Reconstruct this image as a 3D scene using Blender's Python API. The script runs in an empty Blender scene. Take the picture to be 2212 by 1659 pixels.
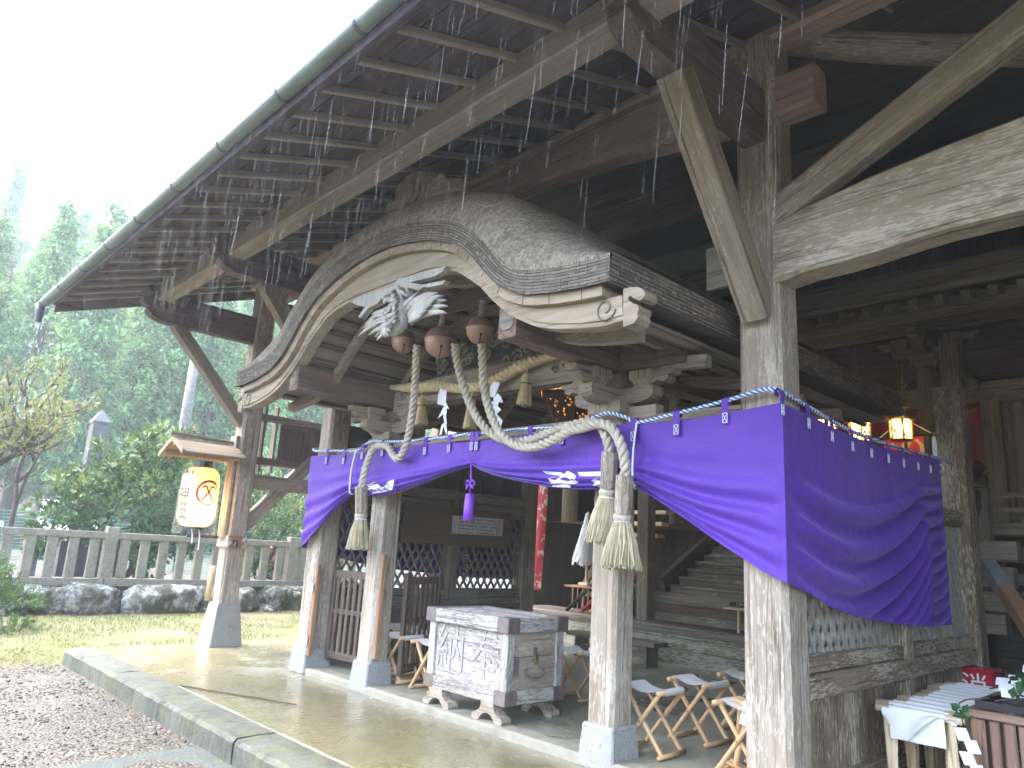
EXPOSURE, HAZE, RAIN_N = 3.6, 0.0021, 1300
import bpy, bmesh, math, random
import numpy as np
from mathutils import Vector, Matrix, noise as mnoise
random.seed(7); np.random.seed(7)
S = bpy.context.scene
COL = S.collection
V = Vector
rad = math.radians
pi = math.pi

# ---------------------------------------------------------------- camera (solved from the vanishing points)
FPX, IW, IH = 1567.07, 2212.0, 1659.0
YAW, PITCH, ROLL = -0.8150279, 0.2245516, 0.0560945
CAM = V((0, 0, 1.36))
_f = V((math.sin(YAW)*math.cos(PITCH), math.cos(YAW)*math.cos(PITCH), math.sin(PITCH)))
_r = V((math.cos(YAW), -math.sin(YAW), 0))
_u = _r.cross(_f)
_R = _r*math.cos(ROLL) + _u*math.sin(ROLL)
_U = -_r*math.sin(ROLL) + _u*math.cos(ROLL)
cd = bpy.data.cameras.new('camera')
cam = bpy.data.objects.new('camera', cd); COL.objects.link(cam)
cd.sensor_width = 36; cd.lens = FPX/IW*36; cd.clip_start = 0.05; cd.clip_end = 2000
M = Matrix(((_R.x, _U.x, -_f.x, CAM.x), (_R.y, _U.y, -_f.y, CAM.y), (_R.z, _U.z, -_f.z, CAM.z), (0, 0, 0, 1)))
cam.matrix_world = M
S.camera = cam

def ray(x, y):
    return (_f*FPX + _R*(x-IW/2) - _U*(y-IH/2)).normalized()
def at(p, X=None, Y=None, Z=None):
    """world point under a point of the photograph (2212 px wide) on a known plane"""
    d = ray(*p)
    t = ((X-CAM.x)/d.x) if X is not None else ((Y-CAM.y)/d.y) if Y is not None else ((Z-CAM.z)/d.z)
    return CAM + d*t
def zm(x0, y0, x1, w):
    s = (x1-x0)/w
    return lambda x, y: ((x0+x*s)/1.82278, (y0+y*s)/1.82278)
z1 = zm(0,600,1300,2212); z2 = zm(0,1500,1300,2212); z5 = zm(1100,1500,2400,2212); z6 = zm(1100,2049,2400,2212)
b2 = zm(2000,800,3000,1843); b3 = zm(2000,1400,3100,1825); b4 = zm(2200,2100,3200,1795); b5 = zm(2800,900,4032,2212)
b6 = zm(2900,1500,4032,2087); b7 = zm(3000,2200,4032,2078)
cM = zm(1480,1250,2280,1896); cT = zm(1300,640,2000,1936); z4 = zm(900,600,2200,2212)

# ---------------------------------------------------------------- node helpers
class G:
    def __init__(s, name):
        s.m = bpy.data.materials.new(name); s.m.use_nodes = True
        s.nt = s.m.node_tree; s.nt.nodes.clear()
        s.out = s.nt.nodes.new('ShaderNodeOutputMaterial')
        s.b = s.nt.nodes.new('ShaderNodeBsdfPrincipled')
        s.nt.links.new(s.b.outputs[0], s.out.inputs[0])
    def link(s, v, sock):
        if isinstance(v, bpy.types.NodeSocket): s.nt.links.new(v, sock)
        elif isinstance(v, (tuple, list)) and len(v) == 3 and sock.type == 'RGBA': sock.default_value = (*v, 1)
        else: sock.default_value = v
    def n(s, typ, ins=None, **at_):
        nd = s.nt.nodes.new('ShaderNode'+typ)
        for k, v in at_.items(): setattr(nd, k, v)
        for k, v in (ins or {}).items(): s.link(v, nd.inputs[k])
        return nd
    def obj(s, scale=(1,1,1), rnd=True):
        c = s.n('TexCoord').outputs['Object']
        if rnd:
            r = s.n('ObjectInfo').outputs['Random']
            k = s.n('VectorMath', {0: r, 1: (53.1, 31.7, 17.3)}, operation='MULTIPLY').outputs[0]
            c = s.n('VectorMath', {0: c, 1: k}, operation='ADD').outputs[0]
        return s.scale(c, scale)
    def scale(s, c, scale):
        return s.n('VectorMath', {0: c, 1: scale}, operation='MULTIPLY').outputs[0]
    def world(s, scale=(1,1,1)):
        return s.scale(s.n('NewGeometry').outputs['Position'], scale)
    def noise(s, vec, scale=1., detail=4., rough=.55, dist=0.):
        return s.n('TexNoise', {'Vector': vec, 'Scale': scale, 'Detail': detail, 'Roughness': rough, 'Distortion': dist}).outputs['Fac']
    def vor(s, vec, scale=1., feature='F1', out='Distance'):
        return s.n('TexVoronoi', {'Vector': vec, 'Scale': scale}, feature=feature).outputs[out]
    def ramp(s, fac, stops):
        nd = s.n('ValToRGB', {0: fac}); e = nd.color_ramp.elements
        while len(e) < len(stops): e.new(.5)
        for q, (p, c) in zip(e, stops):
            q.position = p; q.color = (c, c, c, 1) if isinstance(c, (int, float)) else (*c, 1)
        return nd.outputs[0]
    def mix(s, f, a, b, blend='MIX'):
        nd = s.n('Mix', data_type='RGBA', blend_type=blend)
        s.link(f, nd.inputs[0]); s.link(a, nd.inputs[6]); s.link(b, nd.inputs[7])
        return nd.outputs[2]
    def math(s, op, a, b=0., clamp=False):
        nd = s.n('Math', {0: a, 1: b}, operation=op); nd.use_clamp = clamp
        return nd.outputs[0]
    def bump(s, h, strength=.5, dist=.01):
        s.link(s.n('Bump', {'Height': h, 'Strength': strength, 'Distance': dist}).outputs[0], s.b.inputs['Normal'])
    def base(s, c, rough=.8, **kw):
        s.link(c, s.b.inputs['Base Color']); s.link(rough, s.b.inputs['Roughness'])
        for k, v in kw.items(): s.link(v, s.b.inputs[k.replace('_', ' ')])
        return s.m

_woods = {}
def wood(name, dark, mid, light, flake=None, amt=.5, axis='Z', fine=1., rough=.82, bump=.5, crack=.6, spec=.3):
    key = (name, axis)
    if key in _woods: return _woods[key]
    g = G(name+'_'+axis.lower())
    def st(across, along):
        a, l = across*fine, along*fine
        return {'X': (l,a,a), 'Y': (a,l,a), 'Z': (a,a,l)}[axis]
    o = g.obj()
    n1 = g.noise(g.scale(o, st(22, 1.3)), 1, 6, .65, .4)
    n2 = g.noise(g.scale(o, st(3.2, .9)), 1, 4, .6, .3)
    c = g.ramp(n1, [(.30, dark), (.5, mid), (.70, light)])
    c2 = g.ramp(n2, [(.3, dark), (.55, mid), (.75, light)])
    c = g.mix(.45, c, c2)
    h = n1
    if flake:
        f1 = g.noise(g.scale(o, st(75, 13)), 1, 5, .68, .5)
        f2 = g.noise(g.scale(o, st(4, 1.4)), 1, 4, .62)
        s_ = g.math('ADD', g.math('MULTIPLY', f1, .62), g.math('MULTIPLY', f2, .38))
        t = .62 - .2*amt
        fm = g.ramp(s_, [(t-.01, 0.), (t+.05, 1.)])
        c = g.mix(g.math('MULTIPLY', fm, .75), c, flake)
        h = g.math('ADD', n1, g.math('MULTIPLY', fm, .5))
    if crack:
        k = g.noise(g.scale(o, st(30, .7)), 1, 3, .5)
        km = g.ramp(k, [(.30, 1.), (.36, 0.)])
        c = g.mix(g.math('MULTIPLY', km, crack), c, tuple(x*.35 for x in dark))
        k2 = g.noise(g.scale(o, st(13, .28)), 1, 2, .45); km2 = g.ramp(k2, [(.488, 0.), (.497, 1.), (.503, 1.), (.512, 0.)])
        c = g.mix(g.math('MULTIPLY', km2, crack*.9), c, tuple(x*.25 for x in dark)); km = g.math('MAXIMUM', km, km2)
        h = g.math('SUBTRACT', h, g.math('MULTIPLY', km, .9))
    g.bump(h, bump, .006)
    _woods[key] = g.base(c, rough, Specular_IOR_Level=spec)
    return g.m

# weathered timber of the posts and front beams, driftwood grey with pale flakes
def W_POST(a='Z'): return wood('weathered_post_wood', (0.187,0.144,0.106), (0.332,0.272,0.210), (0.446,0.381,0.306), (0.530,0.475,0.398), .55, a)
def W_LATT(a='Z'): return wood('pale_lattice_wood', (.17,.155,.13), (.30,.285,.25), (.41,.395,.36), None, 0, a, crack=.3)
def W_WALL(a='Z'): return wood('brown_flaking_boards', (0.105,0.075,0.047), (0.198,0.148,0.099), (0.297,0.230,0.159), (0.506,0.445,0.344), .56, a)
def W_BLEACH(a='Z'): return wood('bleached_post_wood', (0.197,0.153,0.110), (0.353,0.292,0.225), (0.468,0.401,0.320), (0.550,0.505,0.426), .60, a)
def W_GREY(a='Z'): return wood('weathered_grey_wood', (0.145,0.109,0.077), (0.270,0.213,0.160), (0.373,0.307,0.238), (0.468,0.416,0.339), .30, a)
def W_PALE(a='Z'): return wood('silver_bleached_wood', (0.166,0.123,0.087), (0.326,0.260,0.189), (0.457,0.378,0.287), None, 0, a, crack=.35, bump=.35)
def W_ROOF(a='Z'): return wood('brown_roof_timber', (.075,.050,.050), (.145,.103,.098), (.215,.160,.145), None, 0, a, crack=.5)
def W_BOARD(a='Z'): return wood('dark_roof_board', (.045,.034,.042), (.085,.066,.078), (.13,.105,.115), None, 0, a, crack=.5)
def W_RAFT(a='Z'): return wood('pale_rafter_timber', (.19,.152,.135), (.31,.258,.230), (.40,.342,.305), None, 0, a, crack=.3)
def W_RED(a='Z'): return wood('reddish_beam_timber', (.085,.05,.038), (.165,.105,.082), (.25,.175,.14), (.33,.27,.23), .12, a, crack=.5)
def W_RED_LIT(a='Z'): return wood('bounce_lit_red_beam', (.25,.165,.135), (.42,.30,.255), (.54,.41,.36), (.58,.50,.45), .18, a, crack=.5)  # paler copy of the reddish timber; flare and bounce light put into its colour
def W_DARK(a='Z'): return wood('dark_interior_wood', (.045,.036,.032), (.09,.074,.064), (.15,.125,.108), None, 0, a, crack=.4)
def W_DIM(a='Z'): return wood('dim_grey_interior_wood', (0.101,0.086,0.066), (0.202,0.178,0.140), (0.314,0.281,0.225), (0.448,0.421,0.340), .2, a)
def W_PINE(a='Z'): return wood('fresh_pine', (.42,.25,.12), (.56,.36,.19), (.66,.46,.27), None, 0, a, crack=0, bump=.1, rough=.5)
def W_PINEP(a='Z'): return wood('pale_new_pine', (.50,.37,.22), (.66,.52,.34), (.74,.62,.44), None, 0, a, crack=0, bump=.1, rough=.55)
def W_ORNG(a='Z'): return wood('orange_new_timber', (.22,.12,.07), (.33,.195,.12), (.42,.27,.17), None, 0, a, crack=.3)
def W_GATE(a='Z'): return wood('gate_brown_wood', (.06,.04,.03), (.12,.085,.066), (.20,.15,.12), None, 0, a, crack=.5)
def W_FLAK(a='X'): return wood('lichen_flaked_board', (.085,.068,.048), (.15,.12,.09), (.22,.185,.14), (.47,.46,.40), .62, a)
def W_BOX(a='X'): return wood('chest_flaked_wood', (.15,.12,.10), (.27,.235,.205), (.37,.335,.305), (.54,.52,.49), .72, a)
def W_BROWN(a='X'): return wood('plywood_brown', (.12,.085,.055), (.155,.11,.072), (.19,.14,.095), None, 0, a, crack=0, bump=.08)

def simple(name, col, rough=.7, nscale=8., var=.25, bump=.0, **kw):
    g = G(name); o = g.obj()
    n = g.noise(o, nscale, 5, .6)
    c = g.ramp(n, [(.25, tuple(x*(1-var) for x in col)), (.75, tuple(min(1, x*(1+var)) for x in col))])
    if bump: g.bump(n, bump, .01)
    return g.base(c, rough, **kw)

def leafmat(name, cols, rough=.42, trans=.2):
    g = G(name)
    r = g.n('NewGeometry').outputs['Random Per Island']
    n = g.noise(g.world(), .9, 3)
    k = g.math('ADD', g.math('MULTIPLY', r, .65), g.math('MULTIPLY', n, .35))
    c = g.ramp(k, [(.12+.76*i/(len(cols)-1), q) for i, q in enumerate(cols)])
    g.base(c, rough, Specular_IOR_Level=.22)
    t = g.n('BsdfTranslucent', {'Color': g.mix(.5, c, (.35,.42,.08))})
    mx = g.n('MixShader', {0: trans, 1: g.b.outputs[0], 2: t.outputs[0]})
    g.nt.links.new(mx.outputs[0], g.out.inputs[0])
    return g.m

# ---------------------------------------------------------------- mesh helpers
def frame(z, up=V((0,0,1))):
    z = V(z).normalized()
    if abs(z.dot(up)) > .98: up = V((0,1,0)) if abs(z.y) < .9 else V((1,0,0))
    x = up.cross(z).normalized(); y = z.cross(x)
    return x, y, z

class MB:
    def __init__(s): s.v = []; s.f = []; s.mi = []; s.cur = 0
    def add(s, vs, fs):
        b = len(s.v); s.v += [V(p) for p in vs]
        for f in fs: s.f.append([b+i for i in f]); s.mi.append(s.cur)
        return s
    def box(s, c, d, rot=None, taper=1.):
        x, y, z = d[0]/2, d[1]/2, d[2]/2; t = taper
        vs = [V(p) for p in ((-x,-y,-z),(x,-y,-z),(x,y,-z),(-x,y,-z),(-x*t,-y*t,z),(x*t,-y*t,z),(x*t,y*t,z),(-x*t,y*t,z))]
        if rot is not None: vs = [rot @ p for p in vs]
        return s.add([p+V(c) for p in vs], [(0,3,2,1),(4,5,6,7),(0,1,5,4),(1,2,6,5),(2,3,7,6),(3,0,4,7)])
    def cbox(s, c, d, ch=.006, rot=None):
        """box with small chamfers on its vertical and horizontal edges"""
        x, y, z = d[0]/2, d[1]/2, d[2]/2
        def ring(zz, i): 
            a, b, k = x-i, y-i, ch
            return [(-a+k,-b,zz),(a-k,-b,zz),(a,-b+k,zz),(a,b-k,zz),(a-k,b,zz),(-a+k,b,zz),(-a,b-k,zz),(-a,-b+k,zz)]
        R = [ring(-z, ch), ring(-z+ch, 0), ring(z-ch, 0), ring(z, ch)]
        vs = [V(p) for r in R for p in r]
        if rot is not None: vs = [rot @ p for p in vs]
        fs = [tuple(range(7,-1,-1)), tuple(range(24,32))]
        for k in range(3):
            for i in range(8):
                j = (i+1) % 8; fs.append((k*8+i, k*8+j, k*8+8+j, k*8+8+i))
        return s.add([p+V(c) for p in vs], fs)
    def loft(s, rings, closed=True, cap=True):
        n = len(rings[0]); vs = [p for r in rings for p in r]; fs = []
        for k in range(len(rings)-1):
            for i in range(n if closed else n-1):
                j = (i+1) % n; fs.append((k*n+i, k*n+j, (k+1)*n+j, (k+1)*n+i))
        if cap and closed:
            fs.append(tuple(range(n-1,-1,-1))); fs.append(tuple(range((len(rings)-1)*n, len(rings)*n)))
        return s.add(vs, fs)
    def tube(s, path, r, n=8, cap=True, up=V((0,0,1))):
        path = [V(p) for p in path]; rings = []; m = len(path)
        px = None
        for i, p in enumerate(path):
            d = (path[min(i+1,m-1)]-path[max(i-1,0)]).normalized()
            if px is None: px, py, _ = frame(d, up)
            else:
                px = (px - d*px.dot(d)).normalized(); py = d.cross(px)
            rr = r[i] if isinstance(r, (list, tuple)) else r
            rings.append([p + (px*math.cos(a)+py*math.sin(a))*rr for a in [2*pi*k/n for k in range(n)]])
        return s.loft(rings, True, cap)
    def lathe(s, prof, o=(0,0,0), n=20, axis=(0,0,1), cap=True):
        x, y, z = frame(axis); o = V(o)
        rings = [[o + z*h + (x*math.cos(a)+y*math.sin(a))*r for a in [2*pi*k/n for k in range(n)]] for r, h in prof]
        return s.loft(rings, True, cap)
    def grid(s, fn, us, vs):
        b = [[V(fn(u, v)) for v in vs] for u in us]; nv = len(vs)
        return s.add([p for r in b for p in r], [(i*nv+j, (i+1)*nv+j, (i+1)*nv+j+1, i*nv+j+1) for i in range(len(us)-1) for j in range(nv-1)])
    def prism(s, poly, off):
        """planar outline (3-D points) pushed along off"""
        n = len(poly); off = V(off)
        vs = [V(p) for p in poly] + [V(p)+off for p in poly]
        fs = [tuple(range(n-1,-1,-1)), tuple(range(n, 2*n))] + [(i, (i+1)%n, n+(i+1)%n, n+i) for i in range(n)]
        return s.add(vs, fs)
    def beam(s, p0, p1, w, h, ch=.006, up=V((0,0,1)), seg=1, jit=0.):
        p0, p1 = V(p0), V(p1); x, y, z = frame(p1-p0, up); L = (p1-p0).length; rings = []
        for k in range(seg+1):
            a, b, c = w/2, h/2, ch
            q = [(-a+c,-b),(a-c,-b),(a,-b+c),(a,b-c),(a-c,b),(-a+c,b),(-a,b-c),(-a,-b+c)]
            rings.append([p0 + z*(L*k/seg) + x*(i+random.uniform(-jit,jit)) + y*(j+random.uniform(-jit,jit)) for i, j in q])
        return s.loft(rings)
    def rope(s, path, r, strands=3, pitch=.2, n=6, mats=None, fill=.56):
        path = resample(path, pitch/9); m = len(path); px = None; fr = []; L = 0
        for i, p in enumerate(path):
            d = (path[min(i+1,m-1)]-path[max(i-1,0)]).normalized()
            if px is None: px, py, _ = frame(d)
            else: px = (px-d*px.dot(d)).normalized(); py = d.cross(px)
            if i: L += (p-path[i-1]).length
            rr = r(i/(m-1)) if callable(r) else r
            fr.append((p, px.copy(), py.copy(), L, rr))
        for k in range(strands):
            if mats: s.cur = mats[k]
            pts = []; rs = []
            for p, x, y, l, rr in fr:
                a = 2*pi*(l/pitch + k/strands)
                pts.append(p + (x*math.cos(a)+y*math.sin(a))*rr*(.52 if strands < 4 else .6)); rs.append(rr*fill)
            s.tube(pts, rs, n)
        s.cur = 0
        return s

def resample(path, step):
    path = [V(p) for p in path]; out = [path[0].copy()]
    # Catmull-Rom through the points
    P = [path[0]*2-path[1]] + path + [path[-1]*2-path[-2]]
    dense = []
    for i in range(1, len(P)-2):
        for k in range(16):
            t = k/16; a, b, c, d = P[i-1], P[i], P[i+1], P[i+2]
            dense.append(.5*((2*b)+(c-a)*t+(2*a-5*b+4*c-d)*t*t+(-a+3*b-3*c+d)*t**3))
    dense.append(path[-1]); acc = 0
    for a, b in zip(dense, dense[1:]):
        acc += (b-a).length
        if acc >= step: out.append(b.copy()); acc = 0
    out.append(path[-1].copy())
    return out

def interp(x, pts):
    xs = [p[0] for p in pts]; ys = [p[1] for p in pts]
    return float(np.interp(x, xs, ys))

def link(o, parent=None):
    COL.objects.link(o)
    if parent is not None:
        bpy.context.view_layer.update() if False else None
        o.parent = parent; o.matrix_parent_inverse = parent.matrix_basis.inverted()
    return o

def build(mb, name, mats, parent=None, smooth=False, M=None, label=None):
    me = bpy.data.meshes.new(name)
    vs = mb.v
    if M is not None:
        Mi = M.inverted(); vs = [Mi @ p for p in vs]
    me.from_pydata([tuple(p) for p in vs], [], mb.f)
    for m in (mats if isinstance(mats, (list, tuple)) else [mats]): me.materials.append(m)
    if len(me.materials) > 1: me.polygons.foreach_set('material_index', mb.mi)
    if smooth: me.polygons.foreach_set('use_smooth', [True]*len(mb.f))
    me.update()
    o = bpy.data.objects.new(name, me)
    if M is not None: o.matrix_basis = M
    link(o, parent)
    if label: o['label'] = label
    return o

def thing(name, label, cat, loc=(0,0,0), group=None):
    o = bpy.data.objects.new(name, None); o.empty_display_size = .1; o.location = loc
    o.matrix_basis = Matrix.Translation(V(loc)); COL.objects.link(o)
    return tag(o, label, cat, group)
def tag(o, label, cat, group=None):
    o['label'] = label; o['category'] = cat
    if group: o['group'] = group
    return o
def struct(o): o['kind'] = 'structure'; return o
def stuff(o, label=None, cat=None):
    o['kind'] = 'stuff'
    if label: o['label'] = label; o['category'] = cat
    return o

def beam(name, p0, p1, w, h, mat, parent, up=V((0,0,1)), ch=.008, jit=.0015, taper=None):
    """a timber with its own local frame (local Z along the grain)"""
    p0, p1 = V(p0), V(p1); x, y, z = frame(p1-p0, up); L = (p1-p0).length
    mb = MB(); seg = max(1, int(L/.25)); mb.beam((0,0,0), (0,0,L), w, h, ch, V((0,1,0)), seg, jit)
    # mb.beam frame for z axis: x = up x z
    Mx = Matrix(((x.x,y.x,z.x,p0.x),(x.y,y.y,z.y,p0.y),(x.z,y.z,z.z,p0.z),(0,0,0,1)))
    me_v = mb.v
    if taper:
        me_v = [V((p.x*(1+(taper-1)*p.z/L), p.y*(1+(taper-1)*p.z/L), p.z)) for p in me_v]
    me = bpy.data.meshes.new(name); me.from_pydata([tuple(p) for p in me_v], [], mb.f)
    me.materials.append(mat); o = bpy.data.objects.new(name, me); o.matrix_basis = Mx
    return link(o, parent)

def kids(o): return [c for c in bpy.data.objects if c.parent == o]
def dup(root, loc, rotz=0., label=None, children=None):
    """copy a thing with its parts; children is a cached tree"""
    r = root.copy(); COL.objects.link(r)
    r.matrix_basis = Matrix.Translation(V(loc)) @ Matrix.Rotation(rotz, 4, 'Z')
    if label: r['label'] = label
    def rec(src, dst):
        for c in kids(src):
            d = c.copy(); COL.objects.link(d); d.parent = dst; rec(c, d)
    rec(root, r)
    return r

def text_mesh(s, size, depth=.0, bold=.012):
    cu = bpy.data.curves.new('t', 'FONT'); cu.body = s; cu.size = size; cu.extrude = depth
    cu.offset = size*bold; cu.align_x = 'CENTER'; cu.align_y = 'CENTER'; cu.resolution_u = 3
    o = bpy.data.objects.new('t', cu); COL.objects.link(o)
    dg = bpy.context.evaluated_depsgraph_get()
    me = bpy.data.meshes.new_from_object(o.evaluated_get(dg))
    vs = [v.co.copy() for v in me.vertices]; fs = [tuple(p.vertices) for p in me.polygons]
    bpy.data.objects.remove(o); bpy.data.curves.remove(cu); bpy.data.meshes.remove(me)
    return vs, fs
# ---------------------------------------------------------------- world and light: bright rain-day overcast
SUN_EL, SUN_AZ = rad(58), rad(236)
w = bpy.data.worlds.new('World'); S.world = w; w.use_nodes = True
nt = w.node_tree; nt.nodes.clear()
sky = nt.nodes.new('ShaderNodeTexSky'); sky.sky_type = 'NISHITA'; sky.sun_disc = False
sky.sun_elevation = SUN_EL; sky.sun_rotation = SUN_AZ; sky.dust_density = 4; sky.air_density = 1.0; sky.ozone_density = 1.8
bg = nt.nodes.new('ShaderNodeBackground'); bg.inputs[1].default_value = .15
wo = nt.nodes.new('ShaderNodeOutputWorld')
nt.links.new(sky.outputs[0], bg.inputs[0]); nt.links.new(bg.outputs[0], wo.inputs[0])
sl = bpy.data.lights.new('sun', 'SUN'); sl.energy = .85; sl.angle = rad(40); sl.color = (1, .985, .96)
so = bpy.data.objects.new('sun', sl); COL.objects.link(so)
sd = V((math.sin(SUN_AZ)*math.cos(SUN_EL), math.cos(SUN_AZ)*math.cos(SUN_EL), math.sin(SUN_EL)))   # towards the sun
so.rotation_euler = sd.to_track_quat('Z', 'Y').to_euler(); so.location = (0, 0, 30)
S.view_settings.view_transform = 'Standard'; S.view_settings.look = 'None'
S.view_settings.exposure = EXPOSURE; S.view_settings.gamma = 1
S.cycles.use_denoising = True
try: S.cycles.denoiser = 'OPENIMAGEDENOISE'
except Exception: pass
S.cycles.max_bounces = 8; S.cycles.diffuse_bounces = 5; S.cycles.glossy_bounces = 3; S.cycles.transmission_bounces = 4
S.cycles.transparent_max_bounces = 12; S.cycles.volume_bounces = 1
S.cycles.sample_clamp_indirect = 6; S.cycles.caustics_reflective = False; S.cycles.caustics_refractive = False

# ---------------------------------------------------------------- ground materials
g = G('wet_gravel'); p = g.world()
c1 = g.vor(p, 42, out='Color'); d1 = g.vor(p, 42); n1 = g.noise(p, 1.3, 5, .65); n2 = g.noise(p, 9, 4, .6)
k = g.n('SeparateColor', {0: c1}).outputs[0]
c = g.ramp(k, [(0, (.023,.0185,.011)), (.45, (.048,.040,.026)), (.85, (.088,.076,.054)), (1, (.16,.145,.115))])
c = g.mix(g.ramp(n1, [(.42, 0.), (.62, .75)]), c, (.035,.028,.018)); c = g.mix(g.ramp(n2, [(.55, 0.), (.75, .5)]), c, (.08,.068,.045))
g.bump(g.math('ADD', g.math('MULTIPLY', d1, -.8), n2), .7, .02)
M_GRAVEL = g.base(c, g.ramp(n1, [(.35, .75), (.65, .42)]))
g = G('moss'); p = g.world()
n1 = g.noise(p, 1.1, 5, .6); n2 = g.noise(p, 26, 5, .7)
c = g.ramp(n2, [(.3, (.048,.060,.014)), (.5, (.110,.120,.032)), (.7, (.17,.168,.068))])
c = g.mix(g.ramp(n1, [(.42, 0.), (.62, .85)]), c, (.145,.122,.072)); g.bump(n2, .9, .03)
M_MOSS = g.base(c, .9)
g = G('wet_concrete'); p = g.world()
n1 = g.noise(p, .55, 5, .6, .3); n2 = g.noise(p, 2.6, 6, .68); n3 = g.noise(p, 60, 3, .7)
c = g.ramp(n1, [(.32, (.115,.100,.045)), (.5, (.168,.148,.080)), (.68, (.135,.128,.050))])
c = g.mix(g.ramp(n2, [(.48, 0.), (.62, .75)]), c, (.080,.070,.032))
y_ = g.n('SeparateXYZ', {0: p})
edge = g.math('ADD', y_.outputs[1], g.math('MULTIPLY', g.math('SUBTRACT', n2, .5), 1.1))
c = g.mix(g.ramp(g.math('MULTIPLY', g.math('SUBTRACT', edge, 3.55), 1.6, True), [(.2, 0.), (.7, .8)]), c, (.27,.245,.175))
lft = g.math('ADD', y_.outputs[0], g.math('MULTIPLY', n1, 3.0))
c = g.mix(g.ramp(g.math('MULTIPLY', g.math('SUBTRACT', -5.4, lft), .55, True), [(.1, 0.), (.8, .55)]), c, (0.301,0.259,0.112))
c = g.mix(.25, c, g.ramp(n3, [(.3, (.08,.07,.055)), (.7, (.32,.30,.23))]))
g.bump(g.math('ADD', n3, g.math('MULTIPLY', n2, 1.5)), .12, .006)
M_CONC = g.base(c, g.ramp(g.math('ADD', g.math('MULTIPLY', n2, .6), g.math('MULTIPLY', n1, .4)), [(.36, .09), (.50, .22), (.62, .48)]), Specular_IOR_Level=.5)
g = G('damp_inner_floor'); p = g.world()
n1 = g.noise(p, .9, 5, .62, .4); n2 = g.noise(p, 5, 5, .6)
c = g.ramp(n1, [(.38, (.17,.175,.125)), (.55, (.32,.325,.245)), (.72, (.40,.40,.31))])
c = g.mix(.3, c, g.ramp(n2, [(.3, (.14,.14,.105)), (.7, (.37,.365,.29))])); g.bump(n2, .1, .004)
M_INNER = g.base(c, g.ramp(n1, [(.38, .22), (.62, .55)]))
def stone(name, lo, hi, spk=(.07,.07,.065), moss=.4, sc=70):
    g = G(name); p = g.obj()
    n1 = g.math('ADD', g.math('MULTIPLY', g.noise(p, 2.2, 5, .65), .6), g.math('MULTIPLY', g.noise(p, 14, 5, .7), .4)); n2 = g.noise(p, sc, 3, .7); n3 = g.noise(p, 6, 6, .7)
    c = g.ramp(n1, [(.36, lo), (.64, hi)])
    c = g.mix(g.ramp(n2, [(.58, 0.), (.66, .7)]), c, spk)
    c = g.mix(g.ramp(n2, [(.30, .5), (.38, 0.)]), c, tuple(min(1, x*1.7) for x in hi))
    if moss: c = g.mix(g.ramp(n3, [(.62-.14*moss, 0.), (.72, .85)]), c, (.10,.11,.045))
    g.bump(g.math('ADD', n2, g.math('MULTIPLY', n3, 2.)), .45, .012)
    return g.base(c, .78)
M_KERB = stone('mossy_kerb_granite', (.04,.045,.034), (.105,.112,.096), (.014,.015,.011), 1.1)
M_GRAN = stone('pale_granite', (.25,.255,.245), (.34,.345,.33), (.06,.062,.06), 0, 55)
M_FENCE = stone('lichen_fence_stone', (.17,.16,.115), (.28,.265,.205), (0.056,0.053,0.037), .55, 40)
M_MONU = stone('monument_stone', (0.120,0.112,0.112), (0.203,0.191,0.188), (0.060,0.060,0.060), .3, 50)
M_CPOST = stone('cast_concrete', (.20,.205,.19), (.28,.285,.265), (0.225,0.225,0.210), .12, 120)
M_SLAB = stone('wet_paving_stone', (.040,.052,.046), (.068,.082,.073), (.1,.11,.1), .1, 60)
g = G('boulder_rock'); p = g.obj()
n1 = g.noise(p, 3.2, 7, .68, 1.2); n2 = g.noise(p, 2.2, 5, .7); n3 = g.noise(p, 14, 4, .7)
n1 = g.math('ADD', g.math('MULTIPLY', n1, .6), g.math('MULTIPLY', g.noise(p, 12, 6, .75, .9), .4)); c = g.ramp(n1, [(.38, (0.025,0.027,0.022)), (.46, (0.137,0.144,0.133)), (.53, (0.360,0.367,0.346)), (.66, (0.504,0.504,0.475))])
c = g.mix(g.ramp(n2, [(.44, 0.), (.54, .95)]), c, (.035,.040,.014)); c = g.mix(g.ramp(n3, [(.58, 0.), (.68, .75)]), c, (.12,.13,.03))
g.bump(n1, .8, .05); M_ROCK = g.base(c, .8)
M_EARTH = simple('dark_earth', (.05,.042,.028), .95, 9, .5, .8)
M_STRAW = simple('straw_litter', (.27,.17,.085), .9, 30, .5, .6)

# ---------------------------------------------------------------- ground, kerb, platform
def terr(x, y):
    z = -.15
    d = -14.2 - x
    if d > 0: z = min(.36, -.15+d*3)
    h = -36 - x
    if h > 0: z += h*.31 + 0.0004*h*h
    z += (mnoise.noise(V((x*.11, y*.11, 0)))*1.6*min(1, max(0, h)/12))
    return z
def axis_pts(a, b, fine0, fine1, fs, cs):
    out = []; q = a
    while q < b: out.append(q); q += fs if fine0 <= q < fine1 else cs
    return out+[b]
mb = MB()
xs = axis_pts(-420, 380, -16, 6, .25, 6); xs = sorted(set(xs+[-14.2-.17*k for k in range(8)]+[-36.,-16.]))
mb.grid(lambda x, y: (x, y, (terr(x, y) if x > -125 else terr(-125, y)+ (-125-x)*.02) + (mnoise.noise(V((x*1.3, y*1.3, 3)))*.012 if -14 < x < 4 and y < 2.38 else 0)), xs, axis_pts(-380, 420, -4, 12, .4, 7))
struct(build(mb, 'ground', M_GRAVEL, smooth=True))
mb = MB()
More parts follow.
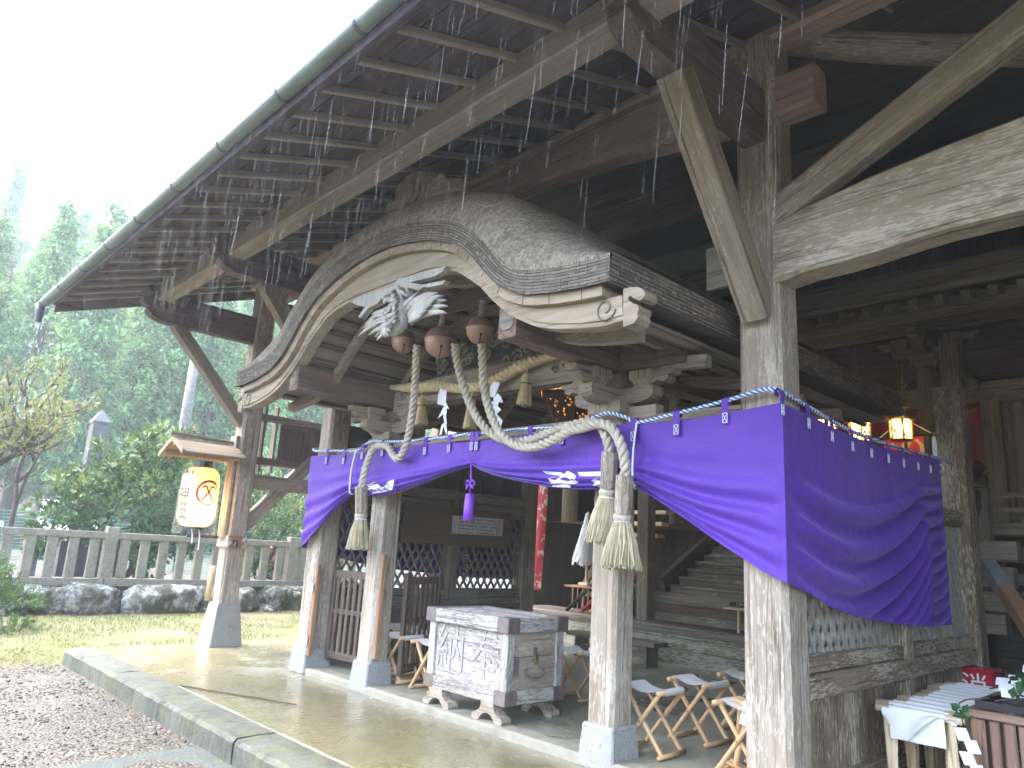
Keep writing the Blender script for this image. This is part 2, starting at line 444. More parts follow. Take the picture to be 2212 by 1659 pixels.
def lawn(x, y):
    e = min(1, max(0, (-9.6-x-.25*mnoise.noise(V((y*1.7, 0, 2))))/.7)) if y < 2.45 else 1
    return (x, y, -.165+.13*e**.6 + .018*mnoise.noise(V((x*2, y*2, 1))) + (-.02 if x > -9.7 else 0)*(y > 2.45))
mb.grid(lawn, [-14.4+.12*i for i in range(41)], [-9+.15*i for i in range(160)])
struct(build(mb, 'moss_lawn', M_MOSS, smooth=True))
mb = MB()
ys = [2.66+.13*i for i in range(60)]
def plat(x, y):
    xl = -9.62+.05*mnoise.noise(V((y*2, 5, 0))) - .25*max(0, min(1, (y-4.2)))
    return (xl+(4-xl)*x, y, .006*mnoise.noise(V((x*9, y, 7))))
mb.grid(plat, [(i/90) for i in range(91)], ys)
mb.grid(lambda u, v: (plat(0, u)[0], u, -.2+.2*v+plat(0,u)[2]*v), ys, (0, 1))
struct(build(mb, 'concrete_platform', M_CONC, smooth=True))
# crack across the slab
# kerb of dressed stones, each a little different
mb = MB(); x = -9.58; i = 0
for L in (.66, .42, .68, 1.2, 1.55, .95, 1.1, 1.3, .9, 1.2, 1.0):
    a, b = x+.006, x+L-.006; dy = random.uniform(-.012, .012); dz = random.uniform(-.006, .008)
    if i == 0: dy = .0
    n = max(10, int(L/.045))
    def kr(u):
        X = a+(b-a)*u; q = lambda s: .014*mnoise.noise(V((X*4, s*3.1, i)))+.009*mnoise.noise(V((X*17, s*7.7, i)))+.005*mnoise.noise(V((X*45, s*9.7, i)))
        z = .018+dz
        return [V((X, 2.40+dy+q(1), -.3)), V((X, 2.40+dy+q(2), z-.03)), V((X, 2.425+dy+q(3), z+q(4)*.4)), V((X, 2.56, z+.006+q(5)*.5)), V((X, 2.69+q(6), z+.002)), V((X, 2.70+q(6), -.3))]
    mb.loft([kr(k/n) for k in range(n+1)]); x += L; i += 1
struct(build(mb, 'kerb', M_KERB))
mb = MB()
def mort(u, v): return (u, 2.70+v*(.03+.022*mnoise.noise(V((u*3, 1, 0)))), .012+.004*mnoise.noise(V((u*6, v, 0))))
mb.grid(mort, [-7.0+.1*i for i in range(80)], (0, .5, 1)); struct(build(mb, 'kerb_joint', simple('pale_mortar', (.25,.235,.19), .8)))
mb = MB()
mb.grid(lambda x, y: (x, y, -.146+.003*mnoise.noise(V((x*2, y*2, 0)))), [-5.62+.2*i for i in range(29)], [-4+.2*i for i in range(32)]+[2.398])
struct(build(mb, 'stone_path', M_SLAB, smooth=True))
# raised floor inside the porch
FZ = .06
mb = MB(); n = 60
def edge_y(x): return 4.03+.014*mnoise.noise(V((x*1.6, 4, 0)))
mb.grid(lambda x, v: (x, edge_y(x)+[0, .0, .02, .14, .5][v] if v < 5 else (5.5+.75*(v-5)), [-.01, FZ-.015, FZ, FZ+.002, FZ+.002][v] if v < 5 else FZ+.002), [-7.42+.09*i for i in range(61)], list(range(11)))
struct(build(mb, 'porch_floor', M_INNER, smooth=False))
mb = MB()
mb.grid(lambda x, v: (x, edge_y(x)-.003+[0, 0, .025, .15][v], [-.02, FZ-.013, FZ+.004, FZ+.005][v]), [-7.0+.08*i for i in range(63)], list(range(4)))
struct(build(mb, 'porch_step', simple('worn_pale_concrete', (.27,.255,.20), .6, 6, .3, .25), smooth=False))
mb = MB(); mb.grid(lambda x, y: (x, y, .012), [-2.0, 0, 4], [4.4, 7, 10.5]); 
# thin crack lines of the platform
mb = MB(); pts = [V((-7.05+.17*i, 2.74+.075*i+.03*mnoise.noise(V((i*.7, 0, 0))), .0095)) for i in range(0, 8)]
for a, b in zip(pts, pts[1:]): mb.tube([a, b], .006, 4)
struct(build(mb, 'platform_crack', M_EARTH))

# loose stones, grass and litter
def pebble(mb, p, r, squash=.6):
    a = random.random()*6; vs = []
    for k in range(5):
        t = a+2*pi*k/5; q = r*random.uniform(.7, 1.2); vs.append(V((p[0]+math.cos(t)*q, p[1]+math.sin(t)*q, p[2]-.2*r)))
    top = len(mb.v)
    vs2 = [V((p[0]+(q.x-p[0])*.6, p[1]+(q.y-p[1])*.6, p[2]+r*squash)) for q in vs]
    mb.add(vs+vs2, [(4,3,2,1,0)[::-1], (5,6,7,8,9)] + [(i,(i+1)%5,5+(i+1)%5,5+i) for i in range(5)])
mb = MB()
for i in range(5200):
    x = random.uniform(-9.7, -4.6); y = 2.36 - abs(random.gauss(0, 1.1))
    if x > -5.7 : continue
    pebble(mb, (x, y, -.15), random.uniform(.004, .013)*(2 if random.random() < .03 else 1))
g = G('pebbles'); r_ = g.n('NewGeometry').outputs['Random Per Island']
M_PEB = g.base(g.ramp(r_, [(0, (.028,.022,.013)), (.5, (.056,.047,.031)), (.85, (.10,.086,.062)), (1, (.20,.18,.15))]), .6)
stuff(build(mb, 'gravel_stones', M_PEB), 'loose wet grey gravel stones along the kerb', 'gravel')
mb = MB()
for i in range(16000):
    x = random.uniform(-13.6, -9.75); y = random.uniform(-.5, 8.5)
    if random.random() < .25 and y < 2.3: x = random.uniform(-10.2, -9.3)
    if y > 2.4 and x > -9.75: continue
    if mnoise.noise(V((x*.9, y*.9, 0))) > .25: continue
    b = V(lawn(x, y)); h = random.uniform(.012, .05); t = random.random()*6; d = V((math.cos(t), math.sin(t), 0))*.005
    mb.add([b-d, b+d, b+V((random.uniform(-.02,.02), random.uniform(-.02,.02), h))], [(0,1,2)])
stuff(build(mb, 'short_grass', leafmat('short_grass', [(0.070,0.091,0.021), (0.133,0.147,0.042), (0.189,0.175,0.084)], .7, .2)), 'short yellow green moss and grass in front of the stone wall', 'grass')
mb = MB()
for i in range(2600):
    x = -13.55+abs(random.gauss(0, .22)); y = random.uniform(-.5, 9)
    if i % 4 == 0: x, y = random.gauss(-9.95, .45), 2.0+random.gauss(0, .35)
    z = max(lawn(x, y)[2] if x < -9.6 else -.15, -.15)+.01; t = random.random()*3.2; L = random.uniform(.03, .10)
    d = V((math.cos(t), math.sin(t), random.uniform(-.1, .25)))*L; s_ = d.cross(V((0,0,1))).normalized()*.004
    mb.add([V((x,y,z))-s_, V((x,y,z))+s_, V((x,y,z))+d], [(0,1,2)])
stuff(build(mb, 'dry_needles', M_STRAW), 'brown dry needles and twigs lying along the foot of the stone wall', 'litter')
# ---------------------------------------------------------------- stone wall and fence on the left (runs in depth)
WX = -13.9
sw = thing('stone_wall', 'low retaining wall of big mossy white veined boulders under the stone fence', 'wall', (WX, 4, -.15))
mb = MB(); mb.grid(lambda y, v: (WX+.05-.12*v, y, -.2+.6*v), [-3+.5*i for i in range(32)], (0, 1))
mb.grid(lambda y, v: (WX-.07-.6*v, y, .4), [-3+.5*i for i in range(32)], (0, 1)); build(mb, 'earth_backing', M_EARTH, sw)
def boulder(c, d, seed):
    bm = bmesh.new(); bmesh.ops.create_icosphere(bm, subdivisions=4, radius=1)
    for v in bm.verts:
        n = v.co.normalized(); o = V((seed*7.1, seed*3.3, 0))
        k = 1+.32*mnoise.noise(n*1.3+o)+.17*mnoise.noise(n*3.1+o)+.09*mnoise.noise(n*7+o)+.05*mnoise.noise(n*15+o)
        q = n*k; q = V([math.copysign(abs(t)**.72, t) for t in q])
        v.co = V((q.x*d[0], q.y*d[1], q.z*d[2]))
    mb = MB(); mb.v = [v.co+V(c) for v in bm.verts]; mb.f = [[v.index for v in f.verts] for f in bm.faces]; mb.mi = [0]*len(mb.f)
    bm.free(); return mb
ys = -2.2; i = 0
for (y, wd, z, h) in [(-1.6,1.2,.1,.5),(-.2,1.3,.12,.5),(1.1,1.1,.1,.48),(2.35,.85,.02,.30),(2.75,.9,.22,.30),(3.55,.95,.13,.50),(4.85,1.25,.11,.54),(4.28,.30,.02,.28),(5.62,.36,.16,.42),(5.95,.34,.02,.28),(5.9,.3,.28,.22),(6.32,.4,.12,.40),(6.95,.46,.17,.42),(6.75,.3,-.04,.22),(7.5,.52,.09,.46),(7.25,.3,.3,.2),(8.05,.44,.13,.44),(8.45,.4,.1,.40),(8.95,.6,.1,.46),(9.7,.8,.12,.5)]:
    b = boulder((WX+.08+random.uniform(-.05,.08), y, z), (.32, wd/2*1.13, h/2*1.26), i+1)
    build(b, 'boulder', M_ROCK, sw, smooth=True, M=Matrix.Translation(V((WX, y, z)))); i += 1
for (x, y, z, r, lb) in [(-13.35,5.75,-.10,.20,'pale rounded stone lying at the foot of the boulder wall left of the lantern post'),(-12.6,7.6,-.1,.11,'small pale stone on the moss right of the lantern post'),(-10.6,5.95,-.06,.10,'dark jagged stone on the moss behind the lantern post'),(-10.9,1.1,-.08,.16,'dark mossy stone at the left end of the gravel')]:
    b = boulder((x, y, z), (r, r*1.3, r*.75), int(x*10)); tag(build(b, 'stone', M_ROCK, smooth=True, M=Matrix.Translation(V((x,y,z)))), lb, 'stone')
fe = thing('stone_fence', 'pale lichen covered stone fence of square posts and rails on top of the boulder wall', 'fence', (WX-.1, 4, .4))
FX = WX-.12
def sbox(name, c, d, m, par, ch=.008):
    mb = MB(); mb.cbox((0,0,0), d, ch); return build(mb, name, m, par, M=None if 0 else Matrix.Translation(V(c))) if 0 else _sb(mb, name, c, m, par)
def _sb(mb, name, c, m, par):
    o = build(mb, name, m, par); o.matrix_basis = Matrix.Translation(V(c)); return o
for a, b in ((-3, .65), (.66, 3.88), (3.89, 7.2), (7.21, 11)):
    sbox('base_stone', (FX, (a+b)/2, .45), (.24, b-a-.006, .13), M_FENCE, fe)
for y in (.62, 3.92, 7.32): sbox('post', (FX, y, .94), (.18, .19, .86), M_FENCE, fe)
for a, b in ((-3, .535), (.705, 3.835), (4.005, 7.235), (7.405, 11)):
    sbox('rail', (FX, (a+b)/2, 1.225), (.13, b-a, .11), M_FENCE, fe)
    n = round((b-a)/.31); st = (b-a)/n
    for k in range(n):
        y = a+st*(k+.5)
        if y < -.8 or y > 9: continue
        sbox('picket', (FX+random.uniform(-.004,.004), y, .842), (.10, .145, .652), M_FENCE, fe)

# ---------------------------------------------------------------- plants
def leaf(mb, p, d, nrm, L, W, fold=.12):
    d = d.normalized(); s_ = d.cross(nrm)
    if s_.length < .01: s_ = d.orthogonal()
    s_.normalize(); n = s_.cross(d)
    mb.add([p, p+d*L*.5+s_*W-n*W*fold, p+d*L, p+d*L*.5-s_*W-n*W*fold], [(0,1,2,3)])
def rv(k=1.): 
    while 1:
        q = V((random.uniform(-1,1), random.uniform(-1,1), random.uniform(-1,1)))
        if .05 < q.length < 1: return q*k
M_BUSH = leafmat('bush_leaves', [(0.011,0.043,0.014), (0.024,0.080,0.025), (0.053,0.143,0.043), (0.116,0.244,0.070)], .45, .15)
M_YOUNG = leafmat('young_leaves', [(0.084,0.160,0.034), (0.143,0.218,0.050), (0.235,0.252,0.076)], .4, .25)
M_REDL = leafmat('red_leaf_tips', [(0.315,0.070,0.042), (0.406,0.140,0.084), (0.420,0.224,0.140)], .5, .35)
M_TWIG = simple('twig_bark', (.085,.062,.045), .9, 20, .4, .5)
M_TRUNK = simple('cedar_bark', (.12,.085,.065), .9, 14, .4, .7)
M_PALEBARK = simple('pale_dead_bark', (.17,.155,.135), .9, 12, .55, .8)

def bush(name, label, c, clumps, nleaf, L, gaps=.0, stems=6):
    t = thing(name, label, 'shrub', c); c = V(c)
    mb = MB(); my = MB(); mr = MB()
    for (dx, dy, dz, r) in clumps:
        o = c+V((dx, dy, dz)); sub = []
        for k in range(int(26*r*r)+10):
            q = rv().normalized(); sub.append(o+V((q.x, q.y, q.z*.85))*r*random.uniform(.75, 1.08))
        sub += [o+rv(r*.75) for _ in range(int(10*r*r)+4)]
        for s_ in sub:
            up = (s_-o).normalized(); tipy = random.random() < .16 and up.z > -.1
            m = my if tipy else mb
            for k in range(nleaf):
                p = s_+rv(.19*min(1, r))
                d = (p-s_).normalized()+up*.5+V((0,0,random.uniform(-.3,.5)))
                leaf(m, p, d, (up+V((0,0,.7))+rv(.6)).normalized(), L*random.uniform(.7,1.25), L*.24)
            if random.random() < .05 and up.z > -.2:
                for k in range(9): leaf(mr, s_+up*.14, rv()+up*.5, up, L*1.1, L*.2)
    nb_ = len(mb.v); mb.v += my.v; mb.f += [[nb_+i for i in f] for f in my.f]; mb.mi += [1]*len(my.f)
    build(mb, 'foliage', [M_BUSH, M_YOUNG], t)
    if mr.f: build(mr, 'red_leaves', M_REDL, t)
    ms = MB()
    for k in range(stems):
        b = c+V((random.uniform(-.3,.3), random.uniform(-.6,.6), 0)); q = random.choice(clumps); e = c+V(q[:3])
        m1 = b.lerp(e, .5)+rv(.2); ms.tube(resample([b, m1, e], .15), [.05-.03*j/20 for j in range(len(resample([b,m1,e],.15)))], 6)
    build(ms, 'stems', M_TWIG, t, smooth=True)
    return t
bush('photinia_bush', 'large glossy green bush with reddish leaf tips behind the stone fence, left of the lantern', (-16.0, 4.8, .36),
     [(0,0,1.1,.95),(0,-.85,1.35,.8),(.1,.9,1.2,.85),(0,-.15,2.3,.72),(0,.25,2.55,.62),(.1,.95,2.2,.7),(0,-.7,1.85,.6),(-.1,-1.3,1.2,.5),(.2,1.4,1.3,.6),(.1,.75,2.85,.34),(.3,.3,.75,.7),(0,1.35,2.5,.4),(.1,.4,1.7,.9),(-.1,-1.5,.75,.36)], 34, .115)
bush('evergreen_bush', 'dense round evergreen bush behind the stone fence, between the lantern post and the curtained post', (-15.8, 7.6, .36),
     [(0,0,1.15,.9),(.1,.75,1.1,.85),(0,-.75,1.1,.8),(0,.1,1.75,.7),(-.2,-.6,1.95,.55),(0,.8,1.7,.6),(0,-.3,.6,.6)], 30, .09)
bush('tall_shrub', 'yellow green shrub rising behind the side beams of the hall', (-18.5, 8.4, .36), [(0,0,1.9,.6),(0,.6,2.2,.5),(0,-.5,2.5,.45),(0,.1,2.9,.4),(0,1.0,1.6,.6)], 15, .10)

def juniper(name, label, c, clumps, n):
    t = thing(name, label, 'shrub', c); c = V(c); mb = MB()
    for (dx, dy, dz, r) in clumps:
        o = c+V((dx,dy,dz))
        for k in range(int(n*r*r)):
            q = rv().normalized(); q.z = abs(q.z)*.9-.15; s_ = o+q*r*random.uniform(.6,1.); dr = (q+V((0,0,.45))).normalized()
            for j in range(26):
                f = random.random(); p = s_+dr*.16*f+rv(.03)
                leaf(mb, p, dr+rv(.8), rv(), .055, .008)
    build(mb, 'foliage', leafmat(name+'_needles', [(0.010,0.041,0.012), (0.020,0.075,0.020), (0.048,0.122,0.031), (0.095,0.162,0.048)], .5, .2), t)
    ms = MB(); ms.tube([c, c+V((.05,.05,.25))], [.05,.03], 6); build(ms, 'stem', M_TWIG, t)

juniper('juniper_shrub', 'bright green juniper shrub at the left edge in front of the boulder wall', (-12.2, 1.75, -.08), [(0,0,.40,.50),(.1,.38,.34,.42),(0,-.6,.35,.5),(0,.05,.72,.36),(0,.62,.30,.26),(0,-1.2,.3,.5)], 330)
juniper('low_juniper', 'low spreading green juniper on the gravel edge at the left', (-11.5, 1.85, -.12), [(0,0,.08,.26),(.05,.33,.05,.2),(0,-.4,.10,.3),(0,.55,.03,.14)], 330)

def branchy(name, label, base, h, spread, n, leafm, L, nl, seed, trunk_r=.09, lean=(0,0), cat='tree'):
    random.seed(seed); t = thing(name, label, cat, base); mb = MB(); ml = MB(); base = V(base)
    def grow(p, d, L0, r, lev):
        pts = [p]; q = p; dd = d.copy()
        for k in range(5):
            dd = (dd+rv(.33)+V((0,0,.09))).normalized(); q = q+dd*L0/5; pts.append(q)
        mb.tube(pts, [r*(1-.13*k) for k in range(6)], 6 if lev < 2 else 4)
        if lev >= 3:
            for p_ in pts[1:]:
                for k in range(nl): leaf(ml, p_+rv(.12), rv()+V((0,0,-.2)), rv(), L*random.uniform(.6,1.2), L*.27)
            return
        for k in range(n):
            i = random.randint(2, 5); grow(pts[i], (dd*.55+rv(.9)*spread+V((0,0,.25))).normalized(), L0*random.uniform(.5,.72), r*.55, lev+1)
    grow(base, V((lean[0], lean[1], 1)).normalized(), h*.45, trunk_r, 0)
    build(mb, 'trunk', M_TWIG, t, smooth=True); build(ml, 'foliage', leafm, t)
    return t
M_AUT = leafmat('autumn_leaves', [(0.084,0.112,0.035), (0.140,0.161,0.056), (0.210,0.203,0.084), (0.210,0.140,0.063)], .5, .3)
branchy('cherry_tree', 'sparse cherry tree with yellowing leaves and dark bare branches at the left edge', (-15.4, 1.75, .36), 4.4, 1.25, 5, M_AUT, .10, 4, 11, .11, (0,.25))
branchy('young_tree', 'slender bare twigged young tree with few pale leaves behind the cherry tree', (-17.6, 3.0, .36), 5.0, .7, 4, M_AUT, .08, 2, 5, .07)

# cedars: drooping sprays around a straight trunk
def cedar_mesh(seed, H, R, dens=1.):
    random.seed(seed); mb = MB(); mt = MB()
    mt.tube([V((0,0,0)), V((.05,0,H*.5)), V((0,0,H*.97))], [H*.016, H*.011, .03], 8)
    z = H*.16
    while z < H:
        f = (z-H*.16)/(H*.84); r = R*(1-f)**.75*(.55+.45*min(1, f*5))+.15
        for k in range(max(3, int(7*dens*(1-f*.4)))):
            a = random.random()*2*pi; rr = r*random.uniform(.55, 1.15); d = V((math.cos(a), math.sin(a), 0))
            for s_ in range(int(3+rr*2.6)):
                fr = random.uniform(.2, 1.); c = d*rr*fr+V((0,0,z-.25*rr*fr*fr+random.uniform(-.1,.25)))
                c += V((-d.y, d.x, 0))*random.uniform(-.4,.4)*rr*.6
                for q in range(int(11*dens)):
                    p = c+rv(.42); leaf(mb, p, d*.5+rv(.8)+V((0,0,-.45)), rv()+V((0,0,.8)), random.uniform(.22,.5), random.uniform(.05,.10))
            if k % 3 == 0 and z > H*.12: mt.tube([V((0,0,z)), d*rr*.8+V((0,0,z-.12*rr))], [.035,.01], 4)
        z += H*.028
    return mb, mt
M_CED = [leafmat('cedar_green_a', [(0.033,0.101,0.042), (0.075,0.195,0.070), (0.151,0.313,0.101), (0.278,0.480,0.159)], .6, .2),
         leafmat('cedar_green_b', [(0.051,0.129,0.044), (0.120,0.259,0.075), (0.240,0.426,0.120), (0.407,0.590,0.203)], .6, .2)]
protos = []
for k, (sd, H, R) in enumerate([(21, 17, 2.9), (22, 15, 2.6), (23, 19, 3.1)]):
    a, b = cedar_mesh(sd, H, R)
    mf = bpy.data.meshes.new('foliage'); mf.from_pydata([tuple(p) for p in a.v], [], a.f); mf.materials.append(M_CED[k % 2])
    mt_ = bpy.data.meshes.new('trunk'); mt_.from_pydata([tuple(p) for p in b.v], [], b.f); mt_.materials.append(M_TRUNK)
    protos.append((mf, mt_))
def cedar(x, y, z, k, sc, rz, mats=None, lbl='tall green cedar in the misty wood on the hillside behind the fence', grp='cedars of the misty hillside'):
    t = thing('cedar_tree', lbl, 'tree', (x, y, z), grp)
    for nm, me in (('crown', protos[k][0]), ('trunk', protos[k][1])):
        o = bpy.data.objects.new(nm, me); COL.objects.link(o); o.parent = t
        o.matrix_basis = Matrix.Rotation(rz, 4, 'Z') @ Matrix.Diagonal((sc, sc, sc*random.uniform(.92,1.08), 1))
    return t
random.seed(99)
for row, (X, n, y0, y1, s0) in enumerate([(-37, 9, 4.0, 25, .80), (-43, 9, 3, 31, .82), (-50, 10, 2, 37, .85), (-60, 11, 2, 44, .88), (-72, 12, 2, 54, .9), (-86, 13, 1, 66, .9), (-102, 13, 0, 80, .9), (-120, 14, -2, 95, .9)]):
    for i in range(n):
        x = X+random.uniform(-2.5, 2.5); y = y0+(y1-y0)*(i+random.uniform(.1,.9))/n
        if row == 0: pass
        cedar(x, y, terr(x, y)-.2, random.randrange(3), s0*random.uniform(.8, 1.15), random.random()*6)
# pale dead trunk
dt = thing('dead_tree', 'bare pale dead tree trunk standing behind the big bush', 'tree', (-21, 8.0, .3))
p0 = at((398, 925), X=-21); p1 = at((421, 775), X=-21)
mb = MB(); d = (p1-p0); mb.tube([p0-d*1.1, p0, p1], [.17, .15, .12], 9); build(mb, 'trunk', M_PALEBARK, dt, smooth=True)
# far misty mountain
mb = MB()
def mount(u, v):
    x = -150-160*u; y = -60+300*v
    z = terr(-125, y)+ 4 + 88*math.sin(min(1, u*1.25)*pi/2)*(.62+.38*math.cos((v-.12)*5))+5*mnoise.noise(V((x*.03, y*.03, 0)))+2.2*mnoise.noise(V((x*.15, y*.15, 0)))
    return (x, y, z-10 if u > 0 else 30)
mb.grid(mount, [i/40 for i in range(41)], [i/70 for i in range(71)])
struct(build(mb, 'mountain', simple('far_forest_slope', (.045,.085,.035), .95, .25, .5, .9), smooth=True))
mb = MB(); random.seed(4)
for i in range(2600):
    u, v = random.uniform(.02, .85), random.uniform(.1, .85); p = V(mount(u, v)); h = random.uniform(9, 15); r = random.uniform(2., 3.4)
    for q in range(6):
        c = p+V((random.uniform(-.5,.5)*r, random.uniform(-.5,.5)*r, h*(.15+.14*q))); rr = r*(1-q*.13)
        for j in range(5): 
            a = random.random()*6.3; leaf(mb, c, V((math.cos(a), math.sin(a), -.25)), V((0,0,1))+rv(.7), rr*1.3, rr*.5)
stuff(build(mb, 'distant_forest', M_CED[0]), 'distant forest fading into mist on the mountain slope', 'forest')

# ---------------------------------------------------------------- things behind the fence
mo = thing('stone_monument', 'tall square stone monument with a pyramid cap behind the bush', 'monument', (-17.2, 3.95, .36))
pt = at((222, 884), X=-17.2); yb = pt.y; zt = pt.z
mb = MB(); mb.box((-17.2, yb, (.36+zt-.31)/2), (.34, .34, zt-.67), taper=.93); build(mb, 'shaft', M_MONU, mo)
mb = MB(); mb.lathe([(.245, zt-.32), (.245, zt-.28), (.005, zt)], (-17.2, yb, 0), 4, cap=True); 
for i in range(len(mb.v)):
    p = mb.v[i]-V((-17.2, yb, 0)); a = pi/4; mb.v[i] = V((-17.2, yb, 0))+V((p.x*math.cos(a)-p.y*math.sin(a), p.x*math.sin(a)+p.y*math.cos(a), p.z))
build(mb, 'cap', M_MONU, mo)
mb = MB(); mb.box((-17.2, yb, .70), (.72, .78, .7)); build(mb, 'plinth', stone('dark_monument_base', (.07,.075,.08), (.12,.125,.13), moss=.2), mo)
tag(sbox('stone_marker', (-17.0, 4.25-.9, .85), (.22, .26, 1.0), M_MONU, None), 'short plain stone marker beside the tall monument', 'monument')
tag(sbox('stone_block', (-16.8, yb+.62, .72), (.4, .38, .7), M_MONU, None), 'dark square stone block behind the pickets beside the tall monument', 'monument')
wf = thing('wire_fence', 'green wire mesh fence behind the stone fence', 'fence', (-19.5, 5, .3))
M_GRN = simple('green_wire', (.05,.30,.22), .5)
mb = MB()
for k in range(17): mb.tube([V((-19.5, -1, .4+.075*k)), V((-19.5, 14, .4+.075*k))], .007, 4)
for k in range(110): mb.tube([V((-19.5, -1+.136*k, .35)), V((-19.5, -1+.136*k, 1.62))], .004, 3)
build(mb, 'wire_mesh', M_GRN, wf)
for k in range(8):
    mb = MB(); mb.tube([V((-19.5, -1+2*k, .2)), V((-19.5, -1+2*k, 1.75))], .03, 8); build(mb, 'post', M_GRN, wf)
tk = thing('red_tank', 'reddish brown tank with a conical lid behind the fence pickets', 'tank', (-17.4, 8.55, .36))
M_TANK = simple('red_brown_plastic', (.30,.075,.045), .5, 5, .15)
pc = at((607, 1190), X=-17.4)
mb = MB(); mb.lathe([(.42, .36), (.44, .45), (.44, 1.02), (.42, 1.07)], (-17.4, pc.y, 0), 24); build(mb, 'body', M_TANK, tk, True)
mb = MB(); mb.lathe([(.46, 1.05), (.46, 1.09), (.1, 1.25), (.06, 1.27)], (-17.4, pc.y, 0), 24); build(mb, 'lid', M_TANK, tk)

# parked cars beyond the wire fence
M_CARW = simple('white_car_paint', (.62,.63,.64), .25, 2, .02); M_GLASS = simple('car_glass', (.03,.04,.05), .08, 2, .05); M_TYRE = simple('tyre_rubber', (.03,.03,.03), .9)
M_CHR = simple('car_grey_trim', (.35,.36,.38), .35, 4, .1)
def car(loc, rz, label, h):
    t = thing('parked_car', label, 'car', (0,0,0), 'white cars parked beyond the fence')
    prof = [(-2.05,.35),(-2.1,.62),(-2.0,.86),(-1.15,.98),(-.55,h-.08),(.1,h),(1.25,h-.03),(1.75,h-.28),(2.0,.95),(2.05,.55),(2.0,.35)]
    mb = MB(); mb.loft([[V((-.82*k, x, z)) for x, z in prof] for k in ()] or [[V((s*(.84 if z < 1.0 else .68), x, z)) for x, z in prof] for s in (-1, -.96, .96, 1)])
    build(mb, 'body', M_CARW, t)
    for s in (-1, 1):
        mb = MB(); mb.add([V((s*(.845 if z < 1.03 else .70)+s*.004, x, z)) for x, z in ((-1.0,1.02),(-.5,h-.14),(.35,h-.08),(.35,1.02))], [(0,1,2,3)])
        mb.add([V((s*(.845 if z < 1.03 else .70)+s*.004, x, z)) for x, z in ((.42,1.02),(.42,h-.08),(1.2,h-.11),(1.65,1.02))], [(0,1,2,3)]); build(mb, 'side_window', M_GLASS, t)
        for y in (-1.3, 1.3):
            mb = MB(); mb.lathe([(.2,-.09),(.31,-.1),(.32,.1),(.2,.09)], (s*.78, y, .32), 18, (1,0,0)); wh = build(mb, 'wheel', M_TYRE, t)
            mb = MB(); mb.lathe([(.19,-.105),(.19,.105)], (s*.78, y, .32), 14, (1,0,0)); build(mb, 'rim', M_CHR, wh)
        mb = MB(); mb.box((s*.6, -2.06, .68), (.3,.06,.13)); build(mb, 'headlight', M_CHR, t)
    mb = MB(); mb.add([V((-.62,-1.10,1.015)),V((.62,-1.10,1.015)),V((.55,-.58,h-.085)),V((-.55,-.58,h-.085))], [(0,1,2,3)]); 
    mb.v = [p+V((0,-.012,.008)) for p in mb.v]; build(mb, 'windscreen', M_GLASS, t)
    t.matrix_basis = Matrix.Translation(V(loc)) @ Matrix.Rotation(rz, 4, 'Z')
    return t
car((-25.5, 3.2, .36), rad(75), 'white parked car nearest the cherry tree trunk beyond the fence', 1.5)
car((-26.5, 6.0, .36), rad(82), 'white parked van roof showing between the tree and the monument', 1.75)
# ---------------------------------------------------------------- outer shelter: the big roof over the hall
PXS = (-9.42, -7.30, -2.09)
sh = thing('shelter_roof', 'big timber shelter with a deep raftered eave, weathered posts, bracket arms and struts in front of the shrine', 'building', (-4.7, 4.15, 0))
SL = .352
def rz(y): return 4.06+SL*(y-1.75)          # underside of the roof boards
PW = .235
# posts and their stone feet
def post(x, y, z0, z1, w_, mat=None, parent=sh, name='post'):
    o = beam(name, (x, y, z0), (x, y, z1), w_, w_, mat or W_POST(), parent, ch=w_*.11, up=V((0,1,0)), jit=.0025); return o
def plinth(x, y, w_, h, tp, m, parent=sh):
    mb = MB(); mb.cbox((0,0,0), (w_, w_, h), .012)
    for p in mb.v: 
        k = 1+(tp-1)*(p.z+h/2)/h; p.x *= k; p.y *= k
    o = build(mb, 'stone_foot', m, parent); o.matrix_basis = Matrix.Translation(V((x, y, h/2-.005))); return o
post(PXS[0], 4.08, .5, 4.86, .25); plinth(PXS[0], 4.08, .42, .52, .68, M_CPOST)
post(PXS[1], 4.17, .20, 4.86, .255); plinth(PXS[1], 4.17, .33, .25, .90, M_GRAN)
post(PXS[2], 4.17, .0, 4.86, .275)
for x in PXS[:2]:                            # rear posts carrying the beams on the left side
    post(x-.0, 7.3, 0, 5.95, .22)
# arms: two stacked timbers with shaped ends
def arm(x, z):
    for k, (za, zb, y0) in enumerate(((.16, .36, 2.50), (.0, .158, 2.60))):
        prof = [(y0+.05, za), (4.05, za), (4.05, zb), (y0+.02, zb), (y0, zb-.03), (y0+.03, zb-.08), (y0+.0, za+.07)] if k == 0 else \
               [(y0+.16, za), (4.05, za), (4.05, zb), (y0, zb), (y0-.02, zb-.05), (y0+.04, za+.045)]
        mb = MB(); mb.prism([V((x-.085+.01*k, y, z+zz)) for y, zz in prof], (.17-.02*k, 0, 0)); build(mb, 'bracket_arm', W_ROOF('Y'), sh)
for x, z in zip(PXS, (3.90, 4.02, 4.04)): arm(x, z)
# struts
beam('strut', (PXS[0], 2.95, 3.93), (PXS[0], 3.98, 2.80), .13, .15, W_GREY(), sh)
beam('strut', (PXS[1], 3.10, 4.05), (PXS[1], 4.07, 2.90), .13, .16, W_GREY(), sh)
beam('strut', (PXS[2]+.01, 3.10, 4.07), (PXS[2]+.01, 4.03, 2.86), .17, .17, W_GREY(), sh)
# eave purlin
beam('eave_purlin', (-9.62, 2.75, 4.275), (8.9, 2.75, 4.40), .19, .24, W_RAFT(), sh, ch=.012)
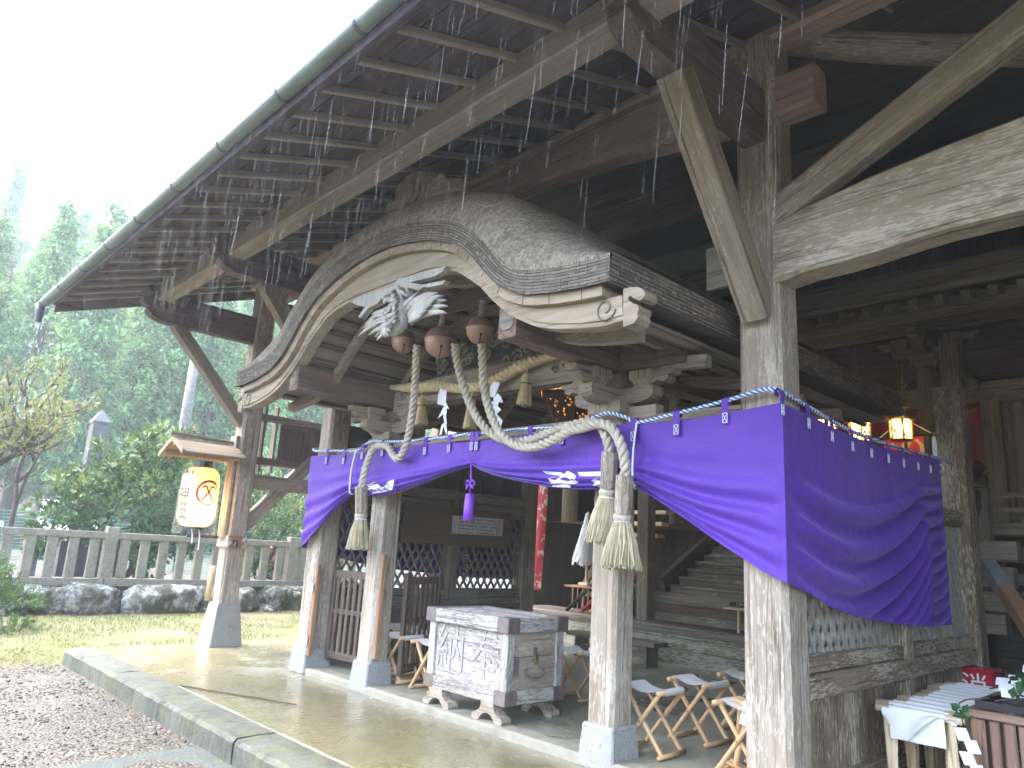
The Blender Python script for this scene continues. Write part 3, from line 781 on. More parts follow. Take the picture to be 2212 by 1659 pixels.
# wall plate (slightly bowed log) and the deep beam below it
def bowed(name, pts, w_, hs, mat, parent, bot=None):
    mb = MB(); rings = []
    for i, (x, y, zb, zt) in enumerate(pts):
        c = .025; a = w_/2; j = lambda: random.uniform(-.004, .004)
        rings.append([V((x, y+q+j(), z+j())) for q, z in ((-a+c,zb),(a-c,zb),(a,zb+c),(a,zt-c),(a-c,zt),(-a+c,zt),(-a,zt-c),(-a,zb+c))])
    mb.loft([r[::-1] for r in rings]); return build(mb, name, mat, parent, M=Matrix.Translation(V((pts[0][0], pts[0][1], pts[0][2]))))
n = 24
bowed('wall_plate', [(-9.9+18.8*i/n, 4.15, 4.80+.02*math.sin(i), 5.05) for i in range(n+1)], .22, None, W_RED_LIT('X'), sh)
bowed('deep_beam', [(-7.2+5.5*i/n, 4.17, 4.21+.30*math.sin(pi*min(1, max(0, (i/n-.03)/.90)))**.8 if i < n-1 else 4.22, 4.78 if i < n*.93 else 4.51) for i in range(n+1)], .20, None, W_RED_LIT('X'), sh)
beam('beam_stub', (-7.19, 4.17, 4.37), (-7.72, 4.17, 4.37), .17, .29, W_RED(), sh)
# right hand cambered tie beam, its tenon end, the big brace and the sloping log
bowed('tie_beam', [(-1.97+4.6*i/n, 4.14, 3.055+.085*math.sin(pi*min(1, i/n*1.6))+.008*math.sin(i*1.7), 3.44+.22*math.sin(pi*min(1, i/n*1.1))**.7) for i in range(n+1)], .25, None, W_POST('X'), sh)
beam('beam_stub', (-2.22, 4.20, 3.295), (-2.50, 4.20, 3.295), .16, .31, W_DIM(), sh)
def logp(name, pts, r, mat):
    pts = resample(pts, .2); p0 = pts[0]; d = (pts[-1]-p0).normalized(); x, y, z = frame(d)
    Mx = Matrix(((x.x,y.x,z.x,p0.x),(x.y,y.y,z.y,p0.y),(x.z,y.z,z.z,p0.z),(0,0,0,1)))
    mb = MB(); mb.tube(pts, [r*(1+.012*math.sin(i*.9)+.02*mnoise.noise(V((i*.7, r*50, 0)))) for i in range(len(pts))], 12); return build(mb, name, mat, sh, True, M=Mx)
beam('brace', (-2.0, 4.12, 3.535), (.5, 4.12, 4.745), .17, .20, W_POST(), sh, ch=.035, jit=.004)
logp('sloping_log', [V((-2.05, 4.25, 4.955)), at((1950, 106), Y=4.52), at((2212, 108), Y=4.8), at((2212, 108), Y=4.8)+(at((2212, 108), Y=4.8)-V((-2.05, 4.25, 4.955)))*.7], .098, W_POST())
# rafters, roof boards, battens, covering
raf = []; k = 0; x = -10.0
while x < 8.6 and k < 60:
    y1 = 4.6
    o = beam('rafter', (x, 1.78, rz(1.78)-.026), (x, y1, rz(y1)-.026), .042, .05, W_RAFT(), sh, jit=.001); x += .392; k += 1
mb = MB(); 
ym = 1.68; yr = 12.5
for i in range(44):
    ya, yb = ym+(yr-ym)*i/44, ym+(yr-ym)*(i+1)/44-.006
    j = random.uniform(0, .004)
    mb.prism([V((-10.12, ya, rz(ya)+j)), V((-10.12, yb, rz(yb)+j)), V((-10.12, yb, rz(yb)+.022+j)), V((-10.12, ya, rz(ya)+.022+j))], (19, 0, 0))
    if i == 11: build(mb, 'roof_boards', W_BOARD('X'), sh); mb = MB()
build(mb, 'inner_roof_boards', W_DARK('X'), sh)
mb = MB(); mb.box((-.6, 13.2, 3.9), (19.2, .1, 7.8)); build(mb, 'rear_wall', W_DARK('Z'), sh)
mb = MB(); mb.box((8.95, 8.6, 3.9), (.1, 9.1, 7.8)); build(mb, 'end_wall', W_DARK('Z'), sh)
post(2.2, 4.17, 0, 4.86, .26)  # unseen post added along with the shading boards
mb = MB()
for k in range(36): mb.box((2.2+.004*(k % 3), 4.4+.242*k, 2.5), (.03, .238, 5.0))  # unseen boards added to keep light off the curtain's right side panel
build(mb, 'added_shade_boards', W_DARK('Z'), sh)
mb = MB(); mb.prism([V((-10.05, 7.5, 4.9)), V((-10.05, 13.1, 4.9)), V((-10.05, 13.1, 8.0)), V((-10.05, 7.5, 6.0))], (.05,0,0)); build(mb, 'gable_boards', W_DARK('Z'), sh)
mb = MB(); mb.prism([V((-10.16, 1.60, rz(1.6)+.025)), V((-10.16, yr, rz(yr)+.03)), V((-10.16, yr, rz(yr)+.10)), V((-10.16, 1.60, rz(1.6)+.045))], (19.1, 0, 0))
mb.prism([V((-10.16, yr, rz(yr)-.02)), V((-10.16, 22, rz(yr)-3.6)), V((-10.16, 22, rz(yr)-3.5)), V((-10.16, yr, rz(yr)+.10))], (19.1, 0, 0))
build(mb, 'roof_covering', simple('grey_metal_roofing', (.20,.23,.22), .45, 6, .15), sh)
# barge board on the open end
mb = MB(); mb.prism([V((-10.10, 1.74, rz(1.74)-.17)), V((-10.10, 9.2, rz(9.2)-.17)), V((-10.10, 9.2, rz(9.2)-.004)), V((-10.10, 1.74, rz(1.74)-.004))], (.04, 0, 0)); build(mb, 'barge_board', W_ROOF('Y'), sh)
mb = MB(); mb.prism([V((-10.06, 1.70, rz(1.70)-.075)), V((-10.06, 1.76, rz(1.76)-.08)), V((-10.06, 1.76, rz(1.76)-.002)), V((-10.06, 1.70, rz(1.70)-.002))], (18.9, 0, 0)); build(mb, 'fascia', W_BOARD('X'), sh)
# gutter: half pipe with straps, falls slightly to the left outlet
M_GUT = simple('green_grey_gutter', (.13,.165,.15), .4, 3, .15, Metallic=.2)
gz = lambda x: 3.955+.004*(x+10)
mb = MB()
def gut(x, a, r): return V((x, 1.60+r*math.cos(a), gz(x)+r*math.sin(a)))
xs = [-10.2, -10.19]+[-10.19+.4*i for i in range(1, 47)]
mb.loft([[gut(x, pi+pi*k/12, .052) for k in range(13)]+[gut(x, 2*pi-pi*k/12, .047) for k in range(13)] for x in xs])
mb.loft([[gut(x, pi+pi*k/12, .0515) for k in range(13)] for x in (-10.205, -10.195)])
build(mb, 'gutter', M_GUT, sh, True)
for k in range(15):
    x = -9.95+.87*k; mb = MB(); mb.loft([[gut(xx, pi+pi*q/10, .057) for q in range(11)]+[gut(xx, 2*pi-pi*q/10, .053) for q in range(11)] for xx in (x-.012, x+.012)]); build(mb, 'gutter_strap', simple('dark_strap', (.07,.08,.08), .5), sh)
mb = MB(); mb.lathe([(.055, 0), (.05, -.06), (.042, -.14), (.036, -.17), (.036, -.20)], (-10.08, 1.60, gz(-10)-.03), 14); build(mb, 'gutter_outlet', simple('dark_outlet', (.05,.055,.06), .35), sh, True)
# water running from the outlet
g = G('rain_water'); g.base((.9,.95,1.), .05, IOR=1.33, Transmission_Weight=.6); M_WATER = g.m
mb = MB()
for i in range(70):
    f = random.random(); p = V((-10.08+random.gauss(0, .02+.10*f)-.10*f, 1.60+random.gauss(0, .02+.05*f), 3.74-1.25*f*f)); L = random.uniform(.03, .09)*(1.-.3*f)
    mb.lathe([(.001, 0), (.0065, L*.35), (.005, L*.6), (.001, L)], p, 5)
stuff(build(mb, 'spout_water', M_WATER), 'water drops falling from the gutter outlet', 'water')
# side timbers on the left end (in depth)
LX = PXS[0]
beam('side_beam', (LX, 4.2, 2.06), (LX, 7.2, 2.06), .14, .19, W_GREY(), sh)
beam('side_beam', (LX, 4.2, 4.45), (LX, 7.2, 4.55), .16, .24, W_ROOF(), sh)
beam('side_brace', (LX, 4.17, 1.46), (LX, 5.05, 2.42), .12, .17, W_GREY(), sh)
for yy in (4.29, 4.46): beam('hanging_plank', (LX-.02, yy, 2.2), (LX-.02, yy, 3.1), .03, .12, W_DIM(), sh, up=V((1,0,0)))
beam('plank_rail', (LX+.02, 4.2, 2.93), (LX+.02, 7.2, 2.93), .05, .10, W_DIM(), sh); beam('plank_rail', (LX+.02, 4.2, 2.34), (LX+.02, 7.2, 2.34), .06, .10, W_RED(), sh)
mb = MB()
for k in range(18): mb.box((LX+.0, 4.60+.145*k, 2.62), (.02+.004*(k % 3), .140, .52))
build(mb, 'plank_panel', W_GATE('Z'), sh)
beam('panel_frame', (LX+.03, 4.55, 2.86), (LX+.03, 7.2, 2.86), .04, .05, W_RED(), sh)
for zz in (3.24, 3.6): beam('tie_rail', (-9.3, 4.17, zz), (-7.4, 4.17, zz+.0), .07, .13, W_ROOF(), sh)
beam('lintel', (-9.3, 4.17, 4.60), (-7.4, 4.17, 4.60), .16, .22, W_ROOF(), sh)

# ---------------------------------------------------------------- undulating porch gable
XC = -4.72
po = thing('porch_gable', 'shrine porch with an undulating bark shingled gable, bleached bargeboard, carvings and bracketed square posts', 'building', (XC, 4.17, 0))
UP_ = [(0,3.775),(.2,3.768),(.42,3.74),(.66,3.69),(.82,3.642),(1.0,3.575),(1.15,3.485),(1.3,3.362),(1.42,3.240),(1.5,3.155),(1.58,3.095),(1.68,3.045),(1.78,3.018),(2.0,2.985),(2.2,2.968),(2.5,2.955)]
def smooth_fn(P):
    xs = np.linspace(0, 2.5, 251); ys = np.interp(xs, [p[0] for p in P], [p[1] for p in P])
    k = np.exp(-np.linspace(-2,2,17)**2); k /= k.sum()
    full = np.concatenate([ys[::-1], ys[1:]]); pad = np.pad(full, 8, 'edge'); sm = np.convolve(pad, k, 'valid')[250:]
    # keep the end slope
    sm[-9:] = ys[-9:]
    return lambda d: float(np.interp(abs(d), xs, sm))
PU = smooth_fn(UP_)
def nrm(d):
    e = .02; dz = (PU(d+e)-PU(d-e))/(2*e); q = V((-dz, 0, 1)).normalized(); return q
def off(d, t, y, X0=XC):
    n_ = nrm(d); return V((X0+d+n_.x*t, y, PU(d)+n_.z*t))
DT = 2.38
ds = [-DT+2*DT*i/120 for i in range(121)]
YB = 7.3
g = G('bark_shingles'); p = g.obj(rnd=False)
uv = g.n('UVMap').outputs[0]
br = g.n('TexBrick', {'Vector': g.scale(uv, (1, 1, 1)), 'Scale': 1., 'Mortar Size': .0022, 'Brick Width': .058, 'Row Height': .021, 'Color1': (.215,.18,.14,1), 'Color2': (.375,.325,.26,1), 'Mortar': (.14,.118,.09,1)}, offset=.5)
n1 = g.noise(p, 3, 5, .65); n2 = g.noise(p, 30, 4, .6)
c = g.mix(g.ramp(n1, [(.4, 0.), (.7, .6)]), br.outputs['Color'], (.32,.28,.22)); c = g.mix(g.ramp(n2, [(.36, .75), (.52, 0.)]), c, (.13,.11,.09))
g.bump(g.math('ADD', g.math('MULTIPLY', br.outputs['Fac'], -1.), g.math('MULTIPLY', n2, .8)), .8, .012)
M_SHING = g.base(c, .85, Specular_IOR_Level=.15)
g = G('shingle_edge_layers'); p = g.obj(rnd=False); uv = g.n('UVMap').outputs[0]
br = g.n('TexBrick', {'Vector': uv, 'Scale': 1., 'Mortar Size': .0025, 'Brick Width': .14, 'Row Height': .019, 'Color1': (.12,.10,.082,1), 'Color2': (.22,.19,.155,1), 'Mortar': (.045,.037,.03,1)}, offset=.4)
n1 = g.noise(p, 7, 4, .6); n2 = g.noise(g.scale(uv, (14, 60, 1)), 1, 3, .7)
c = g.mix(g.ramp(n2, [(.58, 0.), (.66, .8)]), br.outputs['Color'], (.36,.34,.30)); c = g.mix(g.ramp(n1, [(.5, 0.), (.7, .5)]), c, (.22,.19,.15))
g.bump(g.math('ADD', g.math('MULTIPLY', br.outputs['Fac'], -1.), n2), .9, .010)
M_EDGE = g.base(c, .88, Specular_IOR_Level=.15)
def uvgrid(fn, us, vs, uvf, name, m, parent, flip=False):
    mb = MB(); mb.grid(fn, us, vs)
    if flip: mb.f = [f[::-1] for f in mb.f]
    o = build(mb, name, m, parent, True); me = o.data; l = me.uv_layers.new(name='UVMap'); nv = len(vs)
    for lp in me.loops:
        i, j = divmod(lp.vertex_index, nv); l.data[lp.index].uv = uvf(i, j)
    return o
arc = [0]
for a, b in zip(ds, ds[1:]): arc.append(arc[-1]+math.hypot(b-a, PU(b)-PU(a)))
sect = [(2.88, -.012), (2.884, .045), (2.898, .10), (2.93, .165), (2.985, .23), (3.08, .288), (3.2, .322), (3.45, .34)]+[(3.45+.32*k, .345) for k in range(1, 13)]
svs = [0]
for (a, b), (c_, d_) in zip(sect, sect[1:]): svs.append(svs[-1]+math.hypot(c_-a, d_-b))
def fade(d): return 1 if abs(d) < 1.75 else max(.12, 1-(abs(d)-1.75)/.62*.88)
rt = random.Random(3)
uvgrid(lambda i, j: off(ds[i], sect[j][1]*(fade(ds[i]) if sect[j][1] > 0 else 1)+.006*mnoise.noise(V((ds[i]*9, sect[j][0]*9, 0))), sect[j][0]), range(121), range(len(sect)), lambda i, j: (svs[j], arc[i]), 'shingle_roof', M_SHING, po)
TH = .145
uvgrid(lambda i, j: off(ds[i], -TH*(j/6)-.010, 2.88+.012*(j/6)+.006*mnoise.noise(V((ds[i]*40, j*3., 0)))), range(121), range(7), lambda i, j: (arc[i], TH*j/6), 'verge_edge', M_EDGE, po, True)
# eave edges at the two sides
for s in (-1, 1):
    n_ = 40
    def ee(i, j, s=s):
        y = 2.885+(YB-2.885)*i/n_; q = off(s*DT, .0-(TH+.012)*(j/6), y); q.x += s*(.012-.02*(j/6))+.005*mnoise.noise(V((y*30, j*2., s)))
        q.z += .012*(1-j/6); return q
    uvgrid(ee, range(n_+1), range(7), lambda i, j: (4.4*i/n_, TH*j/6), 'eave_edge', M_EDGE, po, s < 0)
mb = MB(); mb.grid(lambda i, y: off(ds[int(i)], -TH-.004, y), range(121), (2.892, 3.2, 5, YB)); build(mb, 'shingle_underside', W_DARK('X'), po, True)
# board layer under the shingles (short boards following the curve)
mb = MB(); d0 = -2.30; 
while d0 < 2.28:
    L = random.choice((.20,.24,.28)); d1 = min(2.30, d0+L*.55/max(.55, nrm(d0).z)*.9) if abs(d0) < 1.7 else min(2.30, d0+L)
    q = [d0+(d1-d0)*k/3 for k in range(4)]
    mb.loft([[off(d, -TH-.006, 2.925), off(d, -TH-.006, 3.25), off(d, -TH-.066, 3.25), off(d, -TH-.066, 2.935)] for d in [min(d1-.003, max(d0+.003, t)) for t in q]])
    d0 = d1
build(mb, 'verge_boards', W_PALE('X'), po)
# bargeboard
HB = [(0,3.335),(.3,3.335),(.55,3.33),(.74,3.305),(.91,3.255),(1.02,3.185),(1.18,3.075),(1.3,2.96),(1.45,2.84),(1.54,2.785),(1.71,2.70),(1.86,2.655),(2.08,2.615),(2.25,2.598),(2.40,2.605)]
hbx = lambda d: interp(abs(d), HB)
tipd = 2.395
mb = MB(); hs = [-tipd+2*tipd*i/110 for i in range(111)]
rings = []
for d in hs:
    top = off(d, -TH-.068, 0); zt = top.z; xt = top.x; zb = hbx(d)
    pass
    xb = XC+d*1.0
    rings.append([V((xt, 2.985, zt)), V((xb, 2.985, zb+.03)), V((xb, 2.995, zb+.03)), V((xb, 2.995, zb)), V((xb, 3.10, zb)), V((xt, 3.10, zt))])
mb.loft(rings); build(mb, 'bargeboard', W_PALE('X'), po, M=Matrix.Translation(V((XC, 3.0, 3.0))))
# scroll ends of the bargeboard
for s in (-1, 1):
    c0 = V((XC+s*2.33, 2.985, 2.70)); out = []
    cR_ = zm(1900,800,2600,1936)
    pr = [at(cR_(*p), Y=2.9838) for p in ((1530,935),(1600,915),(1690,912),(1745,935),(1772,985),(1755,1035),(1705,1058),(1650,1040),(1615,1008),(1590,1015),(1582,1050),(1625,1088),(1690,1108),(1702,1150),(1683,1200),(1692,1240),(1655,1300),(1595,1330),(1530,1350))]
    mb = MB(); q = [V((XC+s*(p.x-XC), 2.9838, p.z)) for p in pr]; mb.prism(q if s < 0 else q[::-1], (0, .115, 0)); build(mb, 'scroll_end', W_PALE('X'), po)
    mb = MB(); sp = []
    for k in range(26):
        t = k/25*2.4*pi; r = .075*(1-.72*k/25); sp.append(c0+V((s*(-.055+r*math.cos(t+.2)), -.004, -.01-r*math.sin(t+.2)*1.0)))
    mb.tube(sp, .006, 5); build(mb, 'scroll_carving', W_DIM('X'), po, True)
# curved ceiling, ribs and battens
mb = MB(); mb.grid(lambda i, y: off(ds[int(i)], -TH-.075, y), range(3, 118), (3.1, 4.1, 5.5, YB)); build(mb, 'curved_ceiling', W_PINEP('Y') if 0 else wood('grey_ceiling_boards', (.16,.13,.105), (.25,.21,.175), (.33,.285,.24), None, 0, 'Y', fine=.6), po, True)
for y in (3.42, 4.17, 4.9, 5.6, 6.3):
    mb = MB(); q = [-2.22+4.44*i/60 for i in range(61)]
    mb.loft([[off(d, -TH-.115, y-.035), off(d, -TH-.115, y+.035), off(d, -TH-.20, y+.035), off(d, -TH-.20, y-.035)] for d in q]); build(mb, 'curved_rib', W_GREY('X'), po)
for d in (-2.05,-1.85,-1.62,-1.5,-1.38,-1.25,-1.1,-.9,-.65,-.4,0,.4,.65,.9,1.1,1.25,1.38,1.5,1.62,1.85,2.05):
    a, b = off(d, -TH-.098, 3.1), off(d, -TH-.098, YB); beam('ceiling_batten', a, b, .045, .035, W_GATE(), po, up=nrm(d))
# timbers over the posts
KX = (-6.155, -3.29); KY = 4.175
for x in KX:
    post(x, KY, .24, 2.30, .225, W_BLEACH(), parent=po); plinth(x, KY, .305, .27, .86, M_GRAN, po)
    beam('eave_beam', (x, 3.03, 2.80), (x, 7.4, 2.80), .165, .235, W_RED(), po, ch=.01)
    mb = MB(); mb.tube([V((x, 3.022, 2.80)), V((x, 3.0225, 2.80))], .07, 16); build(mb, 'beam_end_carving', W_DIM('X'), po)
s_end = ((-6.86, -6.24), (-3.205, -2.66))
for a, b in s_end: beam('cross_beam', (a, KY, 2.79), (b, KY, 2.79), .17, .235, W_RED(), po, ch=.01)
# carved rainbow beam
n = 30; mb = MB(); rings = []
for i in range(n+1):
    t = i/n; x = KX[0]+.09+(KX[1]-KX[0]-.18)*t; zb = 2.66+.02*math.sin(pi*t)+(-.05*(max(0, 1-t/.06)+max(0, 1-(1-t)/.06))); zt = 2.905+.03*math.sin(pi*t)
    rings.append([V((x, KY-.085, zb+.02)), V((x, KY-.065, zb)), V((x, KY+.085, zb)), V((x, KY+.085, zt)), V((x, KY-.065, zt)), V((x, KY-.085, zt-.02))])
mb.loft(rings); build(mb, 'rainbow_beam', W_PALE('X') if 0 else W_GREY('X'), po, M=Matrix.Translation(V((KX[0], KY, 2.7))))
def scroll(c, s, R, turns=1.6, r=.008, y=-.004, flip=1):
    sp = []
    for k in range(24):
        t = k/23*turns*2*pi; q = R*(1-.8*k/23); sp.append(V(c)+V((s*q*math.cos(t), y, flip*q*math.sin(t))))
    return sp
for s, x in ((1, KX[0]+.22), (-1, KX[1]-.22)):
    mb = MB()
    for k, (dx, R) in enumerate(((.04,.07),(.20,.055),(.33,.04))): mb.tube(scroll((x+s*dx, KY-.087, 2.80-.01*k), s, R), .007, 5)
    mb.tube([V((x-s*.05, KY-.087, 2.70)), V((x+s*.2, KY-.087, 2.715)), V((x+s*.45, KY-.087, 2.70))], .007, 5); build(mb, 'beam_carving', W_DIM('X'), po, True)
# rail under the brackets
beam('rail', (KX[0]+.11, KY, 2.32), (KX[1]-.11, KY, 2.315), .12, .075, W_PALE(), po)
for xa, xb in ((-7.17, KX[0]-.115), (KX[1]+.115, -2.23)): beam('rail', (xa, KY, 2.30), (xb, KY, 2.30), .10, .07, W_GREY(), po)
# brackets
def block(parent, c, w_, h, m, name='bearing_block'):
    mb = MB(); a = w_/2
    prof = [(.66, -h/2), (.72, -h*.32), (.86, -h*.12), (1., 0), (1., h/2)]
    mb.loft([[V((-a*k,-a*k,z)), V((a*k,-a*k,z)), V((a*k,a*k,z)), V((-a*k,a*k,z))] for k, z in prof]); o = build(mb, name, m, parent); o.matrix_basis = Matrix.Translation(V(c)); return o
def hij(parent, c, L, h, w_, ax, m):
    pr = [(-L/2, h/2), (-L/2, -.01), (-L/2+.03, -h*.28), (-L/2+.09, -h*.46), (-L/2+.17, -h/2), (L/2-.17, -h/2), (L/2-.09, -h*.46), (L/2-.03, -h*.28), (L/2, -.01), (L/2, h/2)]
    mb = MB(); 
    if ax == 'X': mb.prism([V((a, -w_/2, b)) for a, b in pr], (0, w_, 0))
    else: mb.prism([V((-w_/2, a, b)) for a, b in pr], (w_, 0, 0))
    o = build(mb, 'bracket_arm', m, parent); o.matrix_basis = Matrix.Translation(V(c))
def bracket(parent, x, y, z, sc, mz, ends=True):
    block(parent, (x, y, z+.07*sc), .30*sc, .15*sc, mz('Z'))
    for ax in 'XY':
        k = .002 if ax == 'X' else 0
        hij(parent, (x, y, z+.19*sc+k), .72*sc, .115*sc, .12*sc, ax, mz(ax))
        for q in (-.27, 0, .27):
            if q == 0 and ax == 'Y': continue
            p = (x+q*sc, y, z+.305*sc) if ax == 'X' else (x, y+q*sc, z+.305*sc); block(parent, p, .185*sc, .115*sc, mz('Z'))
        if ends:
            for s in (-1, 1):
                pr = [(.32,.355),(.53,.355),(.515,.32),(.47,.315),(.485,.29),(.44,.265),(.39,.285),(.355,.265),(.32,.28)]
                mb = MB()
                if ax == 'X': mb.prism([V((x+s*a*sc, y-.05*sc, z+b*sc)) for a, b in pr], (0, .10*sc, 0))
                else: mb.prism([V((x-.05*sc, y+s*a*sc, z+b*sc)) for a, b in pr], (.10*sc, 0, 0))
                build(mb, 'carved_nose', mz(ax), parent)
for x in KX: bracket(po, x, KY, 2.295, 1.0, W_GREY)
# side nosings that project under the brackets
for x, s in ((KX[0], -1), (KX[1], 1)):
    beam('nosing', (x+s*.11, KY, 2.36), (x+s*.38, KY, 2.36), .09, .10, W_PALE(), po)
# frog-leg strut and openwork carving between the beam and the gable
for (xa, xb, zb, zt) in ((-5.5, -3.9, 2.93, 3.35),):
    mb = MB(); rnd = random.Random(5)
    for k in range(34):
        x = rnd.uniform(xa, xb); hz = zt-.30*abs((x-XC)/.8)**1.5; z = rnd.uniform(zb+.02, max(zb+.06, hz))
        mb.tube(scroll((x, KY-.02+rnd.uniform(-.03,.03), z), rnd.choice((-1,1)), rnd.uniform(.05,.09), 1.5, flip=rnd.choice((-1,1))), .016, 6)
    build(mb, 'openwork_carving', W_DIM('X'), po, True)
    mb = MB(); mb.prism([V((xa-.1, KY+.01, zb)), V((xb+.1, KY+.01, zb)), V((xb-.25, KY+.01, zt-.1)), V((XC, KY+.01, zt+.08)), V((xa+.25, KY+.01, zt-.1))], (0, .03, 0)); build(mb, 'carving_back', W_DARK('X'), po)
beam('hanging_beam', (-6.1, 3.62, 3.36), (-3.35, 3.62, 3.36), .10, .13, W_ROOF(), po)

# pendant carving: a phoenix hanging head down from the bargeboard, under a leaf bracket
pc = thing('phoenix_carving', 'silvery carved wooden phoenix with spread feathered wings hanging under the gable peak', 'carving', (XC, 2.95, 3.3))
M_CARV = wood('bleached_carving', (.21,.19,.16), (.36,.34,.30), (.50,.48,.44), None, 0, 'Z', crack=.2, bump=.3, fine=1.5)
def p4_(x, y, Y=2.93): return at(z4(x, y), Y=Y)
def feather(mb, a, b, w_, n_=V((0,-1,0)), bend=0):
    w_ *= 1.35
    a, b = V(a), V(b); d = b-a; s_ = d.cross(n_).normalized(); rings = []
    for k in range(7):
        t = k/6; c = a+d*t+s_*bend*math.sin(pi*t)+n_*(.03*math.sin(pi*t*.8)); ww = w_*(.35+.95*math.sin(pi*min(1, t*.72+.18)))*(1 if k < 6 else .25)
        th = .018*(1-.6*t); rings.append([c-s_*ww-n_*th*.3, c+n_*th, c+s_*ww-n_*th*.3, c-n_*th])
    mb.loft(rings)
def leafshape(pts, Y, th, name):
    mb = MB(); q = [at(z4(*p), Y=Y) for p in pts]; mb.prism(q[::-1], (0, th, 0)); build(mb, name, M_CARV, pc, M=Matrix.Translation(q[0]))
leafshape([(820,1000),(900,955),(1010,925),(1110,890),(1130,850),(1240,820),(1340,790),(1455,760),(1430,800),(1380,830),(1300,850),(1210,870),(1300,885),(1380,870),(1450,855),(1430,885),(1330,905),(1310,900),(1270,925),(1200,905),(1210,960),(1175,975),(1140,940),(1120,905),(1080,960),(1060,1005),(1030,960),(1000,1010),(940,1040),(880,1110),(870,1100),(915,1030),(860,1025)], 2.945, .05, 'leaf_bracket')
def plume(mb, a, c, b, w_):
    """curved carved feather from a over c to b"""
    a, c, b = V(a), V(c), V(b); rings = []; n_ = V((0,-1,0))
    for k in range(10):
        t = k/9; p = a*(1-t)**2+c*2*t*(1-t)+b*t*t; d = ((c-a)*(1-t)+(b-c)*t).normalized(); s_ = d.cross(n_).normalized()
        ww = w_*(.45+.75*math.sin(pi*min(1, t*.8+.12)))*(1 if k < 8 else .75 if k < 9 else .15); th = .020*(1-.5*t)
        rings.append([p-s_*ww+n_*0, p-s_*ww*.35+n_*th, p+s_*ww*.35+n_*th*.5, p+s_*ww, p-n_*th])
    mb.loft(rings)
mb = MB(); R_ends = [(1465,1078),(1470,1030),(1462,990),(1440,958),(1405,938),(1360,935),(1318,945),(1280,930),(1245,955)]
for k, e in enumerate(R_ends):
    b0 = (1222-5*k, 1150-14*k); cc = (b0[0]*.45+e[0]*.55-(30 if k < 6 else 15), min(b0[1], e[1])*.5+b0[1]*.5-70+6*k); plume(mb, p4_(*b0, 2.90-.010*k), p4_(*cc, 2.86-.006*k), p4_(*e, 2.85+.012*k), .022)
for k in range(7):
    e = (1300+16*k-8*(k % 2), 1098-19*k); b0 = (1215, 1140-16*k); plume(mb, p4_(*b0, 2.86), p4_((b0[0]+e[0])/2-10, b0[1]-45, 2.83), p4_(*e, 2.835), .020)
build(mb, 'wing', M_CARV, pc, True)
mb = MB(); L_ends = [(866,1236),(885,1215),(893,1180),(912,1148),(940,1118),(975,1095),(1010,1075),(940,1225),(985,1238),(1020,1232)]
for k, e in enumerate(L_ends):
    b0 = (1120, 1130-8*min(k, 6)) if k < 7 else (1105, 1165); cc = ((b0[0]+e[0])/2-15, min(b0[1], e[1])-8); plume(mb, p4_(*b0, 2.89-.008*k), p4_(*cc, 2.85), p4_(*e, 2.85+.006*k), .021)
for k in range(6):
    e = (1000-12*k+18*(k % 2), 1195-22*k); b0 = (1110, 1150-14*k); plume(mb, p4_(*b0, 2.85), p4_((b0[0]+e[0])/2, e[1]-30, 2.825), p4_(*e, 2.83), .019)
build(mb, 'wing', M_CARV, pc, True)
mb = MB(); body = [p4_(1150,920), p4_(1145,1000,2.90), p4_(1150,1080,2.87), p4_(1150,1150,2.85), p4_(1110,1190,2.83), p4_(1060,1205,2.82)]
rs = [.035,.07,.085,.065,.045,.03]; pth = resample(body, .025); mb.tube(pth, [interp(i/(len(pth)-1)*5, list(enumerate(rs))) for i in range(len(pth))], 12); build(mb, 'body', M_CARV, pc, True)
mb = MB(); h = p4_(1060,1205,2.82); mb.lathe([(.002,-.05),(.03,-.03),(.04,0),(.03,.03),(.002,.05)], h, 10, axis=(1,0,-.3)); mb.lathe([(.018,0),(.011,.04),(.002,.075)], h+V((-.03,-.01,-.01)), 8, axis=(-.8,-.2,-.6))
for k in range(5): feather(mb, h+V((.02,-.01,.01)), h+V((.10+.02*k,-.03,-.06+.035*k)), .012)
build(mb, 'head', M_CARV, pc, True)
mb = MB()
for k in range(40):
    t = random.random(); c = body[0].lerp(body[3], t); a = random.uniform(-1, 1); feather(mb, c+V((a*.06,-.06,0)), c+V((a*.09,-.075,-.045)), .014)
for a, b in (((1150,930),(1200,965)), ((1130,900),(1160,975))): mb.tube([p4_(*a, 2.88), p4_(*b, 2.86)], [.018,.012], 6)
build(mb, 'plumage', M_CARV, pc, True)

# carved ridge ornament on the porch ridge
ri = thing('ridge_ornament', 'brown carved ridge ornament with round boss and scrolls on top of the porch roof', 'ornament', (XC, 3.22, 3.95))
RY = 3.20
def prr(pts, Y, th, name, m): 
    mb = MB(); q = [at(cT(*p), Y=Y) for p in pts]; mb.prism(q[::-1], (0, th, 0)); return build(mb, name, m, ri, M=Matrix.Translation(q[0]))
prr([(700,600),(715,420),(712,300),(735,240),(780,200),(830,150),(900,105),(980,85),(1030,100),(1045,150),(1035,260),(1040,420),(1000,600)], RY, .09, 'plate', W_PALE('Z'))
mb = MB(); cb = at(cT(893,330), Y=RY); mb.lathe([(.125,0),(.13,.012),(.118,.03)], cb, 26, axis=(0,-1,0)); build(mb, 'ring', W_GREY('X'), ri)
mb = MB(); mb.lathe([(.095,.02),(.09,.045),(.07,.055)], cb, 26, axis=(0,-1,0)); build(mb, 'boss', W_GREY('X'), ri)
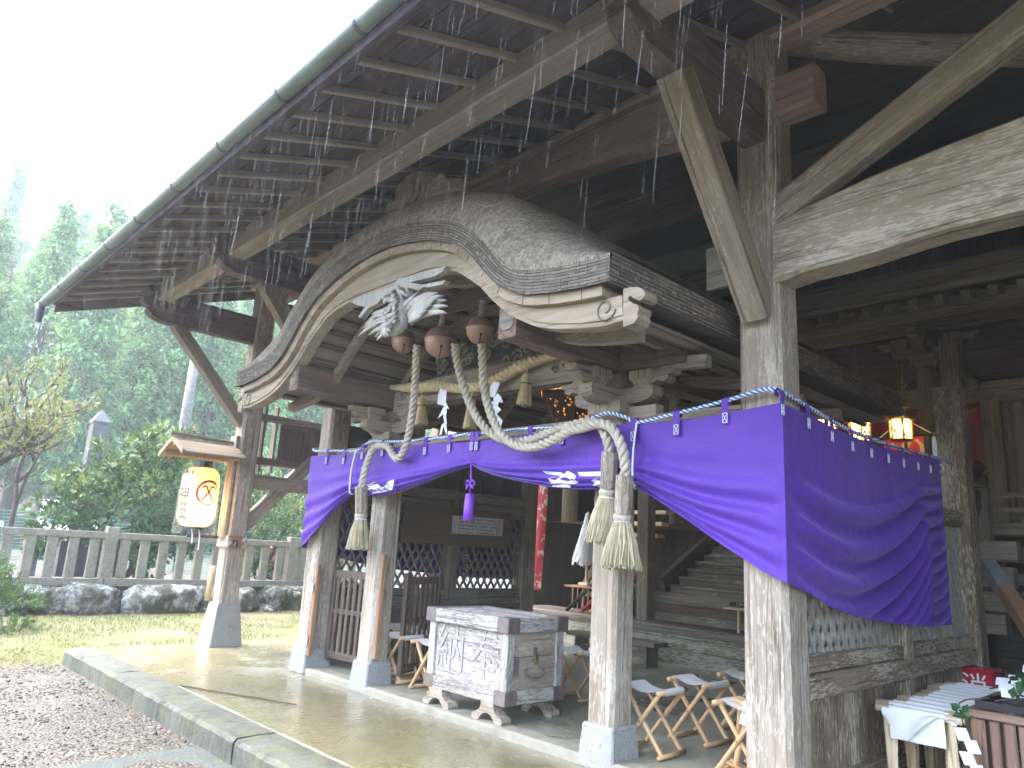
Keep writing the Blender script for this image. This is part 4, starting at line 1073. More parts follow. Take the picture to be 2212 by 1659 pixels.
for grp in range(2):
  mb = MB()
  for px, py, R in ((1110,230,.05),(1160,180,.055),(1200,240,.05),(1250,230,.05),(1310,225,.045),(1370,220,.04),(1050,290,.05),(1420,235,.03),(640,470,.045),(690,450,.04),(610,475,.03)):
    if (px < 800) != (grp == 1): continue
    c = at(cT(px, py), Y=RY); mb.tube(scroll(c+V((0,.04,0)), 1, R, 1.4), .022, 6)
  build(mb, 'scrolls', W_PALE('X'), ri, True)
mb = MB(); a = at(cT(1030,330), Y=RY); b = at(cT(1480,270), Y=RY); mb.prism([V((a.x-.1,RY+.02,a.z-.35)), V((b.x,RY+.02,b.z-.32)), V((b.x,RY+.02,b.z-.0)), V((a.x+.1,RY+.02,a.z+.04)), V((a.x-.1,RY+.02,a.z))], (0,.06,0)); build(mb, 'scroll_base', W_PALE('X'), ri)
tag(uvgrid(lambda i, j: off(.48+.24*i/6, .050+.006, 2.925+.0*i-.0*j+.0) + V((0, .06*j-.01, .035*j)), range(7), range(2), lambda i, j: (i, j), 'metal_patch', simple('grey_sheet_patch', (.42,.46,.50), .4, 3, .1), None), 'grey sheet metal patch on the front edge of the porch roof', 'patch')
# ---------------------------------------------------------------- lattice walls left and right of the porch
def lattice_wall(name, label, X, m, flip, bw=.026, bd=.022, ml=None, mbd=None):
    t = thing(name, label, 'wall', (X, 5.8, 0)); ya, yb = 4.30, 7.72 if flip > 0 else 7.30
    beam('sill', (X, ya, .10), (X, yb, .10), .15, .14, m('Z'), t)
    for y in (5.95, ): beam('stile', (X, y, .17), (X, y, 1.93), .16, .14, m('Z'), t, up=V((0,1,0)))
    beam('end_post', (X, yb-.03, .0), (X, yb-.03, 3.1 if flip > 0 else 3.6), .23, .23, m('Z') if flip > 0 else W_GREY(), t, up=V((0,1,0)))
    beam('waist_beam', (X, ya, .685), (X, yb-.12, .685), .17, .135, m('Z'), t); beam('lower_rail', (X, ya, .80), (X, yb-.12, .80), .12, .09, m('Z'), t)
    beam('top_rail', (X, ya, 1.86), (X, yb-.12, 1.86), .13, .11, m('Z'), t)
    for k, (a, b) in enumerate(((ya, 5.87), (6.03, yb-.13))):
        mb = MB(); q = a
        while q < b-.02: w_ = min(.19, b-q); mb.box((X+.004*(int(q*50) % 3), q+w_/2, .395), (.028, w_-.004, .45)); q += w_
        build(mb, 'board_panel', (mbd or m)('Z'), t)
        for layer, s in ((-.011, 1), (.011, -1)):
            mb = MB(); za, zb = .845, 1.805; H = zb-za; sx = .118; slope = .118/.19; n = int((b-a+H*slope)/sx)+2
            for i in range(-n, n+1):
                y0 = a+sx*i; z0, z1_ = za, zb
                # clip the bar y = y0 + s*slope*(z-za) to [a, b]
                ts = []
                lo, hi = 0., H
                f = s*slope
                ta, tb = sorted(((a-y0)/f, (b-y0)/f)); lo, hi = max(lo, ta), min(hi, tb)
                if hi-lo < .03: continue
                mb.beam((X+layer*bd/.022, y0+f*lo, za+lo), (X+layer*bd/.022, y0+f*hi, za+hi), bw, bd, .003, up=V((1,0,0)))
            build(mb, 'lattice', (ml or m)('Z'), t)
        beam('frame_rail', (X, a, .835), (X, b, .835), .07, .04, m('Z'), t); beam('frame_rail', (X, a, 1.79), (X, b, 1.79), .07, .04, m('Z'), t)
        for y in (a+.02, b-.02): beam('frame_stile', (X, y, .855), (X, y, 1.77), .065, .045, m('Z'), t, up=V((0,1,0)))
    return t
lattice_wall('lattice_wall', 'flaking grey lattice wall with boards below, running back behind the purple curtain at the right', -2.04, W_WALL, 1, .024, .024, W_LATT, W_WALL)
lw = lattice_wall('lattice_wall', 'dim lattice wall on the left side of the porch, behind the notice board', -7.28, W_DIM, -1)
mb = MB()
for k in range(15): mb.box((-7.30+.003*(k % 2), 4.40+.195*k, 2.23), (.02, .19, .58))
build(mb, 'upper_boards', W_DARK('Z'), lw)
beam('head_beam', (-7.28, 4.3, 2.52), (-7.28, 7.2, 2.52), .16, .24, W_DARK(), lw); beam('head_beam', (-7.28, 4.3, 1.99), (-7.28, 7.2, 1.99), .11, .13, W_DIM(), lw)
nb = thing('notice_board', 'brown plywood notice board fixed to the left lattice wall', 'board', (-7.16, 6, 1.6))
mb = MB(); mb.box((-7.185, 6.0, 1.61), (.02, 1.76, .46)); build(mb, 'panel', W_BROWN('Y'), nb)
ppr = thing('paper_notice', 'white paper notice with rows of small print pinned to the brown board', 'notice', (-7.17, 6.3, 1.63))
M_PAPER = simple('white_paper', (.74,.75,.80), .8, 3, .03)
mb = MB(); mb.add([V((-7.1735, 5.87, 1.52)), V((-7.1735, 6.74, 1.53)), V((-7.1735, 6.745, 1.755)), V((-7.1735, 5.865, 1.74))], [(0,1,2,3)]); mb.prism([V((-7.1735, 5.87, 1.52)), V((-7.1735, 6.74, 1.53)), V((-7.1735, 6.745, 1.755)), V((-7.1735, 5.865, 1.74))], (-.001, 0, 0)) if 0 else None
pass
M_INK = simple('black_ink', (.02,.02,.025), .7, 3, .05)
mb.cur = 1; rnd = random.Random(8)
for r in range(5):
    zz = 1.725-.042*r; q = 6.64
    while q > 5.98:
        w_ = rnd.uniform(.008, .022)
        if rnd.random() < .82:
            for st in range(3): mb.add([V((-7.1722, q, zz-.004*st*2)), V((-7.1722, q-w_, zz-.004*st*2+rnd.uniform(-.002,.002))), V((-7.1722, q-w_, zz-.0045-.008*st)), V((-7.1722, q, zz-.0045-.008*st))], [(0,1,2,3)])
        q -= w_+.006
for r in range(2): 
    for k in range(16): zz = 1.73-.012*k; mb.add([V((-7.1722, 6.69-.03*r, zz)), V((-7.1722, 6.678-.03*r, zz)), V((-7.1722, 6.678-.03*r, zz-.007)), V((-7.1722, 6.69-.03*r, zz-.007))], [(0,1,2,3)])
build(mb, 'sheet', [M_PAPER, M_INK], ppr)

# folded-back slatted gate leaves
def gate(name, label, x, y, rot, hz, frame_m):
    t = thing(name, label, 'gate', (x, y, .13))
    for px in (.03, .62): beam('stile', (px, 0, .0), (px, 0, .95), .06, .045, frame_m, t, up=V((0,1,0)))
    for z in (.06, .5, .88): beam('rail', (.06, 0, z), (.6, 0, z), .04, .075 if z != .5 else .05, W_GATE(), t)
    for k in range(6): beam('slat', (.115+.09*k, -.012, .07), (.115+.09*k, -.012, .9), .05, .02, W_GATE(), t, up=V((0,1,0)))
    for c in kids(t): c.matrix_parent_inverse = Matrix()
    t.matrix_basis = Matrix.Translation((x, y, .13)) @ Matrix.Rotation(rot, 4, 'Z'); return t
gate('slatted_gate', 'dark brown slatted gate leaf with an orange stile, hinged on the left curtained post', -7.16, 4.26, rad(8), .95, W_GATE())
gate('slatted_gate', 'dark brown slatted gate leaf folded back behind the left gable post', -5.98, 4.36, rad(110), .95, W_GATE())
beam_g = beam('door_jamb', (-7.15, 4.06, .18), (-7.15, 4.06, 1.10), .06, .05, W_ORNG(), None, up=V((0,1,0))); tag(beam_g, 'orange brown hinge board with grey hinges on the left curtained post', 'board')
for z in (.33, .86):
    mb = MB(); mb.box((0,0,0), (.05,.006,.10)); h_ = build(mb, 'hinge', simple('galvanised_hinge', (.42,.42,.42), .4, 20, .2), beam_g); h_.matrix_parent_inverse = beam_g.matrix_basis.inverted(); h_.matrix_basis = Matrix.Translation((-7.16, 4.018, z))
bj = beam('door_jamb', (-6.02, 4.115, .30), (-6.02, 4.115, 1.25), .05, .055, W_ORNG(), None, up=V((0,1,0))); tag(bj, 'orange brown jamb strip on the right side of the left gable post', 'board')

# ---------------------------------------------------------------- purple curtain
g = G('purple_curtain_cloth'); o_ = g.obj(rnd=False); n1 = g.noise(g.scale(o_, (60,60,60)), 1, 3, .6); n2 = g.noise(o_, 1.2, 3)
c = g.ramp(n2, [(.3, (.082,.024,.29)), (.7, (.108,.034,.36))]); g.bump(g.math('ADD', g.math('MULTIPLY', g.noise(o_, 4, 5, .6, .9), 2.2), g.math('MULTIPLY', n1, .35)), .30, .02)
M_PURP = g.base(c, .6, Sheen_Weight=.4, Sheen_Roughness=.4, Specular_IOR_Level=.35); g.b.inputs['Sheen Tint'].default_value = (.6,.45,1,1)
M_WHITE = simple('white_cotton', (.78,.78,.80), .8, 20, .04)
cu = thing('shrine_curtain', 'long purple curtain gathered up with white cords and wrapped round the corner post', 'curtain', (-4.6, 3.98, 2.25))
CY = 3.975; XA, XM, XB = -7.40, -4.645, -1.918
def top_z(x): return 2.247+.012*math.sin(x*3.1)+(.03*max(0, (x+2.5)/.6) if x > -2.5 else 0)
BOT = [(-7.40,1.26),(-7.29,1.32),(-7.1,1.43),(-6.8,1.62),(-6.6,1.755),(-6.44,1.845),(-6.3,1.815),(-6.1,1.79),(-5.85,1.795),(-5.55,1.835),(-5.2,1.905),(-4.9,1.975),(-4.66,2.035),(-4.64,2.035),(-4.5,1.99),(-4.26,1.925),(-4.0,1.875),(-3.7,1.825),(-3.4,1.80),(-3.1,1.80),(-2.94,1.82),(-2.8,1.745),(-2.6,1.635),(-2.4,1.515),(-2.2,1.405),(-2.05,1.32),(-1.92,1.265)]
TIES = (-6.44, -4.645, -2.94)
def front(x, v):
    tz, bz = top_z(x), interp(x, BOT); h = tz-bz; H = .93; p = max(1., H/h)
    zz = tz-h*(1-(1-v)**p if p > 1.001 else v)
    comp = p-1
    dt = min(abs(x-t) for t in TIES)
    amp = min(.030, .014+.022*min(1.4, comp))*(min(1, max(0, (v-.18)/.4)))
    cyc = 4.3+.7*min(1, comp/1.)
    ph = cyc*(v**1.6)*2*pi + 1.3*math.sin(x*1.1) + .9*mnoise.noise(V((x*1.1, v*2, 3)))
    q = math.sin(ph); q = math.copysign(abs(q)**.75, q)
    y = -amp*q*(1-.35*math.exp(-(dt/.08)**2)) - .03*comp*v*(1-math.exp(-(dt/.25)**2))
    y += .012*mnoise.noise(V((x*2.3, zz*3, 9))) + .006*mnoise.noise(V((x*.9+zz*9, zz*4-x*1.6, 2)))
    # pulls that radiate from the tie points
    for t in TIES:
        dx, dz = x-t, zz-(interp(t, BOT)+.02); r = math.hypot(dx, dz)
        if r > .02: y += -.007*math.exp(-r/.45)*math.sin(9*math.atan2(dz, dx)+t)
    y *= min(1, max(0, (XB-.004-x)/.10)); return V((x, CY+y-.012*min(1, max(0, (XB-.004-x)/.05)), zz))
us = [XA+(XM-XA)*i/150 for i in range(151)]; vs = [(j/56) for j in range(57)]
mb = MB(); mb.grid(front, us, vs); build(mb, 'left_panel', M_PURP, cu, True)
us = [XM+.003+(XB-XM-.003)*i/160 for i in range(161)]
mb = MB(); mb.grid(front, us, vs); build(mb, 'right_panel', M_PURP, cu, True)
SX = -1.918
def side(y, v, X=SX, s=1, ya=3.975, yb=6.80):
    t = (y-ya)/(yb-ya); tz = interp(t, [(0,2.277),(.13,2.268),(.25,2.24),(.4,2.23),(.55,2.232),(.75,2.245),(.93,2.285),(1,2.295)])
    bz = interp(t, [(0,1.265),(.08,1.215),(.19,1.13),(.32,1.068),(.55,1.01),(.72,.98),(.9,.965),(1,.968)])
    zz = tz+(bz-tz)*v
    v0 = (v-.50*t*(1-t)*min(1, v*1.6))/max(.45, 1-.86*t**1.7+.02)
    w_ = min(1, max(0, (v0-.28)/.2))*min(1, t*7+.25)*(1-.3*t)
    q = math.sin(2*pi*(5.2*v0**1.05)+.8+.5*mnoise.noise(V((t*3, v0*3, 1)))); q = math.copysign(abs(q)**.7, q)
    d = .062*w_*q*min(1, .5+t)*max(0, 1-max(0, v-.93)*12) + .02*mnoise.noise(V((t*3.2, zz*2.2, 5)))
    d += .03*math.sin(t*pi)*math.sin(v*pi)
    d *= min(1, t*14)*min(1, (1-t)*9)
    return V((X+s*d, y, zz))
mb = MB(); mb.grid(side, [3.975+2.825*i/220 for i in range(221)], [j/110 for j in range(111)]); build(mb, 'side_panel', M_PURP, cu, True)
# the matching side panel on the far left, outside the left lattice
mb = MB(); mb.grid(lambda y, v: side(y, v, XA-.005, -1, 3.975, 7.5), [3.975+3.525*i/70 for i in range(71)], [j/40 for j in range(41)]); build(mb, 'side_panel', M_PURP, cu, True)
for k, (ch, y, z) in enumerate((('中', 6.30, 1.22), ('社', 6.30, .985), ('社', 6.12, 1.22), ('牟', 6.30, 1.10))):
    vs_, fs_ = text_mesh(ch, .12); sp = side(y, .8, XA-.005, -1, 3.975, 6.8)
    mb = MB(); mb.add([V((XA+.04, y+p.x, z+p.y)) for p in vs_], fs_); build(mb, 'crest', M_WHITE, cu)
# white crest patches on the gathered edge
def crest(polys, fn, name='crest'):
    for pl in polys:
        mb = MB(); xs = [p[0] for p in pl]; x0, x1 = min(xs), max(xs)
        n_ = 14
        def lim(x, hi):
            ys = []
            for (a, b), (c_, d_) in zip(pl, pl[1:]+pl[:1]):
                if min(a, c_) <= x <= max(a, c_) and abs(a-c_) > 1e-6: ys.append(b+(d_-b)*(x-a)/(c_-a))
            return (max(ys) if hi else min(ys)) if ys else pl[0][1]
        mb.grid(lambda u, k: fn(u, lim(u, False)+(lim(u, True)-lim(u, False))*k)+V((0, -.005, 0)), [x0+1e-4+(x1-x0-2e-4)*i/n_ for i in range(n_+1)], [0, .25, .5, .75, 1]); build(mb, name, M_WHITE, cu, True)
crest([[(-6.22,.50),(-6.0,.44),(-5.93,.70),(-6.02,.80),(-6.15,.60)], [(-5.93,.72),(-5.86,.50),(-5.82,.72)], [(-5.84,.48),(-5.69,.44),(-5.68,.74),(-5.76,.80),(-5.80,.66)]], front)
crest([[(-3.80,.44),(-3.62,.46),(-3.60,.52),(-3.79,.485)], [(-3.72,.60),(-3.55,.44),(-3.44,.56),(-3.50,.84),(-3.66,.86)], [(-3.46,.46),(-3.12,.46),(-3.12,.55),(-3.45,.52)], [(-3.32,.62),(-3.12,.50),(-3.12,.84),(-3.22,.86)]], front)
# hem cord of the centre opening, loops with their stitched squares
M_STITCH = M_WHITE
def loop(p, d, n_):
    """strap hanging from the rope at p, d = along the rope, n_ = out of the cloth"""
    d, n_ = V(d).normalized(), V(n_).normalized(); mb = MB(); w_ = .024; z = V((0,0,1)); off_ = p+n_*.014
    pr = [(-.004, -.005), (.010, .026), (.006, -.03), (.004, -.13)]
    rings = []
    for k, (a, b) in enumerate(((-.020, -.02), (-.014, .012), (.0, .024), (.014, .012), (.018, -.02), (.017, -.07), (.016, -.145))):
        c = p+n_*a+z*b; rings.append([c-d*w_, c+d*w_, c+d*w_+n_*.003, c-d*w_+n_*.003])
    mb.loft(rings); st = build(mb, 'loop', M_PURP, cu)
    c = p+n_*.0205; a, b = -.075, -.135; q = .0155; mb = MB(); r = .0019
    P = [c-d*q+z*a, c+d*q+z*a, c+d*q+z*b, c-d*q+z*b]
    for i, j in ((0,1),(1,2),(2,3),(3,0),(0,2),(1,3)): mb.tube([P[i], P[j]], r, 4)
    build(mb, 'stitching', M_STITCH, st)
def rope_front(x):
    return interp(x, [(-7.45,2.355),(-7.3,2.31),(-6.9,2.29),(-6.48,2.265),(-6.27,2.335),(-6.155,2.345),(-6.04,2.33),(-5.7,2.31),(-5.2,2.30),(-4.7,2.305),(-4.2,2.295),(-3.6,2.29),(-3.35,2.32),(-3.2,2.34),(-3.05,2.30),(-2.93,2.252),(-2.64,2.283),(-2.27,2.33),(-2.01,2.372),(-1.93,2.345)])
def rope_fy(x): return 3.965
for px in (340, 455, 575, 708, 993, 1152, 1303, 1335, 1693, 1905): 
    x = at(z5(px, 430), Y=CY).x; loop(V((x, rope_fy(x), rope_front(x)-.006)), (1,0,0), (0,-1,0))
for px in (835, 1115, 1433): x = at(b3(px, 400), Y=CY).x; loop(V((x, rope_fy(x), rope_front(x)-.006)), (1,0,0), (0,-1,0))
def rope_side(y): return interp(y, [(3.96,2.345),(4.35,2.315),(4.64,2.285),(4.99,2.265),(5.4,2.265),(5.95,2.27),(6.55,2.298),(6.86,2.31)])
for px in (310, 500, 668, 815, 952, 1075, 1185, 1290, 1380): y = at(b6(px, 300+px*.2), X=-1.93).y; loop(V((-1.925, y, rope_side(y)-.006)), (0,1,0), (1,0,0))
# cords that tie the curtain up
for x, lb_ in ((-6.455, 'white cord hitching up the purple curtain beside the left bell rope'), (-2.935, 'white cord hitching up the purple curtain right of the two bell rope tassels')):
    mb = MB()
    a = V((x, 3.945, rope_front(x)-.01)); b = V((x-.01, 3.93, interp(x, BOT)+.0)); mb.tube(resample([a, a.lerp(b, .5)+V((0,-.02,0)), b, b+V((0,.05,-.01))], .04), .007, 6)
    if 1: mb.tube([V((x-.01+.03*math.cos(t*.9), 3.955-.04*abs(math.cos(t*.45)), b.z+.01*math.sin(t))) for t in range(7)], .007, 5)
    tag(build(mb, 'tie_cord', M_WHITE, None, True), lb_, 'cord')
M_ROPEB = simple('blue_rope_strand', (.02,.16,.46), .6, 40, .2); M_ROPEW = simple('white_rope_strand', (.72,.74,.76), .7, 40, .08)
pth = [V((-7.45, 4.3, 2.36)), V((-7.44, 4.02, 2.35))]+[V((x, rope_fy(x), rope_front(x))) for x in (-7.3,-6.9,-6.48,-6.3,-6.155,-6.02,-5.7,-5.2,-4.7,-4.2,-3.6,-3.36,-3.2,-3.05,-2.93,-2.64,-2.27,-2.04)]+[V((-1.935, 3.975, 2.352))]+[V((-1.922, y, rope_side(y))) for y in (4.35,4.64,4.99,5.4,5.95,6.55,6.86)]+[V((-1.93, 7.0, 2.32)), V((-2.0, 7.45, 2.34))]
mb = MB(); mb.rope(pth, .0125, 4, .075, 5, mats=[0, 1, 0, 1], fill=.62)
tag(build(mb, 'striped_rope', [M_ROPEB, M_ROPEW], None, True), 'thin blue and white twisted rope carrying the purple curtain along the front', 'rope')
# end of the curtain rope: white loops at the far post
mb = MB(); e = at(b6(1437, 480), X=-1.95); mb.tube(resample([e+V((0,0,-.16)), e+V((0,-.03,0)), e+V((0,0,.09)), e+V((0,.04,0)), e+V((0,.01,-.16))], .02), .010, 6)
e = at(b6(1490, 637), X=-1.95); mb.tube(resample([e+V((0,-.06,.03)), e+V((0,.02,.03)), e+V((0,.045,0)), e+V((0,.02,-.03)), e+V((0,-.06,-.03))], .015), .009, 6)
tag(build(mb, 'rope_end', M_WHITE, None, True), 'looped white rope end at the far end of the curtain on the right', 'rope')
# purple tassel at the centre opening
tz_ = thing('purple_tassel', 'purple silk tassel with a bow hanging at the centre of the curtain', 'tassel', (-4.58, 3.93, 1.8))
M_SILK = simple('purple_silk_cord', (.16,.03,.42), .45, 60, .2, .3)
cx, cy = -4.60, 3.93
mb = MB(); mb.tube([V((cx-.01, cy, 2.05)), V((cx, cy, 1.92)), V((cx, cy, 1.78))], .008, 6)
for s in (-1, 1): mb.tube(resample([V((cx, cy, 1.875)), V((cx+s*.03, cy-.01, 1.905)), V((cx+s*.055, cy, 1.875)), V((cx+s*.03, cy-.01, 1.855)), V((cx, cy, 1.875))], .012), .008, 6); mb.tube(resample([V((cx, cy, 1.87)), V((cx+s*.03, cy-.01, 1.85)), V((cx+s*.045, cy-.005, 1.83))], .012), .008, 6)
build(mb, 'cord', M_SILK, tz_, True)
mb = MB(); mb.lathe([(.012,1.80),(.035,1.79),(.042,1.765),(.036,1.755),(.042,1.745),(.044,1.66),(.046,1.575),(.03,1.572)], (cx, cy, 0), 18); build(mb, 'skirt', M_SILK, tz_, True)

# ---------------------------------------------------------------- bells and their ropes
M_BRONZE = simple('old_bronze', (.30,.175,.13), .5, 7, .25, .05, Metallic=.35)
M_HEMP = simple('pale_hemp', (.42,.375,.295), .85, 30, .28, .5)
M_HEMPB = simple('bristle_hemp', (.43,.365,.235), .85, 12, .25, .3)
BY = 3.6
BZ = []
for (px, py, r, lb) in (((600),(225),.132,'largest bronze suzu bell, in the middle of the three under the gable'), (970,120,.108,'bronze suzu bell nearest the right beam, hanging from a wrapped cord'), (258,220,.108,'bronze suzu bell half hidden behind the phoenix carving')):
    c = at(cM(px, py), Y=BY); t = thing('shrine_bell', lb, 'bell', c, 'round bronze bells under the gable')
    mb = MB(); pr = [(r*.05, r*1.0)]+[(r*math.sin(a), r*math.cos(a)*(1.02 if a < pi/2 else 1.05)) for a in [pi*k/18 for k in range(2, 8)]]+[(r*1.00,.14*r),(r*1.07,.12*r),(r*1.07,.05*r),(r*1.00,.03*r)]+[(r*math.sin(a), r*math.cos(a)*1.06) for a in [pi*k/18 for k in range(9, 18)]]+[(.002,-r*1.06)]
    mb.lathe(pr, c, 32); build(mb, 'shell', M_BRONZE, t, True)
    mb = MB(); cd_ = (CAM-c).normalized(); a0 = math.atan2(cd_.y, cd_.x); 
    ap = lambda th, el: c+V((math.cos(th)*math.sin(el), math.sin(th)*math.sin(el), math.cos(el)))*r*1.062
    mb.tube([ap(a0+.1, 2.15+.12*k) for k in range(8)], .004, 5); mb.lathe([(.011, 0), (.011, .004)], ap(a0+.1, 2.12), 8, axis=(ap(a0+.1, 2.12)-c)); build(mb, 'slit', simple('bell_slit_black', (.01,.008,.006), .9), t)
    mb = MB(); mb.rope([c+V((0,0,r*1.0)), c+V((.01,0,r+.14)), c+V((0,.01,3.34-c.z))], .024, 3, .10, 6); build(mb, 'hanger', M_HEMP, t, True)
    BZ.append((c, r))
tag_ = []
def bell_rope(name, label, pts, r, grip, tas, wtop, wbot):
    t = thing(name, label, 'rope', pts[0], 'thick hemp bell ropes')
    mb = MB(); mb.rope(pts, r, 3, .165, 7, fill=.52); build(mb, 'rope', M_HEMP, t, True)
    a, b = grip; d = (b-a).normalized(); L = (b-a).length
    x, y, z = frame(d); mb = MB(); n_ = 8; R = .060
    mb.loft([[a+d*h+(x*math.cos(q)+y*math.sin(q))*R*k for q in [2*pi*(i+.5)/n_ for i in range(n_)]] for h, k in ((0,.93),(.012,1.),(L-.02,1.),(L,.95))]); build(mb, 'wooden_grip', W_POST('Z'), t)
    mb = MB(); mb.lathe([(R*.8,0),(R*1.02,.012),(R*1.05,.03),(R*1.0,.048),(R*.82,.058)], b, 18, axis=d); build(mb, 'collar', M_HEMP, t, True)
    e = b+d*.05; f = tas; dd = (f-e); mb = MB(); rnd = random.Random(len(pts)); x, y, z = frame(dd)
    mb.tube([e, e+dd*.5, e+dd*.93], [wtop*.8, (wtop+wbot)*.42, wbot*.8], 14)
    for k in range(210):
        q = rnd.random()*2*pi; u = math.sqrt(rnd.uniform(.55, 1)); u2 = u*rnd.uniform(.85, 1.1); o1 = (x*math.cos(q)+y*math.sin(q)); q2 = q+rnd.uniform(-.22,.22); o2 = (x*math.cos(q2)+y*math.sin(q2)); lt = rnd.uniform(.94, 1.05)
        p0 = e+o1*wtop*u; p1 = e+dd*.45*lt+o1*(wtop+(wbot-wtop)*.62)*u; p2 = e+dd*lt+o2*wbot*u2
        mb.tube([p0, p1, p2], [.0055,.006,.0045], 4)
    build(mb, 'bristle_tassel', M_HEMPB, t)
    mb = MB(); mb.tube([e+dd*.05+(x*math.cos(q)+y*math.sin(q))*(wtop*1.12) for q in [2*pi*i/16 for i in range(17)]], .005, 5); build(mb, 'binding_cord', M_WHITE, t)
    return t
A = lambda f, L: [at(f(px, py), Y=yy) for px, py, yy in L]
pl = A(cM, [(385,265,3.60),(376,400,3.66),(367,600,3.74),(350,800,3.79),(330,960,3.81),(306,1090,3.83),(272,1215,3.85),(235,1290,3.86),(195,1315,3.87),(155,1270,3.88),(110,1205,3.90)])+A(z5, [(668,432,3.92),(632,455,3.90),(598,525,3.86),(572,610,3.84),(553,712,3.84)])
bell_rope('bell_rope', 'hemp bell rope with a wooden grip and bristle tassel against the left gable post', pl, .037, A(z5, [(550,706,3.85),(548,882,3.90)]) , A(z5, [(522,1125,3.90)])[0], .05, .108)
pb = A(cM, [(738,255,3.60),(752,380,3.68),(782,520,3.76),(826,660,3.80),(872,790,3.82),(930,910,3.83),(1010,1020,3.84),(1090,1090,3.86),(1190,1140,3.88),(1320,1160,3.90),(1450,1140,3.90),(1580,1090,3.90),(1720,1030,3.89)])+A(b3, [(400,462,3.87),(520,432,3.86),(590,445,3.85),(630,500,3.84),(655,570,3.84),(665,632,3.85)])
bell_rope('bell_rope', 'hemp bell rope ending in the higher, left tassel on the right gable post', pb, .037, A(b3, [(665,628,3.86),(655,868,3.90)]), A(b3, [(602,1222,3.88)])[0], .05, .105)
pc_ = A(cM, [(988,255,3.60),(995,400,3.66),(1003,560,3.72),(1020,700,3.76),(1060,860,3.78),(1115,1000,3.79),(1190,1110,3.80),(1290,1185,3.81),(1410,1212,3.81),(1540,1195,3.81),(1680,1130,3.81),(1830,1050,3.81)])+A(b3, [(470,478,3.80),(570,448,3.79),(650,455,3.78),(705,510,3.77),(745,600,3.77),(765,700,3.78),(767,790,3.80)])
bell_rope('bell_rope', 'hemp bell rope ending in the lower, wider right tassel on the right gable post', pc_, .037, A(b3, [(763,783,3.83),(750,1028,3.88)]), A(b3, [(738,1390,3.86)])[0], .05, .128)

# ---------------------------------------------------------------- straw rope, straw tassels and paper streamers
M_STRW = simple('golden_rice_straw', (.47,.37,.20), .75, 25, .25, .5)
SHP = A(cM, [(125,650,4.05),(230,655,4.02),(400,652,4.02),(600,642,4.02),(750,655,4.02),(900,655,4.02),(1030,622,4.02),(1180,552,4.02),(1300,482,4.02),(1450,420,4.02),(1600,372,4.03),(1760,335,4.06)])
st = thing('straw_rope', 'thick twisted golden straw rope swagged across the carved beam', 'rope', SHP[0])
mb = MB(); mb.rope(SHP, lambda t: .054*(.5+.5*min(1, t*6, (1-t)*5)), 3, .165, 8, fill=.50); build(mb, 'rope', M_STRW, st, True)
mb = MB(); rnd = random.Random(2); e = SHP[0]
for k in range(110):
    d = V((-1+rnd.uniform(-.2,.2), rnd.uniform(-.4,.2), rnd.uniform(-.5,1.5))).normalized(); L = rnd.uniform(.08,.20); mb.tube([e+V((.02,0,0)), e+d*L*.5, e+d*L+V((0,0,rnd.uniform(-.02,.04)))], [.006,.005,.003], 3)
for k in range(160):
    t = rnd.random(); i = min(len(SHP)-2, int(t*(len(SHP)-1))); p = SHP[i].lerp(SHP[i+1], rnd.random()); d = rv(); d.z = -abs(d.z)*.8+.1
    mb.tube([p+d*.035, p+d*.05, p+d*rnd.uniform(.06,.10)], [.0016,.0014,.0008], 3)
build(mb, 'loose_straw', M_STRW, st)
def straw_tassel(a, h, b, w_, lb):
    t = thing('straw_tassel', lb, 'tassel', a, 'straw tassels hanging from the straw rope'); rnd = random.Random(int(w_*1e5)); d = (b-h); mb = MB()
    x, y, z = frame(d); mb.tube([h, h+d*.06, h+d*.3, h+d*.95], [w_*.45,w_*.62,w_*.55,w_*.8], 12)
    for k in range(110):
        q = rnd.random()*2*pi; u = rnd.uniform(.75,1.); o1 = x*math.cos(q)+y*math.sin(q); l = rnd.uniform(.95,1.03)
        mb.tube([h+d*.02+o1*w_*.4*u, h+d*.12+o1*w_*.70*u, h+d*.32+o1*w_*.6*u, h+d*l+o1*w_*1.05*u], [.004,.004,.0035,.003], 3)
    build(mb, 'straw', M_STRW, t)
    mb = MB(); mb.tube([h+d*.32+(x*math.cos(q)+y*math.sin(q))*w_*.66 for q in [2*pi*i/14 for i in range(15)]], .004, 5); build(mb, 'black_binding', M_INK, t)
    mb = MB(); mb.rope([a, h], .007, 2, .03, 5); build(mb, 'cord', M_STRW, t)
for L, w_, lb in ((((433,695),(428,745),(425,1005)), .058, 'straw tassel just right of the left bell rope'), (((897,690),(890,760),(873,1038)), .0605, 'middle straw tassel half hidden behind the crossing bell ropes'), (((1410,485),(1412,525),(1380,815)), .0615, 'straw tassel farthest right, beside the bronze hanging lantern')):
    straw_tassel(*A(cM, [(*p, 4.0) for p in L]), w_, lb)
def shide(poly_list, lb):
    t = thing('paper_streamer', lb, 'streamer', at(cM(*poly_list[0][0]), Y=4.0), 'white zigzag paper streamers'); mb = MB()
    for k, pl in enumerate(poly_list):
        q = [at(cM(*p), Y=3.985-.010*k+.012*(i % 2)) for i, p in enumerate(pl)]; mb.prism(q, (0, .0012, 0))
    build(mb, 'paper', M_PAPER, t)
shide([[(605,655),(662,672),(650,815),(630,825),(572,808),(580,720)], [(632,820),(652,790),(684,858),(640,835)], [(634,828),(662,850),(655,930),(628,900),(576,945),(615,880)], [(625,905),(655,925),(660,1000),(640,985)], [(628,985),(655,1000),(666,1088),(655,1092),(635,1030)], [(610,1010),(636,980),(612,1090),(592,1098)]], 'crumpled white paper streamer between the left and middle straw tassels')
